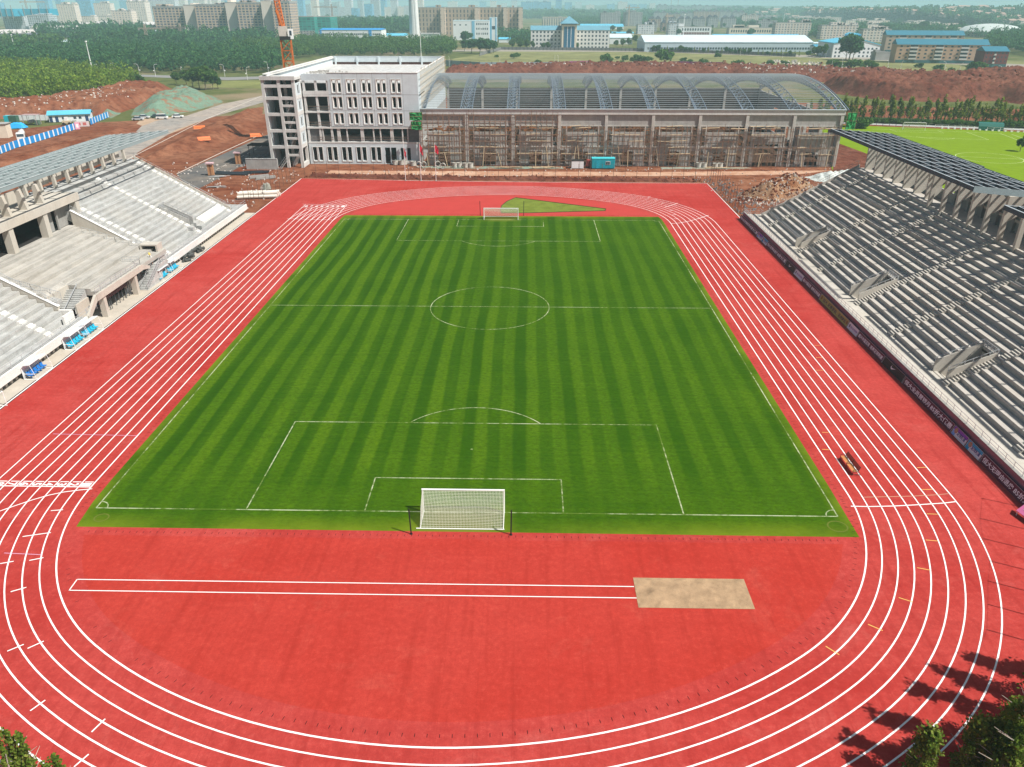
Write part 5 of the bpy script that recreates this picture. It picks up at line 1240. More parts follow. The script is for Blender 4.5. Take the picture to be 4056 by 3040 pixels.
# brick apartment block with blue roof
F_AP=M('brick_apartment',(.56,.38,.27),.9,.12,.25)
def apart(label,u0,u1,vb,vt,depth,rz,mat,roofz,nbay,nf=5):
    r=block('brick_apartment',label,u0,u1,vb,vt,depth,mat,M('deep_teal_roof',(.035,.17,.24),.6,.1,.2),gable=roofz,rz=rz,cat='apartment block'); w,d,h=r['ww'],r['dd'],r['hh']
    xs=lin(-w*.97,w*.97,nbay); wgrid(r,wl(r),[x for i,x in enumerate(xs) if i%4!=2],[h*(q+.55)/nf for q in range(nf)],w*1.9/nbay*.36,h/nf*.42)
    for i,x in enumerate(xs):
        if i%4==2:
            for q in range(1,nf):
                m=MB(); z=h*q/nf; m.box(x-w*.085,-d-1.3,z,x+w*.085,-d-.02,z+.28); m.box(x-w*.085,-d-1.3,z+.28,x+w*.085,-d-1.18,z+1.15); m.build('balcony',M('balcony_white',(.66,.66,.64),.7),r)
                m=MB(); m.box(x-w*.08,-d-.06,z+1.2,x+w*.08,-d-.01,z+h/nf-.2); m.build('balcony_glazing',M_WIN,r)
    m=MB(); m.box(-w*.98,-d-.5,.3,w*.98,-d-.03,h/nf*.85); m.build('shop_front',M('shop_teal',(.05,.14,.16),.5,.4,.3),r); return r
apart('long brick apartment block with deep blue roof and white balconies',3556,3896,252,178,16,-.16,F_AP,4.,14)
apart('rear brick apartment block showing its blue roof over the front one',3512,3800,212,140,16,-.16,M('brick_rear',(.56,.42,.33),.9,.1),4.,12)
r=apart('dark red end house with grey roof and white balconies',3894,3984,268,204,16,-.1,M('dark_red_brick',(.20,.06,.06),.9,.12,.3),3.2,6,4)
block('low_annex','small grey annex left of the brick apartment block',3465,3525,240,210,10,M_ROOFG,clutter=1)
# residential rows further right
R_=[(3066,3206,150,92,F_RES,'cream five storey block behind the long cream office'),(3248,3392,156,102,F_RES,'cream five storey block behind the white mill'),(3412,3522,168,118,F_RES,'cream five storey block left of the brick apartments'),(3142,3330,92,70,F_RES,'long low cream row above the five storey blocks'),(3348,3520,106,82,F_CREAM,'pale pink row below the hill'),(3400,3520,122,98,F_CREAM,'pink terrace behind the white mill'),(2965,3060,92,64,F_RESG,'grey block right of the gabled houses'),(3000,3075,118,84,F_RESG,'grey block above the cream office'),(2935,3000,106,62,F_RES,'white edged block right of the gabled houses'),(3580,3720,110,88,F_CREAM2,'white terrace building under the hill'),(3640,3850,126,104,F_CREAM,'pale pink villa terrace left of the dome'),(3720,3915,136,116,F_CREAM,'pink arcade building before the dome')]
for u0,u1,vb,vt,mt,lb in R_: block('residential_block',lb,u0,u1,vb,vt,16,mt,clutter=5,group='residential blocks at the hill')
# dome
x0,x1,y,h=geo(3862,4100,150,118); cx=(x0+x1)/2; w=(x1-x0)/2; r=thing('dome_hall','wide low pale domed sports hall below the hill','sports hall',(cx,y+w,-.1)); ht=aty(3960,94,y+w)[2]
m=MB(); m.tube((0,0,0),(0,0,h*.7),w*.93,n=48); m.build('drum',F_RES,r); m=MB(); n=48; rings=[(1.03,h*.7),(1.,h*.8),(.8,h+(ht-h)*.45),(.5,h+(ht-h)*.8),(.2,ht*.985),(.001,ht)]
for q,z in rings: m.v+=[(w*q*math.cos(2*PI*i/n),w*q*math.sin(2*PI*i/n),z) for i in range(n)]
for k in range(len(rings)-1): m.f+=[(k*n+i,k*n+(i+1)%n,(k+1)*n+(i+1)%n,(k+1)*n+i) for i in range(n)]; m.m+=[0]*n
m.build('dome_roof',M('dome_pale',(.55,.60,.58),.6,.1,.05),r,smooth=True)
# hills
from mathutils import noise as mn
def hz2(x,y,y0,y1,prof):
    if not(prof[0][0]<=x<=prof[-1][0] and y0<=y<=y1): return -9
    t=(y-y0)/(y1-y0)
    for (a,ha),(b,hb) in zip(prof,prof[1:]):
        if a<=x<=b: hh=ha+(hb-ha)*(x-a)/(b-a); break
    return hh*math.sin(PI*min(1,t))**.8*(1+.14*mn.noise((x*.006,y*.004,1)))+(3.*mn.noise((x*.03,y*.02,7)))*min(1,hh/12)*math.sin(PI*t)-.6
HILLS=[]
def hill(name,y0,y1,prof,mat,nx=120,ny=14):
    HILLS.append((y0,y1,prof)); m=MB(); x0,x1=prof[0][0],prof[-1][0]
    for j in range(ny+1):
        for i in range(nx+1):
            x=x0+(x1-x0)*i/nx; y=y0+(y1-y0)*j/ny
            for (a,ha),(b,hb) in zip(prof,prof[1:]):
                if a<=x<=b: hh=ha+(hb-ha)*(x-a)/(b-a); break
            z=hh*math.sin(PI*min(1,j/ny))**.8*(1+.14*mn.noise((x*.006,y*.004,1)))+ (3.*mn.noise((x*.03,y*.02,7)))*min(1,hh/12)*math.sin(PI*j/ny)
            m.v.append((x,y,z-.6))
    for j in range(ny):
        for i in range(nx): a=j*(nx+1)+i; m.f.append((a,a+1,a+nx+2,a+nx+1)); m.m.append(0)
    o=struct(m.build(name,mat,smooth=True)); return o
M_HILL=M('hill_woods',(.05,.085,.035),.95,.6,.012,0)
def hx(u,y): return aty(u,40,y)[0]
def hz_(u,v,y): return aty(u,v,y)[2]
Y1=2300.; hill('hills',Y1-900,Y1+900,[(hx(u,Y1),hz_(u,v,Y1)) for u,v in ((3400,46),(3560,42),(3640,44),(3720,38),(3800,33),(3880,31),(3960,34),(4020,44),(4080,54),(4200,60),(4500,66))],M_HILL)
Y2=3600.; hill('hills',Y2-900,Y2+900,[(hx(u,Y2),hz_(u,v,Y2)) for u,v in ((2500,52),(2800,40),(2960,32),(3100,34),(3180,31),(3300,38),(3400,36),(3460,30),(3520,34),(3700,36),(3900,40),(4300,44))],M_HILL)
Y3=6000.; hill('hills',Y3-900,Y3+900,[(hx(u,Y3),hz_(u,v,Y3)) for u,v in ((1500,30),(1900,24),(2300,22),(2500,19),(2700,20),(2940,22),(3100,24),(3400,26))],M_HILL,80,8)

def onhill(u,v):
    d=ray(u,v)
    for Y in range(1400,4500,12):
        q=CP+(Y-CP[1])/d[1]*d
        for hl in HILLS[:2]:
            z=hz2(q[0],Y,*hl)
            if z>=q[2] and z>.5: return float(q[0]),float(Y),float(z)
    return None
k=0
F_VIL=facade('villa_wall',(.62,.52,.46),(.28,.26,.26),4.,3.,(.25,.7),(.25,.75),.1)
while k<110:
    u,v=random.uniform(2960,4056),random.uniform(36,96); q=onhill(u,v)
    if q is None: continue
    k+=1; r=thing('villa','small pink and cream villa on the hazy hillside','house',(q[0],q[1],q[2]-1.5),random.uniform(-.4,.4),'villas on the hillside'); w,d,h=random.uniform(6,13),6,random.uniform(5,9)
    m=MB(); m.box(-w,-d,0,w,d,h); m.build('walls',F_VIL,r); m=MB(); m.extr([(-d-.5,h+.02),(0,h+3),(d+.5,h+.02)],'x',-w-.4,w+.4); m.build('roof',M('villa_roof',(.40,.27,.22),.9,.2,.1),r)
V=[]
while len(V)<900:
    u,v=random.uniform(2800,4056),random.uniform(30,98); q=onhill(u,v)
    if q: V.append(q)
P=[]
for q in V:
    c=RNG.normal(size=(26,3)); c/=np.linalg.norm(c,axis=1,keepdims=True); s_=random.uniform(3.5,8); c*=np.array([s_*1.2,s_*1.2,s_*.8]); c+=np.array(q)+np.array([0,0,s_*.6]); P.append(c)
o=npmesh('hill_woods',leafcloud(np.concatenate(P),5.),4,LF_DARK); o['label']='hazy woods covering the hills on the right'; o['kind']='stuff'
# ================================================================== things in and round the stadium
M_WHITEP=M('white_gloss_paint',(.82,.82,.80),.35,.04,3); M_BLKP=M('black_paint',(.018,.018,.02),.5,.2,3); M_NETW=M('net_cord',(.74,.74,.62),.8,.05,3)
def goal(label,y0,s,name='football_goal'):
    g=thing(name,label,'goal',(0,y0,0)); W=3.7; m=MB()
    m.tube((-W,0,0),(-W,0,2.5),.075); m.tube((W,0,0),(W,0,2.5),.075); m.tube((-W-.07,0,2.48),(W+.07,0,2.48),.085); m.build('posts_and_crossbar',M_WHITEP,g)
    m=MB(); D=2.55*s; m.tube((-W-.35,D,.06),(W+.1,D,.06),.05); 
    for x in (-W,W): m.tube((x,0,.06),(x,D,.06),.04)
    m.build('ground_frame',M_WHITEP,g)
    prof=[(0,2.45),(.5*s,2.18),(1.05*s,1.85),(1.5*s,1.5),(1.72*s,1.18),(2.1*s,.62),(2.35*s,.3),(D,.08)]
    n=MB(); nx=56; sag=lambda x,k:.1*math.sin(k*.9)*(1-abs(x/W)**2)
    for i in range(nx+1):
        x=-W+2*W*i/nx
        for k in range(7):
            a,b=prof[k],prof[k+1]; n.beam((x,a[0],a[1]-sag(x,k)),(x,b[0],b[1]-sag(x,k+1)),.017,.017)
    tot=0
    for k in range(7):
        a,b=prof[k],prof[k+1]; L=math.hypot(b[0]-a[0],b[1]-a[1]); c=max(1,int(L/.12))
        for q in range(c):
            t=q/c; y=a[0]+(b[0]-a[0])*t; z=a[1]+(b[1]-a[1])*t; kk=k+t
            xs=[-W+2*W*j/8 for j in range(9)]
            for xa,xb in zip(xs,xs[1:]): n.beam((xa,y,z-sag(xa,kk)),(xb,y,z-sag(xb,kk)),.017,.017)
    n.build('back_net',M_NETW,g)
    n=MB()
    for sx in (-W,W):
        for q in range(13):
            y=D*q/13; zt=np.interp(abs(y),[abs(p[0]) for p in prof],[p[1] for p in prof]); n.beam((sx,y,.05),(sx,y,zt),.017,.017,up=(0,1,0))
        for z in np.arange(.15,2.3,.16):
            ym=np.interp(-z,[-p[1] for p in prof],[abs(p[0]) for p in prof])*s; n.beam((sx,0,z),(sx,ym,z),.017,.017)
    n.build('side_nets',M_NETW,g)
goal('white goal with a sagging net on the near goal line',-L2,-1); goal('white goal with net on the far goal line',L2,1)
for i,(x,y) in enumerate(((-4.4,-56.2),(4.4,-56.15),(-4.7,56.6),(4.9,56.7))):
    r=thing('net_post',('black post holding the net, %s of the near goal' if y<0 else 'black post holding the net, %s of the far goal')%('left' if x<0 else 'right'),'post',(x,y,0),0,'net posts'); m=MB(); m.tube((0,0,0),(-.06 if x<0 else .04,0,2.65 if y<0 else 3.2),.06); m.build('shaft',M_BLKP,r); m=MB(); m.box(-.12,-.12,0,.12,.12,.03); m.build('base_plate',M_BLKP,r)
# small training goal on the left apron
r=thing('training_goal','small white training goal on the apron before the left stand','goal',(-55.6,-34.6,.04)); m=MB()
for y in (-1.2,1.2): m.tube((.9,y,0),(.9,y,1.9),.045); m.tube((.9,y,0),(-.9,y,.03),.035); m.tube((.9,y,1.9),(-.3,y,1.9),.035); m.tube((-.3,y,1.9),(-.9,y,.03),.035)
m.tube((.9,-1.2,1.88),(.9,1.2,1.88),.045); m.tube((-.9,-1.2,.03),(-.9,1.2,.03),.035); m.tube((-.3,-1.2,1.88),(-.3,1.2,1.88),.03); m.build('frame',M_WHITEP,r)
m=MB()
for k in range(14): y=-1.2+2.4*k/13; m.beam((-.3,y,1.88),(-.9,y,.05),.015)
for k in range(10): t=k/9; m.beam((-.3-.6*t,-1.2,1.88-1.83*t),(-.3-.6*t,1.2,1.88-1.83*t),.015)
m.build('net',M_NETW,r)
# double bench left on the track
M_WOOD=M('varnished_slats',(.60,.26,.09),.5,.2,4,stretch=(8,1,8)); M_WOODR=M('red_brown_slats',(.22,.035,.02),.5,.2,4); M_IRON=M('cast_iron',(.03,.025,.025),.5)
bn=thing('park_bench','double wooden bench with red brown back left standing on the running track','bench',(38.5,-44.65,0),math.radians(2)); Lb=1.42
for k in (-1,1):
    m=MB()
    for q in range(4): m.box(-.55+q*.125,k*(Lb/2+.06)-Lb/2,.44,-.55+q*.125+.1,k*(Lb/2+.06)+Lb/2,.475)
    m.build('seat',M_WOOD,bn); m=MB()
    for q in range(4): m.beam((.0+q*.045,k*(Lb/2+.06)-Lb/2,.55+q*.125),(.0+q*.045,k*(Lb/2+.06)+Lb/2,.55+q*.125),.035,.11)
    m.build('backrest',M_WOODR,bn)
for y in (-Lb-.06,0,Lb+.06):
    m=MB(); m.path([(-.55,y,.0),(-.5,y,.25),(-.53,y,.43),(-.05,y,.43),(.15,y,.98)],.03); m.path([(-.05,y,.43),(.2,y,.2),(.3,y,0)],.03)
    m.path([(-.5,y,.44),(-.56,y,.56),(-.46,y,.66),(-.1,y,.66),(.04,y,.7)],.024); m.path([(-.52,y,.2),(-.2,y,.12),(.24,y,.1)],.02); m.build('iron_frame',M_IRON,bn)
# dugouts
M_SEAT=M('cyan_seat',(.02,.42,.62),.4,.12,3); M_SEATB=M('blue_seat',(.015,.17,.50),.4,.12,3); M_CAN=M('frosted_canopy',(.62,.66,.68),.3,.06,2)
def dugout(label,x,y,seat):
    r=thing('dugout',label,'dugout',(x,y,.035),0,'team dugouts along the left stand'); L=3.55
    m=MB()
    for yy in (-L/2,L/2):
        m.path([(.75,yy,0),(-.75,yy,0),(-.8,yy,1.5),(-.45,yy,1.85),(.35,yy,1.95)],.035); m.tube((.75,yy,0),(.7,yy,.75),.03); m.tube((.7,yy,.75),(-.78,yy,.75),.03); m.tube((.35,yy,1.95),(.7,yy,.75),.025)
    for p in ((.75,0),(-.75,0),(-.8,1.5),(.35,1.95)): m.tube((p[0],-L/2,p[1]),(p[0],L/2,p[1]),.03)
    m.build('frame',M_WHITEP,r)
    m=MB(); m.extr([(-.82,.1),(-.84,1.5),(-.47,1.89),(.36,2.0),(.36,1.98),(-.45,1.865),(-.8,1.49),(-.79,.1)],'y',-L/2-.02,L/2+.02); m.build('canopy',M_CAN,r)
    for k in range(5):
        yy=-L/2+.4+k*(L-.8)/4; m=MB(); m.box(-.35,yy-.25,.40,.2,yy+.25,.47); m.extr([(-.35,.47),(-.28,.47),(-.42,.95),(-.49,.93)],'y',yy-.25,yy+.25); m.box(-.15,yy-.05,0,-.05,yy+.05,.4); m.build('seat',seat,r)
dugout('dugout with cyan seats at the foot of the stairs',-56.15,12.2,M_SEAT); dugout('dugout with cyan seats farther along the apron from the stairs',-56.15,16.6,M_SEAT)
dugout('dugout with cyan seats and rounded frosted canopy beside its twin by the tunnel',-55.95,-15.7,M_SEAT); dugout('dugout with cyan seats next to the dark gap by the tunnel',-56.0,-11.8,M_SEAT); dugout('lone dugout with deep blue seats nearest the camera',-56.0,-24.8,M_SEATB)
# rolled rubber sheets left of the far dugout
r=thing('rubber_rolls','heap of dark rubber rolls under the edge of the left stand','rolls',(-56.3,24.,.035)); m=MB()
for k in range(16):
    a=random.uniform(0,PI); x,y=random.uniform(-.9,.8),random.uniform(-4,5); z=random.uniform(.2,.75); m.tube((x-math.cos(a)*.4,y-math.sin(a)*.9,z),(x+math.cos(a)*.4,y+math.sin(a)*.9,z+random.uniform(-.1,.2)),.26,n=10)
m.build('rolls',M('dark_rubber',(.07,.075,.07),.8,.4),r)
# people on the stair head
def person(label,loc,rz,shirt,bend,arm):
    r=thing('person',label,'person',loc,rz)
    V_=[];E_=[];Rr=[]
    def P(x,y,z,rad,par=None):
        V_.append((x,y,z)); Rr.append(rad); 
        if par is not None: E_.append((par,len(V_)-1))
        return len(V_)-1
    b=bend; pel=P(0,0,.95,.155); ch=P(0,.10*b,1.2,.15,pel); sh=P(0,.24*b,1.40,.16,ch); nk=P(0,.28*b,1.5,.06,sh); hd=P(0,.34*b,1.62,.10,nk); P(0,.36*b,1.70,.09,hd)
    for s in (-1,1):
        hp=P(s*.10,0,.88,.11,pel); kn=P(s*.12,.05*s,.48,.075,hp); an=P(s*.13,-.03*s,.09,.05,kn); P(s*.14,.14-.03*s,.04,.045,an)
        so_=P(s*.21,.22*b,1.38,.07,sh); el=P(s*.27,.22*b+.06,1.1,.05,so_); wr=P(s*.2,.25*b+(.28 if arm==s else .12),1.02 if arm==s else .88,.035,el); pa=P(s*.19,.25*b+(.36 if arm==s else .15),1.02 if arm==s else .8,.035,wr)
        for k in range(4): f=P(s*.19+(k-1.5)*.022,V_[pa][1]+.05+.01*(k%2),V_[pa][2]-.03,.010,pa); P(V_[f][0],V_[f][1]+.02,V_[f][2]-.035,.008,f)
        t=P(s*.19-s*.05,V_[wr][1]+.06,V_[wr][2],.010,wr)
    me=bpy.data.meshes.new('body'); me.from_pydata(V_,E_,[]); o=bpy.data.objects.new('body',me); COL.objects.link(o)
    md=o.modifiers.new('k','SKIN'); sv=me.skin_vertices[0].data
    for i,q in enumerate(Rr): sv[i].radius=(q,q)
    sv[0].use_root=True; o.modifiers.new('s','SUBSURF').levels=1; bpy.context.view_layer.update()
    m2=bpy.data.meshes.new_from_object(o.evaluated_get(bpy.context.evaluated_depsgraph_get())); bpy.data.objects.remove(o)
    skin=M('skin',(.48,.28,.19),.6); trs=M('grey_trousers',(.22,.22,.24),.9)
    for q in (skin,shirt,trs): m2.materials.append(q)
    for p in m2.polygons:
        z=p.center.z; x=abs(p.center.x); p.material_index=2 if z<.93 and x<.17 else (1 if .93<=z<1.47 and not(x>.16 and z<1.06) else 0)
        p.use_smooth=True
    ob=bpy.data.objects.new('body',m2); COL.objects.link(ob); ob.parent=r
    m=MB(); hx_,hy=0,.36*b; n=12
    for q,(rr,z) in enumerate(((.14,1.69),(.135,1.74),(.10,1.81),(.03,1.845))): m.v+=[(hx_+rr*math.cos(2*PI*i/n),hy+rr*1.1*math.sin(2*PI*i/n),z) for i in range(n)]
    for q in range(3): m.f+=[(q*n+i,q*n+(i+1)%n,(q+1)*n+(i+1)%n,(q+1)*n+i) for i in range(n)]; m.m+=[0]*n
    m.box(-.09,hy+.1,1.685,.09,hy+.24,1.70); m.build('helmet',M('yellow_helmet',(.80,.62,.12),.35),r,smooth=True)
person('worker in a white shirt and yellow helmet standing at the stair head',(-57.35,11.75,2.75),2.6,M('white_shirt',(.72,.70,.66),.9),.25,1)
person('worker in pale clothes and yellow helmet leaning on the landing behind the other',(-57.95,12.35,2.75),-2.2,M('pale_shirt',(.66,.66,.60),.9),.6,-1)
# ------------------------------------------------------------------ advertising boards leaning on the wall
M_MAR=M('maroon_vinyl',(.115,.022,.05),.5,.15,1.5); M_BLK=M('black_vinyl',(.014,.014,.015),.5); M_WV=M('white_vinyl',(.74,.74,.78),.5,.05); M_YV=M('ochre_vinyl',(.42,.36,.09),.6,.25,1.5); M_TXT=M('white_letters',(.86,.86,.87),.6,.04); M_TXD=M('dark_letters',(.05,.05,.08),.6); M_BV=M('blue_vinyl',(.22,.38,.78),.5,.25,1.); M_PV=M('violet_patch',(.22,.05,.45),.5); M_CV=M('cyan_patch',(.03,.36,.60),.5); M_BALL=M('sepia_ball',(.45,.27,.17),.7,.5,9)
BX=51.98; BH=1.0; BUP=Vector((.33,0,.95)).normalized(); BN=Vector((-.95,0,.33)).normalized()
def board(label,ya,yb,mat,parts,cat='advertising board'):
    r=thing('advertising_board',label,cat,(BX,(ya+yb)/2,.02),0,'advertising boards along the right stand'); w=abs(ya-yb)/2-.04
    def Q(s,t,n=0): v=Vector((0,-s,0))+BUP*t+BN*n; return tuple(v)
    m=MB(); m.add([Q(-w,0,0),Q(w,0,0),Q(w,BH,0),Q(-w,BH,0),Q(-w,0,-.05),Q(w,0,-.05),Q(w,BH,-.05),Q(-w,BH,-.05)],[(0,1,2,3),(7,6,5,4),(0,4,5,1),(1,5,6,2),(2,6,7,3),(3,7,4,0)]); m.build('panel',mat,r)
    m=MB()
    for s in (-w,w): m.beam(Q(s,0,.01),Q(s,BH,.01),.04,.03)
    m.beam(Q(-w,BH,.01),Q(w,BH,.01),.03,.03); m.build('frame',M_RAIL,r)
    for k,(kind,c,txt,hgt,wid,mt) in enumerate(parts):
        m=MB()
        if kind=='t':
            put_text(m,txt,Q(c*w,BH*.5,.012),(0,-1,0),tuple(BUP),hgt,wid,.022); nm='lettering'
        elif kind=='swoosh':
            pts=[(-.55,-.02),(-.62,.10),(-.52,.27),(-.40,.40),(-.46,.22),(-.40,.09),(-.25,.05),(.65,.28),(-.2,-.16),(-.42,-.14)]
            m.add([Q(c*w+a*wid,BH*.45+b*hgt,.012) for a,b in pts],[tuple(range(len(pts)))]); nm='tick_mark'
        elif kind=='blob':
            n=18; m.add([Q(c*w+wid*math.cos(2*PI*i/n),BH*txt+hgt*math.sin(2*PI*i/n),.014) for i in range(n)],[tuple(range(n))]); nm='emblem'
        elif kind=='rect':
            m.add([Q(c*w-wid,txt[0]*BH,.008),Q(c*w+wid,txt[0]*BH,.008),Q(c*w+wid*txt[2],txt[1]*BH,.008),Q(c*w-wid*txt[3],txt[1]*BH,.008)],[(0,1,2,3)]); nm='colour_patch'
        m.build(nm,mt,r)
    return r
def sale(label,ya,yb,txt1):
    w=abs(ya-yb); board(label,ya,yb,M_MAR,[('t',-.42,txt1,.56,w*.53,M_TXT),('t',.56,'85折大优惠',.62,w*.40,M_TXT)])
def chan(label,ya,yb,a,b):
    w=abs(ya-yb)/2; board(label,ya,yb,M_WV,[('rect',.0,(.62,1.,1.,1.),None,w*.96,a),('rect',-.75,(0.,.62,1,1),None,w*.2,b),('blob',-.62,.62,.30,.30,M_BALL),('t',.24,'足球频道',.42,w*1.15,M('navy_letters',(.05,.06,.25),.6))])
def school(label,ya,yb):
    w=abs(ya-yb)/2; board(label,ya,yb,M_WV,[('blob',-.7,.52,.24,.22,M('grey_ink',(.12,.14,.2),.6)),('blob',-.66,.55,.14,.13,M_WV),('t',.2,'恒大足球学校',.30,w*1.3,M('violet_ink',(.22,.14,.42),.6))])
def star(label,ya,yb):
    w=abs(ya-yb); board(label,ya,yb,M_MAR,[('t',-.5,'振兴中国足球',.52,w*.44,M_TXT),('t',.48,'培养足球明星',.52,w*.46,M_TXT)])
def black(label,ya,yb): board(label,ya,yb,M_BLK,[('swoosh',-.05,None,.85,1.,M_TXT)])
BD=[('s','maroon board with white lettering at the far end of the row',54.6,40.9,'恒大全员营销月'),('c','small violet topped panel nearer the far end',40.8,37.4,0),('c','small panel with sepia ball touching the second maroon board',37.3,34.0,1),('s','maroon board between the far picture panels and a black board',33.9,22.2,'恒大无理由退房'),
('b','black board with a white tick between maroon and white boards, the farther one',22.1,17.1,0),('w','white board with round emblem, the farther of two',17.0,12.9,0),('m','maroon board with two white phrases beside the ochre board, farther side',12.8,4.3,0),
('y','ochre board with dark lettering in the middle of the row',4.2,-7.3,0),('w','white board with round emblem next to the ochre board',-7.4,-10.9,0),('m','maroon board with two white phrases between white and black boards',-11.,-19.4,0),('b','black board with a large white tick, the nearer one',-19.5,-25.4,0),
('s','maroon board with large white sale lettering after the nearer black board',-25.5,-37.4,'恒大全员营销月'),('c','white panel with violet corner and sepia ball, upper of the near pair',-37.5,-40.3,0),('c','white panel with cyan corner and sepia ball, lower of the near pair',-40.4,-43.2,1),('s','maroon board running out of the picture on the right',-43.3,-53.2,'恒大无理由退房')]
for kd,lb,a,b,x in BD:
    if kd=='s': sale(lb,a,b,x)
    elif kd=='c': chan(lb,a,b,M_PV if x==0 else M_CV,M_BV if x==0 else M_CV)
    elif kd=='b': black(lb,a,b)
    elif kd=='w': school(lb,a,b)
    elif kd=='m': star(lb,a,b)
    else:
        w=abs(a-b)/2; board(lb,a,b,M_YV,[('t',-.62,'恒大',.5,w*.3,M_TXD),('t',-.1,'足球学校',.55,w*.62,M_TXD),('t',.6,'足球梦想',.5,w*.5,M_TXD),('blob',-.9,.55,.3,.3,M('ochre_dark',(.26,.14,.03),.6)),('blob',.92,.55,.3,.3,M('ochre_dark',(.26,.14,.03),.6))])
r=thing('pink_sign','pink sign board with white lettering at the right edge of the track','sign',(51.6,-53.4,.02),.25); m=MB(); m.add([(-.9,1.3,.5),(-.9,-1.3,.5),(.35,-1.3,1.45),(.35,1.3,1.45),(-.87,1.3,.44),(-.87,-1.3,.44),(.38,-1.3,1.39),(.38,1.3,1.39)],[(0,3,2,1),(4,5,6,7),(0,1,5,4),(1,2,6,5),(2,3,7,6),(3,0,4,7)]); m.build('panel',M('pink_panel',(.78,.20,.42),.5,.06),r)
m=MB(); up=Vector((1.25,0,.95)).normalized(); put_text(m,'文明',Vector((-.28,.1,.99))+Vector((-.01,0,.012)),(0,-1,0),tuple(up),.75,1.7,.02); m.build('lettering',M_TXT,r); m=MB(); m.beam((-.8,1.2,0),(-.8,1.2,.5),.06,.06,up=(0,1,0)); m.beam((-.8,-1.2,0),(-.8,-1.2,.5),.06,.06,up=(0,1,0)); m.beam((.3,1.2,0),(.3,1.2,1.36),.06,.06,up=(0,1,0)); m.beam((.3,-1.2,0),(.3,-1.2,1.36),.06,.06,up=(0,1,0)); m.build('feet',M_WHITEP,r)
# ------------------------------------------------------------------ flags
for i,(x,y) in enumerate(((-26.65,93.3),(-22.5,93.1),(-18.5,92.9))):
    r=thing('flagpole','white flagpole with a limp red flag at the far track edge, %s of three'%('left','middle','right')[i],'flagpole',(x,y,0),0,'flagpoles at the far track edge'); m=MB(); m.tube((0,0,0),(0,0,(10.2,9.9,9.8)[i]),.07,.045); m.build('pole',M_WHITEP,r); m=MB(); m.box(-.25,-.25,0,.25,.25,.12); m.build('footing',M_CG,r)
    H_=(10.,9.7,9.6)[i]-(1.5 if i==0 else .1); m=MB(); nx,nz=8,8
    for b in range(nz+1):
        for a in range(nx+1):
            t=a/nx; w=(.5,.75,.85)[i]; m.v.append((.06+w*t,.22*math.sin(t*9+b*.6+i)*t,H_-.1-(1.9)*b/nz-t*(1.2 if i<2 else .8)))
    for b in range(nz):
        for a in range(nx): q=b*(nx+1)+a; m.f.append((q,q+1,q+nx+2,q+nx+1)); m.m.append(0)
    m.build('flag',M('flag_red',(.60,.02,.05),.7,.15),r,smooth=True)
# ------------------------------------------------------------------ wire fences round the track
M_POST=M('rusty_post',(.14,.085,.06),.8,.2)
def fence(label,pts,h,every=3.05,r=.05,wires=3):
    f=thing('wire_fence',label,'fence',(pts[0][0],pts[0][1],0)); wm=MB()
    for a,b in zip(pts,pts[1:]):
        A,B=Vector((*a,0)),Vector((*b,0)); n=max(1,round((B-A).length/every))
        for i in range(n if b!=pts[-1] else n+1):
            q=A.lerp(B,i/n); m=MB(); m.tube((q.x,q.y,-.1),(q.x+random.uniform(-.06,.06),q.y,h),r,n=6); m.build('post',M_POST,f,w=True)
        for k in range(wires): z=h*(k+1)/wires-.05; wm.beam((a[0],a[1],z),(b[0],b[1],z),.012)
    wm.build('wires',M_POST,f,w=True)
fence('tall thin wire fence along the far edge of the track',[(-54.5,97),(-26,95.3),(10,94.2),(53,93.4)],4.4)
fence('tall thin wire fence beside the earth heap at the right track corner',[(53.8,92.6),(53.4,57)],5.,2.6)
fence('tall thin wire fence by the white pipes at the left track corner',[(-56.8,95),(-58.6,61)],4.6,2.8)
fence('tall post fence curving round the near right of the track',[(52.4,-51.4),(50.5,-54.6),(49.2,-57.5),(48.2,-60.5),(46.7,-63),(45.2,-65.7),(43.7,-68.4),(41.5,-71),(39.5,-73.2)],5.2,3.,.05,1)
# ------------------------------------------------------------------ site objects before the hall
r=thing('site_cabin','turquoise site cabin with one door and a small window','cabin',(27.3,111.9,0)); m=MB(); m.box(-3.2,-1.2,.1,3.2,1.2,2.7)
for k in range(26): x=-3.15+k*.248; m.box(x,-1.26,.15,x+.12,-1.21,2.65)
for k in range(9): y=-1.1+k*.248; m.box(3.21,y,.15,3.26,y+.12,2.65)
M_TQ=M('turquoise_steel',(.02,.48,.58),.5,.08,2); m.build('body',M_TQ,r); m=MB(); m.box(-3.3,-1.3,2.71,3.3,1.3,2.85); m.build('roof',M('turquoise_roof',(.06,.55,.62),.5),r); m=MB(); m.box(-2.1,-1.31,.15,-1.2,-1.265,2.2); m.build('door',M('turquoise_door',(.015,.38,.50),.5),r)
m=MB(); m.box(.6,-1.3,1.1,1.9,-1.265,2.1); f=m.build('window',M_WHITEP,r); m=MB(); m.box(.7,-1.34,1.2,1.2,-1.305,2.); m.box(1.3,-1.34,1.2,1.8,-1.305,2.); m.build('pane',M_WIN,f)
r=thing('storage_box','white storage box with a dark top beside the turquoise cabin','box',(20.,112.,0)); m=MB(); m.box(-1.7,-1.1,.05,1.7,1.1,2.05); m.build('body',M_WHITE,r); m=MB(); m.box(-1.75,-1.15,2.06,1.75,1.15,2.2); m.build('lid',M_DARK,r); m=MB(); m.box(.55,-1.13,.1,.6,-1.105,2.); m.build('seam',M_ROOFG,r)
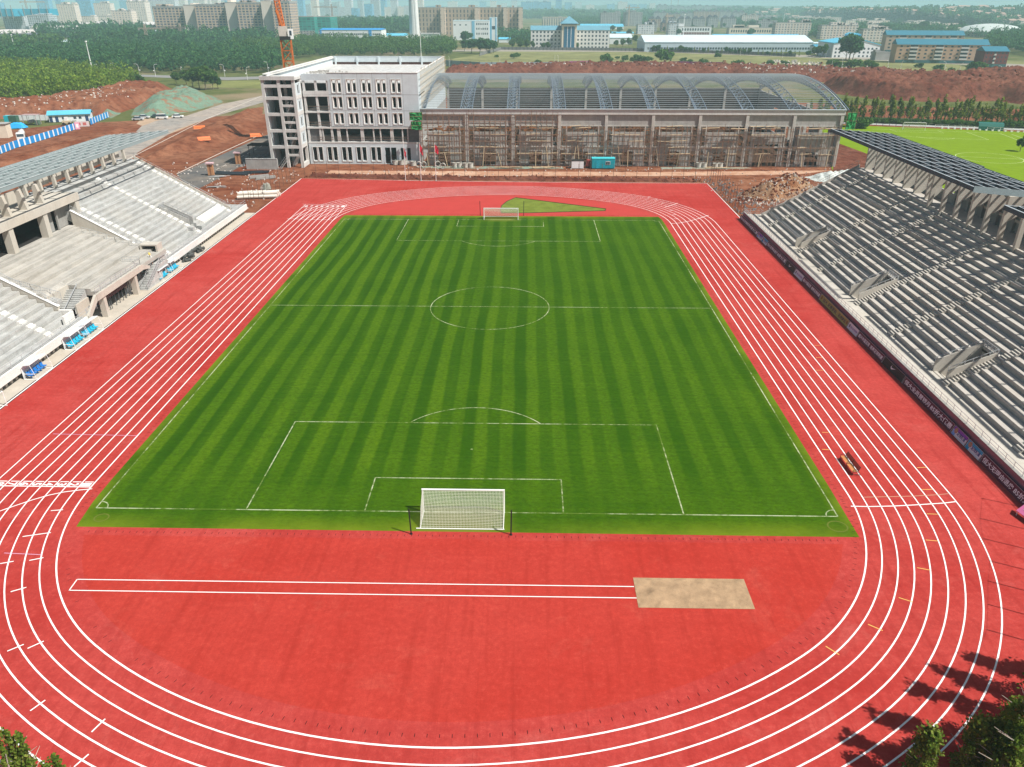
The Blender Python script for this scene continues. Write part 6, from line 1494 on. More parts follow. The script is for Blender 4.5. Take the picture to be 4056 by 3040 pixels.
r=thing('mixer_drum','dark red machine between white box and cabin','machine',(23.1,112.6,0)); m=MB(); m.box(-.6,-.6,0,.6,.6,.5); m.build('stand',M_DARK,r); m=MB(); m.tube((0,0,.5),(0,-.3,2.2),.75,.55,14); m.build('drum',M('oxide_red',(.24,.05,.04),.7,.3),r)
M_CR=M('cast_concrete',(.50,.48,.43),.9,.15,2)
k=0; rp=None
for u,v,ly in ((1566,652,0),(1577,650,0),(1592,652,0),(1604,651,0),(1638,656,0),(1660,662,1),(1679,662,1),(1735,660,1),(1755,668,1),(1803,662,0),(1821,662,0),(1845,663,0),(1865,663,0),(2766,662,0),(2787,662,0),(2832,664,0),(2851,664,0)):
    x,y=at(u,v,0); 
    lb='concrete pipe ring before the hall, %s from the left'%ORD[k]; k+=1
    key='lying' if ly else 'up'
    if rp is None: rp={}
    if key not in rp:
        r=thing('concrete_ring',lb,'concrete ring',(x,y-.3,0),0,'concrete rings before the hall'); m=MB()
        if ly: m.ring((0,-.35,.78),(0,.4,.78),.78,.62,20)
        else: m.ring((0,0,0),(0,0,1.15),.74,.6,20)
        m.build('shell',M_CR,r); m=MB()
        if ly: m.ring((0,-.42,.78),(0,-.351,.78),.82,.7,20)
        else: m.ring((0,0,1.151),(0,0,1.25),.8,.66,20)
        m.build('rim',M_CR,r); rp[key]=r
    else: dup(rp[key],(x,y-.3,0),random.uniform(-.4,.4),lb)
def planks(label,x,y,n,L,sx,sy,mat=None,h=.12,name='plank_heap',cat='planks'):
    r=thing(name,label,cat,(x,y,0)); m=MB()
    for k in range(n):
        a=random.gauss(0,.12); px_,py_=random.uniform(-sx,sx),random.uniform(-sy,sy); z=random.uniform(.02,.02+n*.02); m.beam((px_-math.cos(a)*L/2,py_-math.sin(a)*L/2,z),(px_+math.cos(a)*L/2,py_+math.sin(a)*L/2,z+random.uniform(-.05,.1)),.22,.06)
    m.build('planks',mat or M_PLK,r)
planks('pale planks strewn before the third bay of the hall',0.5,111.5,16,3.6,2.6,.8); planks('pale planks strewn left of the white box',10.,111.3,16,3.8,2.6,.8); planks('thin boards lying before the eighth bay of the hall',62,112,14,4,4,1)
sheet('green_ground_net',[(-24,114.2),(-25,110.6),(-8,110.2),(16,110.6),(16,113.9)],-.07,net_mat('ground_net',(.21,.27,.22)))
sheet('green_ground_net',[(44,114.3),(44,111.),(58,111),(70,112),(70,114)],-.07,net_mat('ground_net2',(.26,.29,.24)))
sheet('pale_track_dust',[(-50,103),(-10,100.5),(40,101),(80,104),(92,110),(40,106.5),(-20,106.8),(-50,107)],-.085,dirt_mat('pale_dust',(.46,.26,.17),(.36,.16,.09),(.56,.38,.27)))
# pipes, pillars, walls on the left of the track corner
M_PVC=M('white_pipe',(.70,.66,.58),.5,.08,2); k=0; pr_=None
for row,(z,ys) in enumerate(((.42,(0,.95,1.9)),(1.18,(.48,1.42)))):
    for q in ys:
        for j in range(3):
            if pr_ is None:
                r=thing('drain_pipe','white drain pipe in the pile by the left track corner','pipe',(0,0,0),0,'white drain pipes in a pile'); m=MB(); m.ring((-1.45,0,0),(1.3,0,0),.4,.33,16); m.build('barrel',M_PVC,r); m=MB(); m.ring((1.301,0,0),(1.6,0,0),.47,.36,16); m.build('socket',M_PVC,r); pr_=r; o=r
            else: o=dup(pr_)
            o.location=(-62.6+j*3.1+q*.15,71.6+q*1.05+j*.45+random.uniform(-.1,.1),z); o.rotation_euler=(0,0,.2+random.uniform(-.05,.05))
def pipes(label,x,y,n,L,rz,rad,mat,sp,name='pipe_bundle'):
    r=thing(name,label,'pipes',(x,y,0),rz); m=MB()
    for k in range(n): yy=random.uniform(-sp,sp); m.tube((-L/2+random.uniform(-1,1),yy,rad+random.uniform(0,.5)*(1-abs(yy)/sp)),(L/2+random.uniform(-1,1),yy,rad+random.uniform(0,.5)*(1-abs(yy)/sp)),rad,n=8)
    m.build('pipes',mat,r)
M_BP=M('black_pipe',(.03,.037,.045),.5,.2)
pipes('long black plastic pipes lying before the grey low wall',-75.5,101.3,16,8.5,-.12,.17,M_BP,1.5); pipes('shorter black pipes stacked on the long ones',-69.8,102.8,10,6.5,.03,.17,M_BP,.8)
r=thing('grey_wall','rough grey block wall beside the building tower','wall',(-69.6,108.6,0)); m=MB(); m.box(-4.6,-.3,-.1,4.4,.3,2.7); m.build('blocks',M_BRK,r); m=MB()
for k in range(18): m.box(-4.6+k*.5,-.36,2.71,-4.15+k*.5,.36,2.8+random.uniform(0,.14))
m.build('coping',M_ROOFG,r)
for i,(x,y) in enumerate(((-81.,99.6),(-79.2,116.3))):
    r=thing('brick_pillar','orange brick pillar with a pink cap, %s the camera'%('nearer' if i==0 else 'farther from'),'pillar',(x,y,0),.1,'brick pillars by the road'); m=MB(); m.box(-.75,-.45,0,.75,.45,3.); m.build('shaft',M('orange_brick',(.48,.24,.12),.9,.25,2),r); m=MB(); m.box(-1,-.75,3.01,1,.75,3.35); m.build('cap',M('pink_cap',(.62,.42,.44),.8),r); m=MB(); m.box(-.2,-.47,.1,.2,-.452,2.9); m.build('panel',M('brown_panel',(.25,.11,.05),.8),r)
for i,(x,y,rz) in enumerate(((-66.8,96.5,.55),(-64.6,95.,.55))):
    r=thing('concrete_beam','grey precast beam lying on the earth, %s of the pair'%('left','right')[i],'beam',(x,y,0),rz); m=MB(); m.box(-2.6,-.4,0,2.6,.4,.6); m.build('body',M_CG,r); m=MB(); m.box(-2.5,-.12,.601,2.5,.12,.72); m.build('rib',M_CG,r)
r=thing('rubble_bag','grey green rubble sack by the left track corner','sack',(-60.4,82.5,0)); m=MB(); m.tube((0,0,0),(0,0,1.3),1.1,.8,10); m.build('sack',M('sack_grey',(.30,.31,.26),.9,.3),r); m=MB(); m.cbox((-1.,-.6,.3),(.6,.5,.6)); m.cbox((.2,.1,1.35),(.5,.5,.3)); m.build('lumps',M_STN,r)
r=thing('steel_stair','steel site stair leaning at the building tower','stair',(-62.6,108.9,0)); m=MB()
for q in (-.6,.6): m.beam((-2+q*.5,-.8,.0),(.6+q*.5,-.4+q,3.2),.14)
for k in range(9): t=k/8; m.beam((-2.3+2.6*t,-1.2+.4*t,3.2*t+.05),(-1.7+2.6*t,-.3+.4*t,3.2*t+.05),.12,.05)
m.build('flight',M_ROOFG,r); m=MB(); m.beam((-2.2,-1,1),(.5,-.7,4.1),.06); m.build('handrail',M_RAIL,r)
r=thing('site_shelter','dark open shelter roof by the road left of the tower','shelter',(-77.,131,0)); m=MB(); m.box(-3.5,-2.2,3.,3.5,2.2,3.3); m.build('roof',M_DARK,r)
for x,y in ((-3.2,-2),(3.2,-2),(-3.2,2),(3.2,2)): m=MB(); m.beam((x,y,0),(x,y,3),.14,.14,up=(0,1,0)); m.build('post',M_IRON,r)
litter('dark_scrap','dark scrap and timber heaped in the shade left of the tower',[(-80,112),(-68,112),(-68,135),(-74,140),(-80,124)],150,.3,1.1,M_STG)
planks('white and grey boards lying by the near brick pillar',-78,97.5,9,3,1.5,.7,M('pale_board',(.50,.50,.50),.8)); planks('grey boards on the earth behind the left stand end',-74,84.5,9,2.6,1.6,.7,M_ROOFG)
for i,(u,v,rz) in enumerate(((808,552,.5),(788,495,.3),(1012,525,.4))):
    x,y=at(u,v,2); r=thing('orange_barrier','orange plastic barrier on the earth bank, %s'%('in the middle of the bank','beside the site road','by the asphalt road')[i],'barrier',(x,y,1.7 if i<1 else .6),rz); m=MB(); m.extr([(-.8,0),(0,1.1),(.8,0)],'x',-2.0,2.0); m.build('body',M('orange_plastic',(.72,.17,.04),.5,.1),r); m=MB()
    for k in range(7): m.box(-1.9+k*.6,-.62,.35,-1.75+k*.6,-.5,.6)
    m.build('ribs',M('orange_dark',(.5,.1,.03),.6),r)
# ------------------------------------------------------------------ site yard on the far left
def gshed(): pass
x0,y0=at(830/4.424,400+380/4.424,0); x1,y1=at(1560/4.424,400+352/4.424,0)
r=thing('site_office','long white site hut with a cyan pitched roof','hut',((x0+x1)/2,(y0+y1)/2+2.6,0),math.atan2(y1-y0,x1-x0)); w=math.hypot(x1-x0,y1-y0)/2; m=MB(); m.box(-w,-2.6,0,w,2.6,2.7); wo_=m.build('walls',M_WHITE,r); m=MB(); m.extr([(-3.1,2.62),(0,3.9),(3.1,2.62),(3.1,2.8),(0,4.1),(-3.1,2.8)],'x',-w-.5,w+.4); m.build('roof',M_CYAN,r)
for q in (-.9,-.62,.82): m=MB(); m.box(w*q-.55,-2.66,.05,w*q+.55,-2.605,2.1); m.build('door',M('dark_blue_door',(.03,.06,.14),.5),r)
for q in (-.3,.25,.5): m=MB(); m.box(w*q-.5,-2.66,1.,w*q+.5,-2.605,1.9); m.build('window',M_WIN,r)
def hoarding(label,pts,h=2.2):
    r=thing('site_hoarding',label,'fence',(*at(*pts[0],0),0)); A=[Vector((*at(u,v,0),0)) for u,v in pts]; L=[0]
    for a,b in zip(A,A[1:]): L.append(L[-1]+(b-a).length)
    def pt(s):
        for i in range(len(A)-1):
            if s<=L[i+1]+1e-6: return A[i].lerp(A[i+1],(s-L[i])/(L[i+1]-L[i]))
        return A[-1]
    s=0;k=0
    while s<L[-1]-.4:
        d=2.3 if k%2==0 else .85; a,b=pt(s),pt(min(s+d,L[-1])); m=MB(); m.beam((a.x,a.y,h/2+.03),(b.x,b.y,h/2+.03),.08,h)
        if k%2==0: m.build('blue_panel',M('hoarding_blue',(.015,.27,.66),.5,.1),r,w=True)
        else: m.build('white_panel',M_WHITE,r,w=True)
        s+=d;k+=1
hoarding('blue and white site hoarding winding along the earth bank',[(-40,622),(0,612),(60,588),(135,566),(225,538),(300,513)]); hoarding('short blue and white hoarding beyond the yard gate',[(360,495),(395,480),(432,465)])
r=thing('gate_sign','white gate wall with red painted signs at the site yard','wall',(*at(328,502,0),0),.25); m=MB(); m.box(-2.4,-.2,0,2.4,.2,1.9); m.build('wall',M('pinkish_white',(.74,.66,.66),.7),r); m=MB(); m.box(-1.5,-.23,.5,-.5,-.205,1.5); m.box(.3,-.23,.5,1.5,-.205,1.5); m.build('red_sign',M('sign_red',(.60,.16,.14),.6,.3,6),r)
r=thing('gate_sign','narrow pink banner at the end of the long hoarding','banner',(*at(309,513,0),0),.6); m=MB(); m.box(-.8,-.1,0,.8,.1,2.5); m.build('panel',M('pink_banner',(.74,.35,.45),.7),r); m=MB(); m.box(-.4,-.13,.6,.4,-.105,1.9); m.build('marks',M_WHITE,r)
# concrete mixer truck
r=thing('mixer_truck','white concrete mixer truck parked behind the hoarding','truck',(*at(92,556,0),0),-1.1); m=MB(); m.extr([(3.,.7),(4.9,.7),(4.9,1.7),(4.75,2.9),(3.,3.)],'y',-1.2,1.2); c_=m.build('cab',M_WHITEP,r); m=MB(); m.extr([(4.91,1.8),(4.8,2.65),(4.83,2.65),(4.94,1.8)],'y',-1.05,1.05); m.build('windscreen',M_WIN,c_); m=MB(); m.box(-4.5,-.6,.8,2.95,.6,1.1); m.build('chassis',M_IRON,r)
m=MB(); m.tube((2.4,0,1.9),(-.5,0,2.3),.6,1.1,16); m.tube((-.5,0,2.3),(-4.,0,2.8),1.1,.5,16); m.build('drum',M('drum_grey',(.58,.58,.55),.6,.1),r)
for x in (4.,-1.6,-3.2):
    for s in (-1,1): m=MB(); m.tube((x,s*.8,.52),(x,s*1.2,.52),.52,n=14); m.build('wheel',M_IRON,r)
r=thing('blue_tarpaulin','bright blue tarpaulin over a load behind the mixer truck','tarpaulin',(*at(72,508,0),0),.2); m=MB(); nx,ny=10,6
for j in range(ny+1):
    for i in range(nx+1): a,b=i/nx-.5,j/ny-.5; m.v.append((a*6,b*3.4,1.9*(1-(2*a)**4)*(1-(2*b)**4)+random.uniform(0,.2)))
for j in range(ny):
    for i in range(nx): a=j*(nx+1)+i; m.f.append((a,a+1,a+nx+2,a+nx+1)); m.m.append(0)
m.build('sheet',M('tarp_blue',(.03,.38,.75),.5,.12),r)
r=thing('batching_machine','grey batching machine with hopper in the site yard','machine',(*at(130,494,0),0)); m=MB(); m.tube((-1,0,.9),(1,0,1.4),.8,.6,12); m.build('drum',M_ROOFG,r); m=MB(); [m.beam((x,y,0),(x,y,3.6),.12,.12,up=(0,1,0)) for x in (-2.6,2.6) for y in (-1.4,1.4)]; m.box(-3,-1.7,3.6,3,1.7,3.75); m.build('canopy',M('dull_pink_sheet',(.42,.30,.30),.8),r); m=MB(); m.box(1.4,-.7,0,2.8,.7,1.6); m.build('engine',M('dull_green',(.10,.16,.12),.7),r)
r=thing('yard_container','cyan and green skip container at the back of the yard','container',(*at(48,484,0),0)); m=MB(); m.box(-2.4,-1,0,-.6,1,2.4); m.build('cyan_half',M_TQ,r); m=MB(); m.box(-.58,-1,0,2.6,1,2.4); m.build('green_half',M('deep_green',(.05,.13,.09),.7),r)
r=thing('yard_wall','pale sheet wall at the back of the site yard','wall',(*at(118,478,0),0),.06); m=MB(); m.box(-9,-.08,0,9,.08,2.1); m.build('sheets',M_WHITE,r); m=MB(); [m.box(-9+k*2.2,-.14,0,-8.9+k*2.2,-.085,2.15) for k in range(9)]; m.build('posts',M_RAIL,r)
r=thing('yard_hut','pale hut with a dark door at the left picture edge','hut',(*at(2,545,0),0),.2); m=MB(); m.box(-3.4,-2,0,3.4,2,4.6); m.build('walls',M_CRM,r); m=MB(); m.box(-2.6,-2.06,0,-1.,-2.005,3.2); m.build('door',M_DARK,r); m=MB(); m.box(-3.7,-2.3,4.61,3.7,2.3,4.8); m.build('roof',M_ROOFG,r)
r=thing('truck_loader','pale yellow loader parked by the site hut','loader',(*at(268,496,0),0),.3); m=MB(); m.box(-1.6,-.8,.7,1.3,.8,1.7); m.build('body',M('pale_yellow',(.60,.52,.36),.6),r); m=MB(); m.box(-.6,-.7,1.71,.5,.7,2.9); m.build('cab',M_WHITEP,r); m=MB(); m.beam((1.2,0,1.),(2.6,0,1.6),.3,.4); m.box(2.4,-.9,.8,3.2,.9,1.6); m.build('bucket',M('bucket_grey',(.4,.38,.33),.7),r)
for x in (-1.1,.9):
    for s in (-1,1): m=MB(); m.tube((x,s*.6,.55),(x,s*.95,.55),.55,n=12); m.build('wheel',M_IRON,r)
# cars
def car(label,u,v,rz,mat,van=False):
    x,y=at(u,v,0); r=thing('parked_car',label,'car',(x,y,0),rz,'cars parked on the dusty road'); m=MB(); H1,H2=(1.0,1.9) if van else (.85,1.45)
    m.extr([(-2.2,.3),(2.2,.3),(2.25,.7),(2.1 if van else 1.9,H1),(-2.15,H1),(-2.25,.6)],'y',-.88,.88); m.build('body',mat,r)
    m=MB(); m.extr([(1.7 if van else 1.0,H1+.01),(1.2 if van else .45,H2),(-2.0 if van else -1.2,H2),(-2.1 if van else -1.75,H1+.01)],'y',-.8,.8); c=m.build('cabin',M_WIN,r); m=MB(); m.box(-2. if van else -1.2,-.8,H2+.01,1.2 if van else .45,.8,H2+.06); m.build('roof',mat,c)
    for xx in (1.4,-1.4):
        for s in (-1,1): m=MB(); m.tube((xx,s*.66,.32),(xx,s*.9,.32),.32,n=12); m.build('wheel',M_IRON,r)
    for s in (-.6,.6): m=MB(); m.box(2.2,s-.15,.55,2.27,s+.15,.72); m.build('headlight',M_WHITEP,r)
car('silver saloon car parked at the edge of the dusty road',548,477,.15,M('silver_paint',(.50,.52,.54),.3,.05)); car('pale grey car parked behind the silver saloon',572,470,.1,M('pale_grey_paint',(.58,.59,.60),.3,.05)); car('white van parked on the dusty road',643,472,.12,M_WHITEP,True); car('white car with an open door on the dusty road',705,467,.2,M_WHITEP); car('dark green car partly behind the white van',622,468,.1,M('dark_green_paint',(.03,.08,.06),.3))
# ------------------------------------------------------------------ cranes
def lattice(m,a,b,w,n,t=.12):
    A,B=Vector(a),Vector(b); d=(B-A).normalized(); u=Vector((0,0,1)) if abs(d.z)<.9 else Vector((1,0,0)); e=d.cross(u).normalized()*w/2; g=e.cross(d).normalized()*w/2
    c=[e+g,e-g,-e-g,-e+g]
    for q in c: m.beam(A+q,B+q,t*1.5)
    for i in range(n):
        p,q_=A.lerp(B,i/n),A.lerp(B,(i+1)/n)
        for k in range(4): m.beam(p+c[k],q_+c[(k+1)%4],t); m.beam(p+c[k],p+c[(k+1)%4],t)
def crane(label,x,y,h,jl,ang,col,w=2.2,luff=False,group=None,t=.13):
    r=thing('tower_crane',label,'crane',(x,y,0),ang,group); m=MB(); lattice(m,(0,0,0),(0,0,h),w,int(h/w),t); m.build('mast',col,r)
    if luff:
        m=MB(); m.box(-1.7,-2.,h+.05,1.7,2.,h+1.1); m.build('slew_ring',M_DARK,r); m=MB(); m.box(-1.9,-1.2,h+1.15,.6,.8,h+4.1); m.build('machine_house',M('crane_beige',(.55,.50,.44),.7),r); m=MB(); m.box(1.0,-1.6,h+.3,2.6,-.2,h+3.3); c=m.build('cab',M_WHITEP,r); m=MB(); m.box(1.5,-1.66,h+1.4,2.2,-1.605,h+2.8); m.build('cab_window',M_WIN,c)
        m=MB(); lattice(m,(-.6,.5,h+3.2),(-2.4,9,h+jl),1.5,10,.16); m.build('jib',col,r); m=MB(); m.beam((-.6,-.6,h+4.1),(-1.8,-1.,h+8.8),.9,.7); m.build('back_frame',col,r); m=MB(); m.tube((-1.5,-.9,h+8.6),(-2.4,9,h+jl),.06); m.build('pendant',M_IRON,r)
    else:
        m=MB(); lattice(m,(0,0,h),(0,0,h+5),w*.6,3,t); m.build('head',col,r); m=MB(); lattice(m,(0,0,h+.6),(jl,0,h+.6),w*.55,int(jl/3),t*.9); lattice(m,(0,0,h+.6),(-jl*.3,0,h+.6),w*.55,5,t*.9); m.build('jib',col,r); m=MB(); m.box(-jl*.3,-.8,h-1.2,-jl*.22,.8,h+.5); m.build('counterweight',M_ROOFG,r); m=MB(); m.tube((0,0,h+5),(jl*.7,0,h+1),.08); m.tube((0,0,h+5),(-jl*.28,0,h+1),.08); m.build('ties',M_IRON,r)
x,y,_=aty(1146,272,160); crane('rust orange tower crane rising behind the unfinished building',x,y,31.5,14,.2,M('crane_orange',(.50,.13,.025),.7,.35,.6),3.1,True,None,.25)
M_CY=M('crane_faded',(.42,.33,.26),.8,.1); kk=0
for u,vb,vt,jl,an,lb in ((587,180,116,26,.1,'faded crane left of the grey slab'),(725,180,112,24,2.9,'brown crane before the grey slab'),(1322,125,30,32,3.1,'pale brown crane behind the blue factory'),(2488,104,32,26,.3,'pale crane behind the teal roofed office'),(2637,130,66,14,.6,'small brown crane before the gabled houses'),(130,125,10,30,.4,'faint crane beside the netted towers'),(2655,60,-30,30,1.6,'thin crane above the gabled houses, left one'),(2682,60,-20,30,1.4,'thin crane above the gabled houses, right one')):
    x,y=at(u,vb,0); h=aty(u,vt,y)[2]; crane(lb,x,y,h,jl,an,M_CY,2.4,False,'distant cranes',.3)
# ------------------------------------------------------------------ lamps and masts
def lamp_proto(h=7.5):
    r=thing('street_lamp','white curved street lamp','street lamp'); m=MB(); m.tube((0,0,0),(0,0,h*.8),.11,.085,8); m.path([(0,0,h*.8),(-.15,0,h*.92),(-.6,0,h*.985),(-1.6,0,h)],.07,8); m.build('pole',M_WHITEP,r); m=MB(); m.box(-2.3,-.16,h-.06,-1.5,.16,h+.08); m.build('lamp_head',M_WHITEP,r); m=MB(); m.box(-.05,-.05,h*.48,.7,.05,h*.53); m.box(.6,-.15,h*.45,.85,.15,h*.52); m.build('side_arm',M_WHITEP,r); return r
LP=lamp_proto(); used=False; k=0
LL=[(239,288,0),(279,296,1),(398,304,0),(444,299,1),(555,302,0),(617,304,1),(719,290,0),(788,280,1),(891,304,0),(981,317,1),(1064,292,0),(1163,264,1)]
for u,v,s in LL:
    x,y=at(u,v,0); lb='white curved street lamp on the road before the forest, %s from the left'%ORD[k]; k+=1
    o=LP if not used else dup(LP); used=True; o['label']=lb; o['group']='street lamps on the forest road'; o.location=(x,y,-.1); o.rotation_euler=(0,0,.35 if s==0 else .35+PI); o.scale=(1,1,1)
k=0
for u,v,s in ((1780,265,1),(1980,264,1),(2197,261,1),(2210,262,0),(2566,210,1),(2092,196,1),(2245,196,1),(2738,200,1),(2932,222,1),(3099,230,1),(3270,228,1),(3332,277,0),(3292,276,1),(3565,288,1),(3512,286,0),(3797,298,1),(3738,292,0),(4028,312,1),(3955,312,0)):
    x,y=at(u,v,0); k+=1; o=dup(LP,(x,y,-.1),PI*.5 if s else -PI*.4,'white curved street lamp in the meadow beyond the hall, %s from the left'%ORD[k-1],'street lamps beyond the hall')
k=0
for u,v,vt in ((372,306,168),(60,200,140),(1668,222,130),(2700,200,60),(2133,190,115),(1905,190,112),(3100,110,40),(3260,62,-10),(1880,150,88),(1530,110,20)):
    x,y=at(u,v,0); h=aty(u,vt,y)[2]; k+=1; r=thing('tall_mast',('tall slim white mast before the left forest' if k==1 else 'tall slim white mast in the hazy town, %s in the row'%ORD[k-2]),'mast',(x,y,0),0,'tall masts'); m=MB(); m.tube((0,0,0),(0,0,h),.42 if v>150 else .8,.2,10); m.build('shaft',M_WHITEP,r); m=MB(); m.tube((0,0,h),(0,0,h+.8),.7,.7,10); m.build('head',M_WHITEP,r)
# ================================================================== practice pitch behind the right stand
def zp(x,y): return at(3456+x/3.687,350+y/3.687,0)
M_PP=M('practice_turf',(.165,.255,.008),.95,.14,.35)
A=Vector((*at(3395,499,0),0)); Bv=Vector((*zp(2212,642),0)); ax=(Bv-A).normalized(); ay=Vector((ax.y,-ax.x,0))
def pp(s,t): q=A+ax*s+ay*t; return (q.x,q.y)
Lx=(Bv-A).length
sheet('practice_pitch',[pp(-16,-1),pp(Lx+40,-1),pp(Lx+40,120),pp(-16,120)],-.06,M_PP)
m=MB()
def pq(*c): m.ribbon([zp(*q) for q in c],.16,-.05)
pq((0,597),(1000,623),(1870,662)); pq((250,598),(340,630),(1050,655),(955,622)); pq((1365,638),(1700,752)); pq((390,700),(1200,735),(1700,752)); pq((1870,662),(2212,790)); pq((2030,672),(2212,735))
pq((640,708),(780,728),(950,745),(1080,745),(1170,736),(1200,727))
c=zp(1705,1015); r9=9.15
m.ribbon([(c[0]+r9*math.cos(a),c[1]+r9*math.sin(a)) for a in np.linspace(0,2*PI,61)[:-1]],.16,-.05,True); pq((1280,995),(2212,1037))
struct(m.build('practice_lines',M('practice_paint',(.62,.72,.42),.9)))
g=thing('football_goal','white goal with net on the practice pitch behind the right stand','goal',(*zp(600,608),-.06),math.atan2(zp(740,612)[1]-zp(460,605)[1],zp(740,612)[0]-zp(460,605)[0])); W=3.9
m=MB(); m.tube((-W,0,0),(-W,0,2.6),.09); m.tube((W,0,0),(W,0,2.6),.09); m.tube((-W,0,2.6),(W,0,2.6),.09); m.build('posts_and_crossbar',M_WHITEP,g); m=MB()
for k in range(40): x=-W+2*W*k/39; m.beam((x,0,2.55),(x,1.6,1.9),.018); m.beam((x,1.6,1.9),(x,2.4,.05),.018)
for k in range(14): t=k/13; m.beam((-W,1.6+.8*t,1.9-1.85*t),(W,1.6+.8*t,1.9-1.85*t),.018)
m.build('net',M_NETW,g)
r=thing('team_shelter','dark green team shelter beside the practice pitch','shelter',(*zp(1710,612),-.06),-.25); m=MB(); m.extr([(-1.2,0),(-1.2,1.4),(-.6,2.5),(1.2,2.7),(1.2,2.55),(-.5,2.35),(-1.05,1.35),(-1.05,0)],'x',-4.2,4.2); m.build('canopy',M('green_canvas',(.02,.14,.12),.6,.15),r); m=MB()
for k in range(8): m.box(-3.7+k*.98,-.6,.3,-3.1+k*.98,.1,.75)
m.build('seats',M_DARK,r)
r=thing('pitch_railing','low white railing along the far side of the practice pitch','railing',(*zp(900,580),0)); m=MB()
for k in range(15):
    a=Vector((*zp(910+k*95,580+k*4.6),0)); m.beam((a.x,a.y,0),(a.x,a.y,1.2),.1,.1,up=(0,1,0))
r0=zp(910,580); r1=zp(2240,644)
for z in (1.2,.6): m.beam((*r0,z),(*r1,z),.08)
m.build('rails',M_WHITEP,r,w=True); m=MB()
for k in range(14):
    a=zp(1005+k*92,584+k*4.6); m.cbox((a[0],a[1]-.4,.15),(.6,.5,.5))
m.build('white_feet',M_WHITEP,r,w=True)
sheet('dug_earth',P_((3300,556),(3330,571),(3440,611),(3570,690),(3300,700)),-.045,M_DIRT2)
# pale path and dark strip behind it, fence of tall dark posts
sheet('pale_path',[pp(-20,-9.5),pp(Lx+40,-9.5),pp(Lx+40,-5.5),pp(-20,-5.5)],-.07,M('path_grey',(.42,.42,.42),.9,.12,.3))
sheet('verge',[pp(-20,-30),pp(Lx+40,-30),pp(Lx+40,-9.6),pp(-20,-9.6)],-.09,M('dark_verge',(.055,.07,.035),.95,.5,.3))
f=thing('post_fence','dark tall post fence behind the practice pitch','fence',(*pp(0,-3.5),0))
for k in range(15):
    q=pp(-14+k*2.35,-3.2); m=MB(); m.tube((q[0],q[1],-.1),(q[0],q[1],6.),.075,n=6); m.build('post',M_IRON,f,w=True)
m=MB(); q0,q1=pp(-14,-3.2),pp(19,-3.2)
for z in (.6,2.2,3.8,5.9): m.beam((*q0,z),(*q1,z),.035)
m.build('wires',M_IRON,f,w=True)
f=thing('post_fence','dark net fence right behind the top of the right stand','fence',(78,60,0)); m=MB()
for k in range(24):
    q=(82.+k*.3,74-k*4.4); mm=MB(); mm.tube((q[0],q[1],-.1),(q[0],q[1],6.5),.075,n=6); mm.build('post',M_IRON,f,w=True); m.beam((q[0],q[1],3.2),(q[0]+2.2,q[1]+.2,0),.07)
m.build('white_braces',M_WHITEP,f,w=True)
sheet('white_strip',[(86,75),(88,75),(95,-30),(93,-30)],-.05,M_CG); sheet('green_court',[(88.5,60),(100,60),(104,10),(93,10)],-.055,M('court_green',(.05,.20,.13),.8,.1))
# planted rows of saplings
n=0
for row,(t,key) in enumerate(((-14,'slim'),(-18.5,'slim'),(-23.5,'slim'))):
    s=-17.
    while s<Lx+22:
        q=pp(s+random.uniform(-.7,.7),t+random.uniform(-.8,.8)); plant('slim%d'%random.randrange(3),q[0],q[1],random.uniform(.72,1.12),'slim yellow green sapling in the planted rows behind the practice pitch','saplings behind the practice pitch'); s+=3.4; n+=1
s=-17
while s<Lx+20:
    q=pp(s,-12.+random.uniform(-.6,.6)); plant('bush%d'%random.randrange(3),q[0],q[1],random.uniform(.6,1.),'dark low bush at the foot of the planted saplings','bushes under the saplings'); s+=3.6
for k,(u,v) in enumerate(((3370,502),(3398,506),(3420,509))):
    x,y=at(u,v,0); plant('bush%d'%k,x,y,1.2,'dark green bush between hall corner and practice pitch','bushes at the hall corner')
x,y=at(4040,600,0); plant('mid0',x,y,.55,'small tree at the right edge of the practice pitch')
# ------------------------------------------------------------------ trees in the middle distance
GB='trees around the factories'
def tr(key,u,v,s,label,group=GB): x,y=at(u,v,0); plant(key,x,y,s,label,group)
for u,v,s in ((1840,205,1.3),(1868,212,1.6),(1900,214,1.7),(1930,214,1.6),(1955,212,1.3),(1848,180,1.9)): tr('round%d'%(u%3),u,v,s,'tall dark tree in the clump before the white works')
for u,v,s in ((2030,196,1.1),(2060,198,1.3),(2085,197,1.1),(2050,188,1.3),(2110,197,.9)): tr('mid%d'%(u%3),u,v,s,'green tree left of the teal roofed office')
for u,v,s in ((2150,197,.8),(2170,197,.9),(2235,197,.8),(2262,197,.9),(2282,197,.8)): tr('mid%d'%(u%3),u,v,s,'small tree before the teal roofed office')
for u,v,s in ((2440,190,.9),(2465,188,1.),(2490,184,1.),(2515,176,1.1)): tr('mid%d'%(u%3),u,v,s,'green tree beside the drive of the long factory')
for i,u in enumerate(range(2570,3230,18)):
    if random.random()<.85: tr(random.choice(('round','mid','slim'))+str(i%3),u,205+(u-2570)*.036,random.uniform(.5,.85),'young tree in the row before the very long factory','trees before the long factory')
for u,v,s in ((3362,240,2.6),(3376,238,2.2),(3350,238,1.9)): tr('round%d'%(u%3),u,v,s,'big dark tree in the clump before the white mill')
for u,v,s in ((3236,226,1.2),(3258,228,1.2),(3225,224,1.)): tr('mid%d'%(u%3),u,v,s,'tree left of the white mill')
for u,v,s in ((3310,270,1.8),(3340,272,2.1),(3380,272,2.3),(3290,262,1.5),(3440,266,1.8),(3460,268,1.4),(3425,262,1.4),(3870,282,2.2),(3850,280,1.8),(3640,268,1.3),(3300,255,1.3)): tr('bush%d'%(u%3),u,v,s,'large bush in the meadow before the mill and apartments','bushes before the mill')
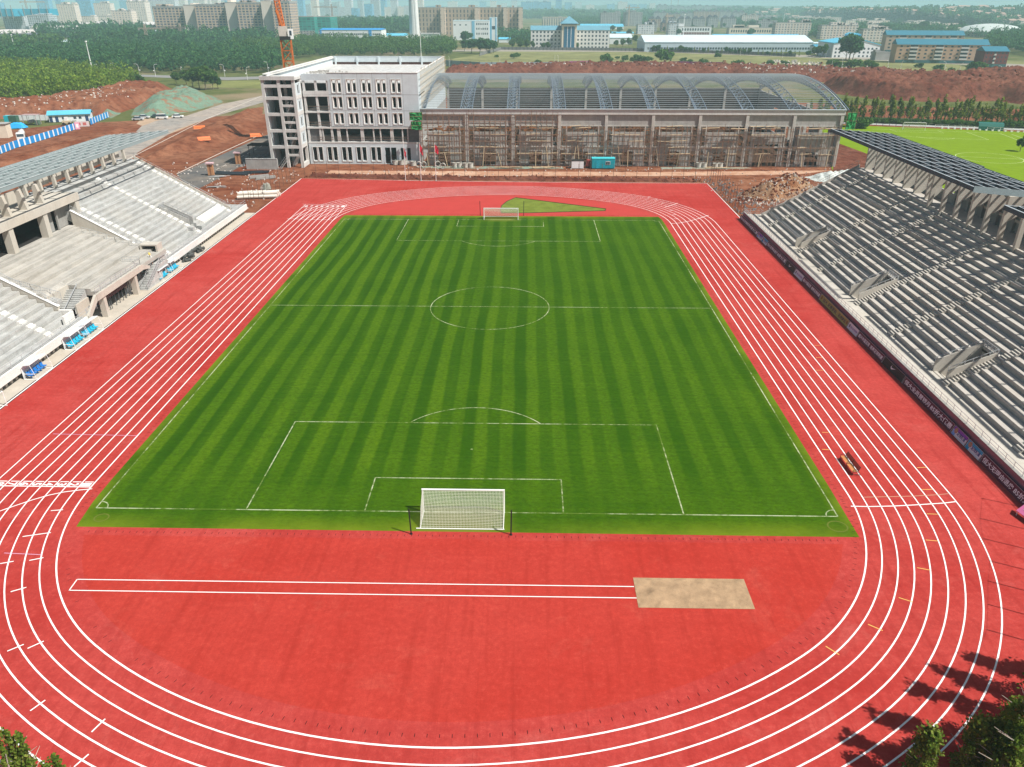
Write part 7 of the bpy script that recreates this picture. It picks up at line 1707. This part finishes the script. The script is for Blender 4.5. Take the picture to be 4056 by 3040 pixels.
for u,v,s in ((2404,244,2.2),(2476,238,1.3),(2530,246,2.2),(2565,248,1.6),(2630,248,3.),(2842,226,1.4),(2445,236,1.0)): tr('bush%d'%(u%3),u,v,s,'round bush in the meadow behind the spoil ridge')
for u,v,s in ((765,346,1.9),(790,352,2.2),(815,356,2.3),(845,354,1.9),(740,338,1.6),(560,352,1.4),(540,348,1.5),(700,335,1.3),(865,352,1.2)): tr('mid%d'%(u%3),u,v,s*.62,'leafy tree behind the netted bank','trees behind the netted bank')
for u,v,s in ((510,178,2.2),(525,182,2.3),(545,180,2.),(870,168,2.3),(890,170,2.2),(960,168,2.),(990,168,2.2),(310,188,1.6),(225,190,1.6)): tr('round%d'%(u%3),u,v,s,'dark rounded tree standing out of the far wood','dark trees of the far wood')
for k in range(60):
    u=random.uniform(1750,3500); v=random.uniform(112,150); tr('round%d'%(k%3),u,v,random.uniform(.8,1.5),'distant tree between the factories and blocks','distant trees in the town')
for k in range(90):
    u=random.uniform(2900,4056); v=random.uniform(60,140); tr('round%d'%(k%3),u,v,random.uniform(1.,2.2),'distant hazy tree below the hills','hazy trees below the hills')
# banners and panel fences beyond the spoil ridge
def panel_fence(label,pts,h,mat,every=4.,name='panel_fence'):
    r=thing(name,label,'fence',(*at(*pts[0],0),0)); A=[Vector((*at(u,v,0),0)) for u,v in pts]; m=MB(); p=MB()
    for a,b in zip(A,A[1:]):
        m.beam((a.x,a.y,h/2+.1),(b.x,b.y,h/2+.1),.12,h); n=max(1,int((b-a).length/every))
        for i in range(n+1): q=a.lerp(b,i/n); p.beam((q.x,q.y-.15,0),(q.x,q.y-.15,h+.5),.25,.25,up=(0,1,0))
    m.build('panels',mat,r,w=True); p.build('posts',M_IRON,r,w=True)
panel_fence('long dark railing fence along the far road',[(1900,222),(1985,198),(2510,203),(2870,214),(3150,226)],2.6,M('fence_grey',(.20,.20,.20),.8,.2,.3)); panel_fence('pale blue sheet fence behind the hall roof',[(1755,262),(1900,272),(2190,272)],4.2,M('sheet_blue_grey',(.33,.42,.44),.7,.1,.2),8); panel_fence('purple banner fence beyond the spoil ridge, left stretch',[(2215,266),(2330,262)],3.6,M('purple_banner',(.30,.06,.19),.7,.25,.4),8,'banner_fence'); panel_fence('purple banner fence beyond the spoil ridge, right stretch',[(2650,258),(2860,262)],2.6,M('purple_banner',(.30,.06,.19),.7),8,'banner_fence')
litter('white_rubble','white demolition rubble in the meadow',P_((3040,252),(3250,262),(3250,246),(3040,240)),90,.6,2.2,M_STN)
# ------------------------------------------------------------------ trees close to the camera
def near_tree(label,x,y,h,r,n,z0=.2):
    o=thing('poplar_tree',label,'tree',(x,y,0)); m=MB(); trunk(m,h,.1,'slim',.72)
    for k in range(16):
        z=h*random.uniform(.22,.8); a=random.uniform(0,6.28); L=r*random.uniform(.4,.75)*(1.1-z/h*.6); m.tube((0,0,z),(math.cos(a)*L,math.sin(a)*L,z+L*1.2),.025,.008,5)
    m.build('trunk',M('pale_bark',(.42,.38,.32),.9,.3,3),o); C=[]
    for k in range(54):
        z=RNG.uniform(z0,1); w=r*(1.05-.75*z); a=RNG.uniform(0,2*PI); q=np.array([w*math.cos(a)*RNG.uniform(.2,1),w*math.sin(a)*RNG.uniform(.2,1),z*h]); p=RNG.normal(size=(n//60,3))*np.array([min(.2,r*.45)]*2+[min(.45,r)])*RNG.uniform(.6,1.1); p[:,2]=np.abs(p[:,2])*.8-.1; C.append(q+p)
    npmesh('crown',leafcloud(np.concatenate(C),.15,up=.2),4,LF_NEAR,o)
for k,(x,y,h) in enumerate(((45.1,-72.9,11),(42.3,-74.2,11),(39.9,-75.9,11.2),(36.3,-78.,11),(33.7,-79.8,11))): near_tree('tall slim poplar at the near right corner, %s along the row'%ORD[k],x,y,h,1.7,6500)
x,y=at(3692,2912,4.2); near_tree('small bushy poplar nearest the outer lane at the bottom right',x,y,4.3,1.15,3200,.1)
x,y=at(3890,2862,5.); near_tree('pointed young poplar in the bottom right clump, left of two',x,y,5.2,1.,3000,.1); x,y=at(3958,2858,5.2); near_tree('pointed young poplar in the bottom right clump, right of two',x,y,5.3,1.,3000,.1)
x,y=at(4050,2795,6.); near_tree('bushy poplar at the right picture edge',x,y,6.2,1.4,4600,.1); x,y=at(4000,2990,4.); near_tree('low leafy poplar at the bottom right picture corner',x,y,4.2,1.5,4200,.1)
for k,(u,v,h) in enumerate(((14,2895,4.3),(36,2912,4.2),(72,2910,4.2),(-10,2930,4.),(215,2998,3.2),(178,3030,3.))): x,y=at(u,v,h); near_tree('thin young poplar at the bottom left corner, %s of the sprigs'%ORD[k],x,y,h,.24,620,.2)
# ------------------------------------------------------------------ drop prototypes nobody planted
for k,(o,used) in TREES.items():
    if not used:
        for c in list(o.children): bpy.data.objects.remove(c)
        bpy.data.objects.remove(o)
for o in S.objects:
    for k in ('hh','ww','dd'):
        if k in o: del o[k]
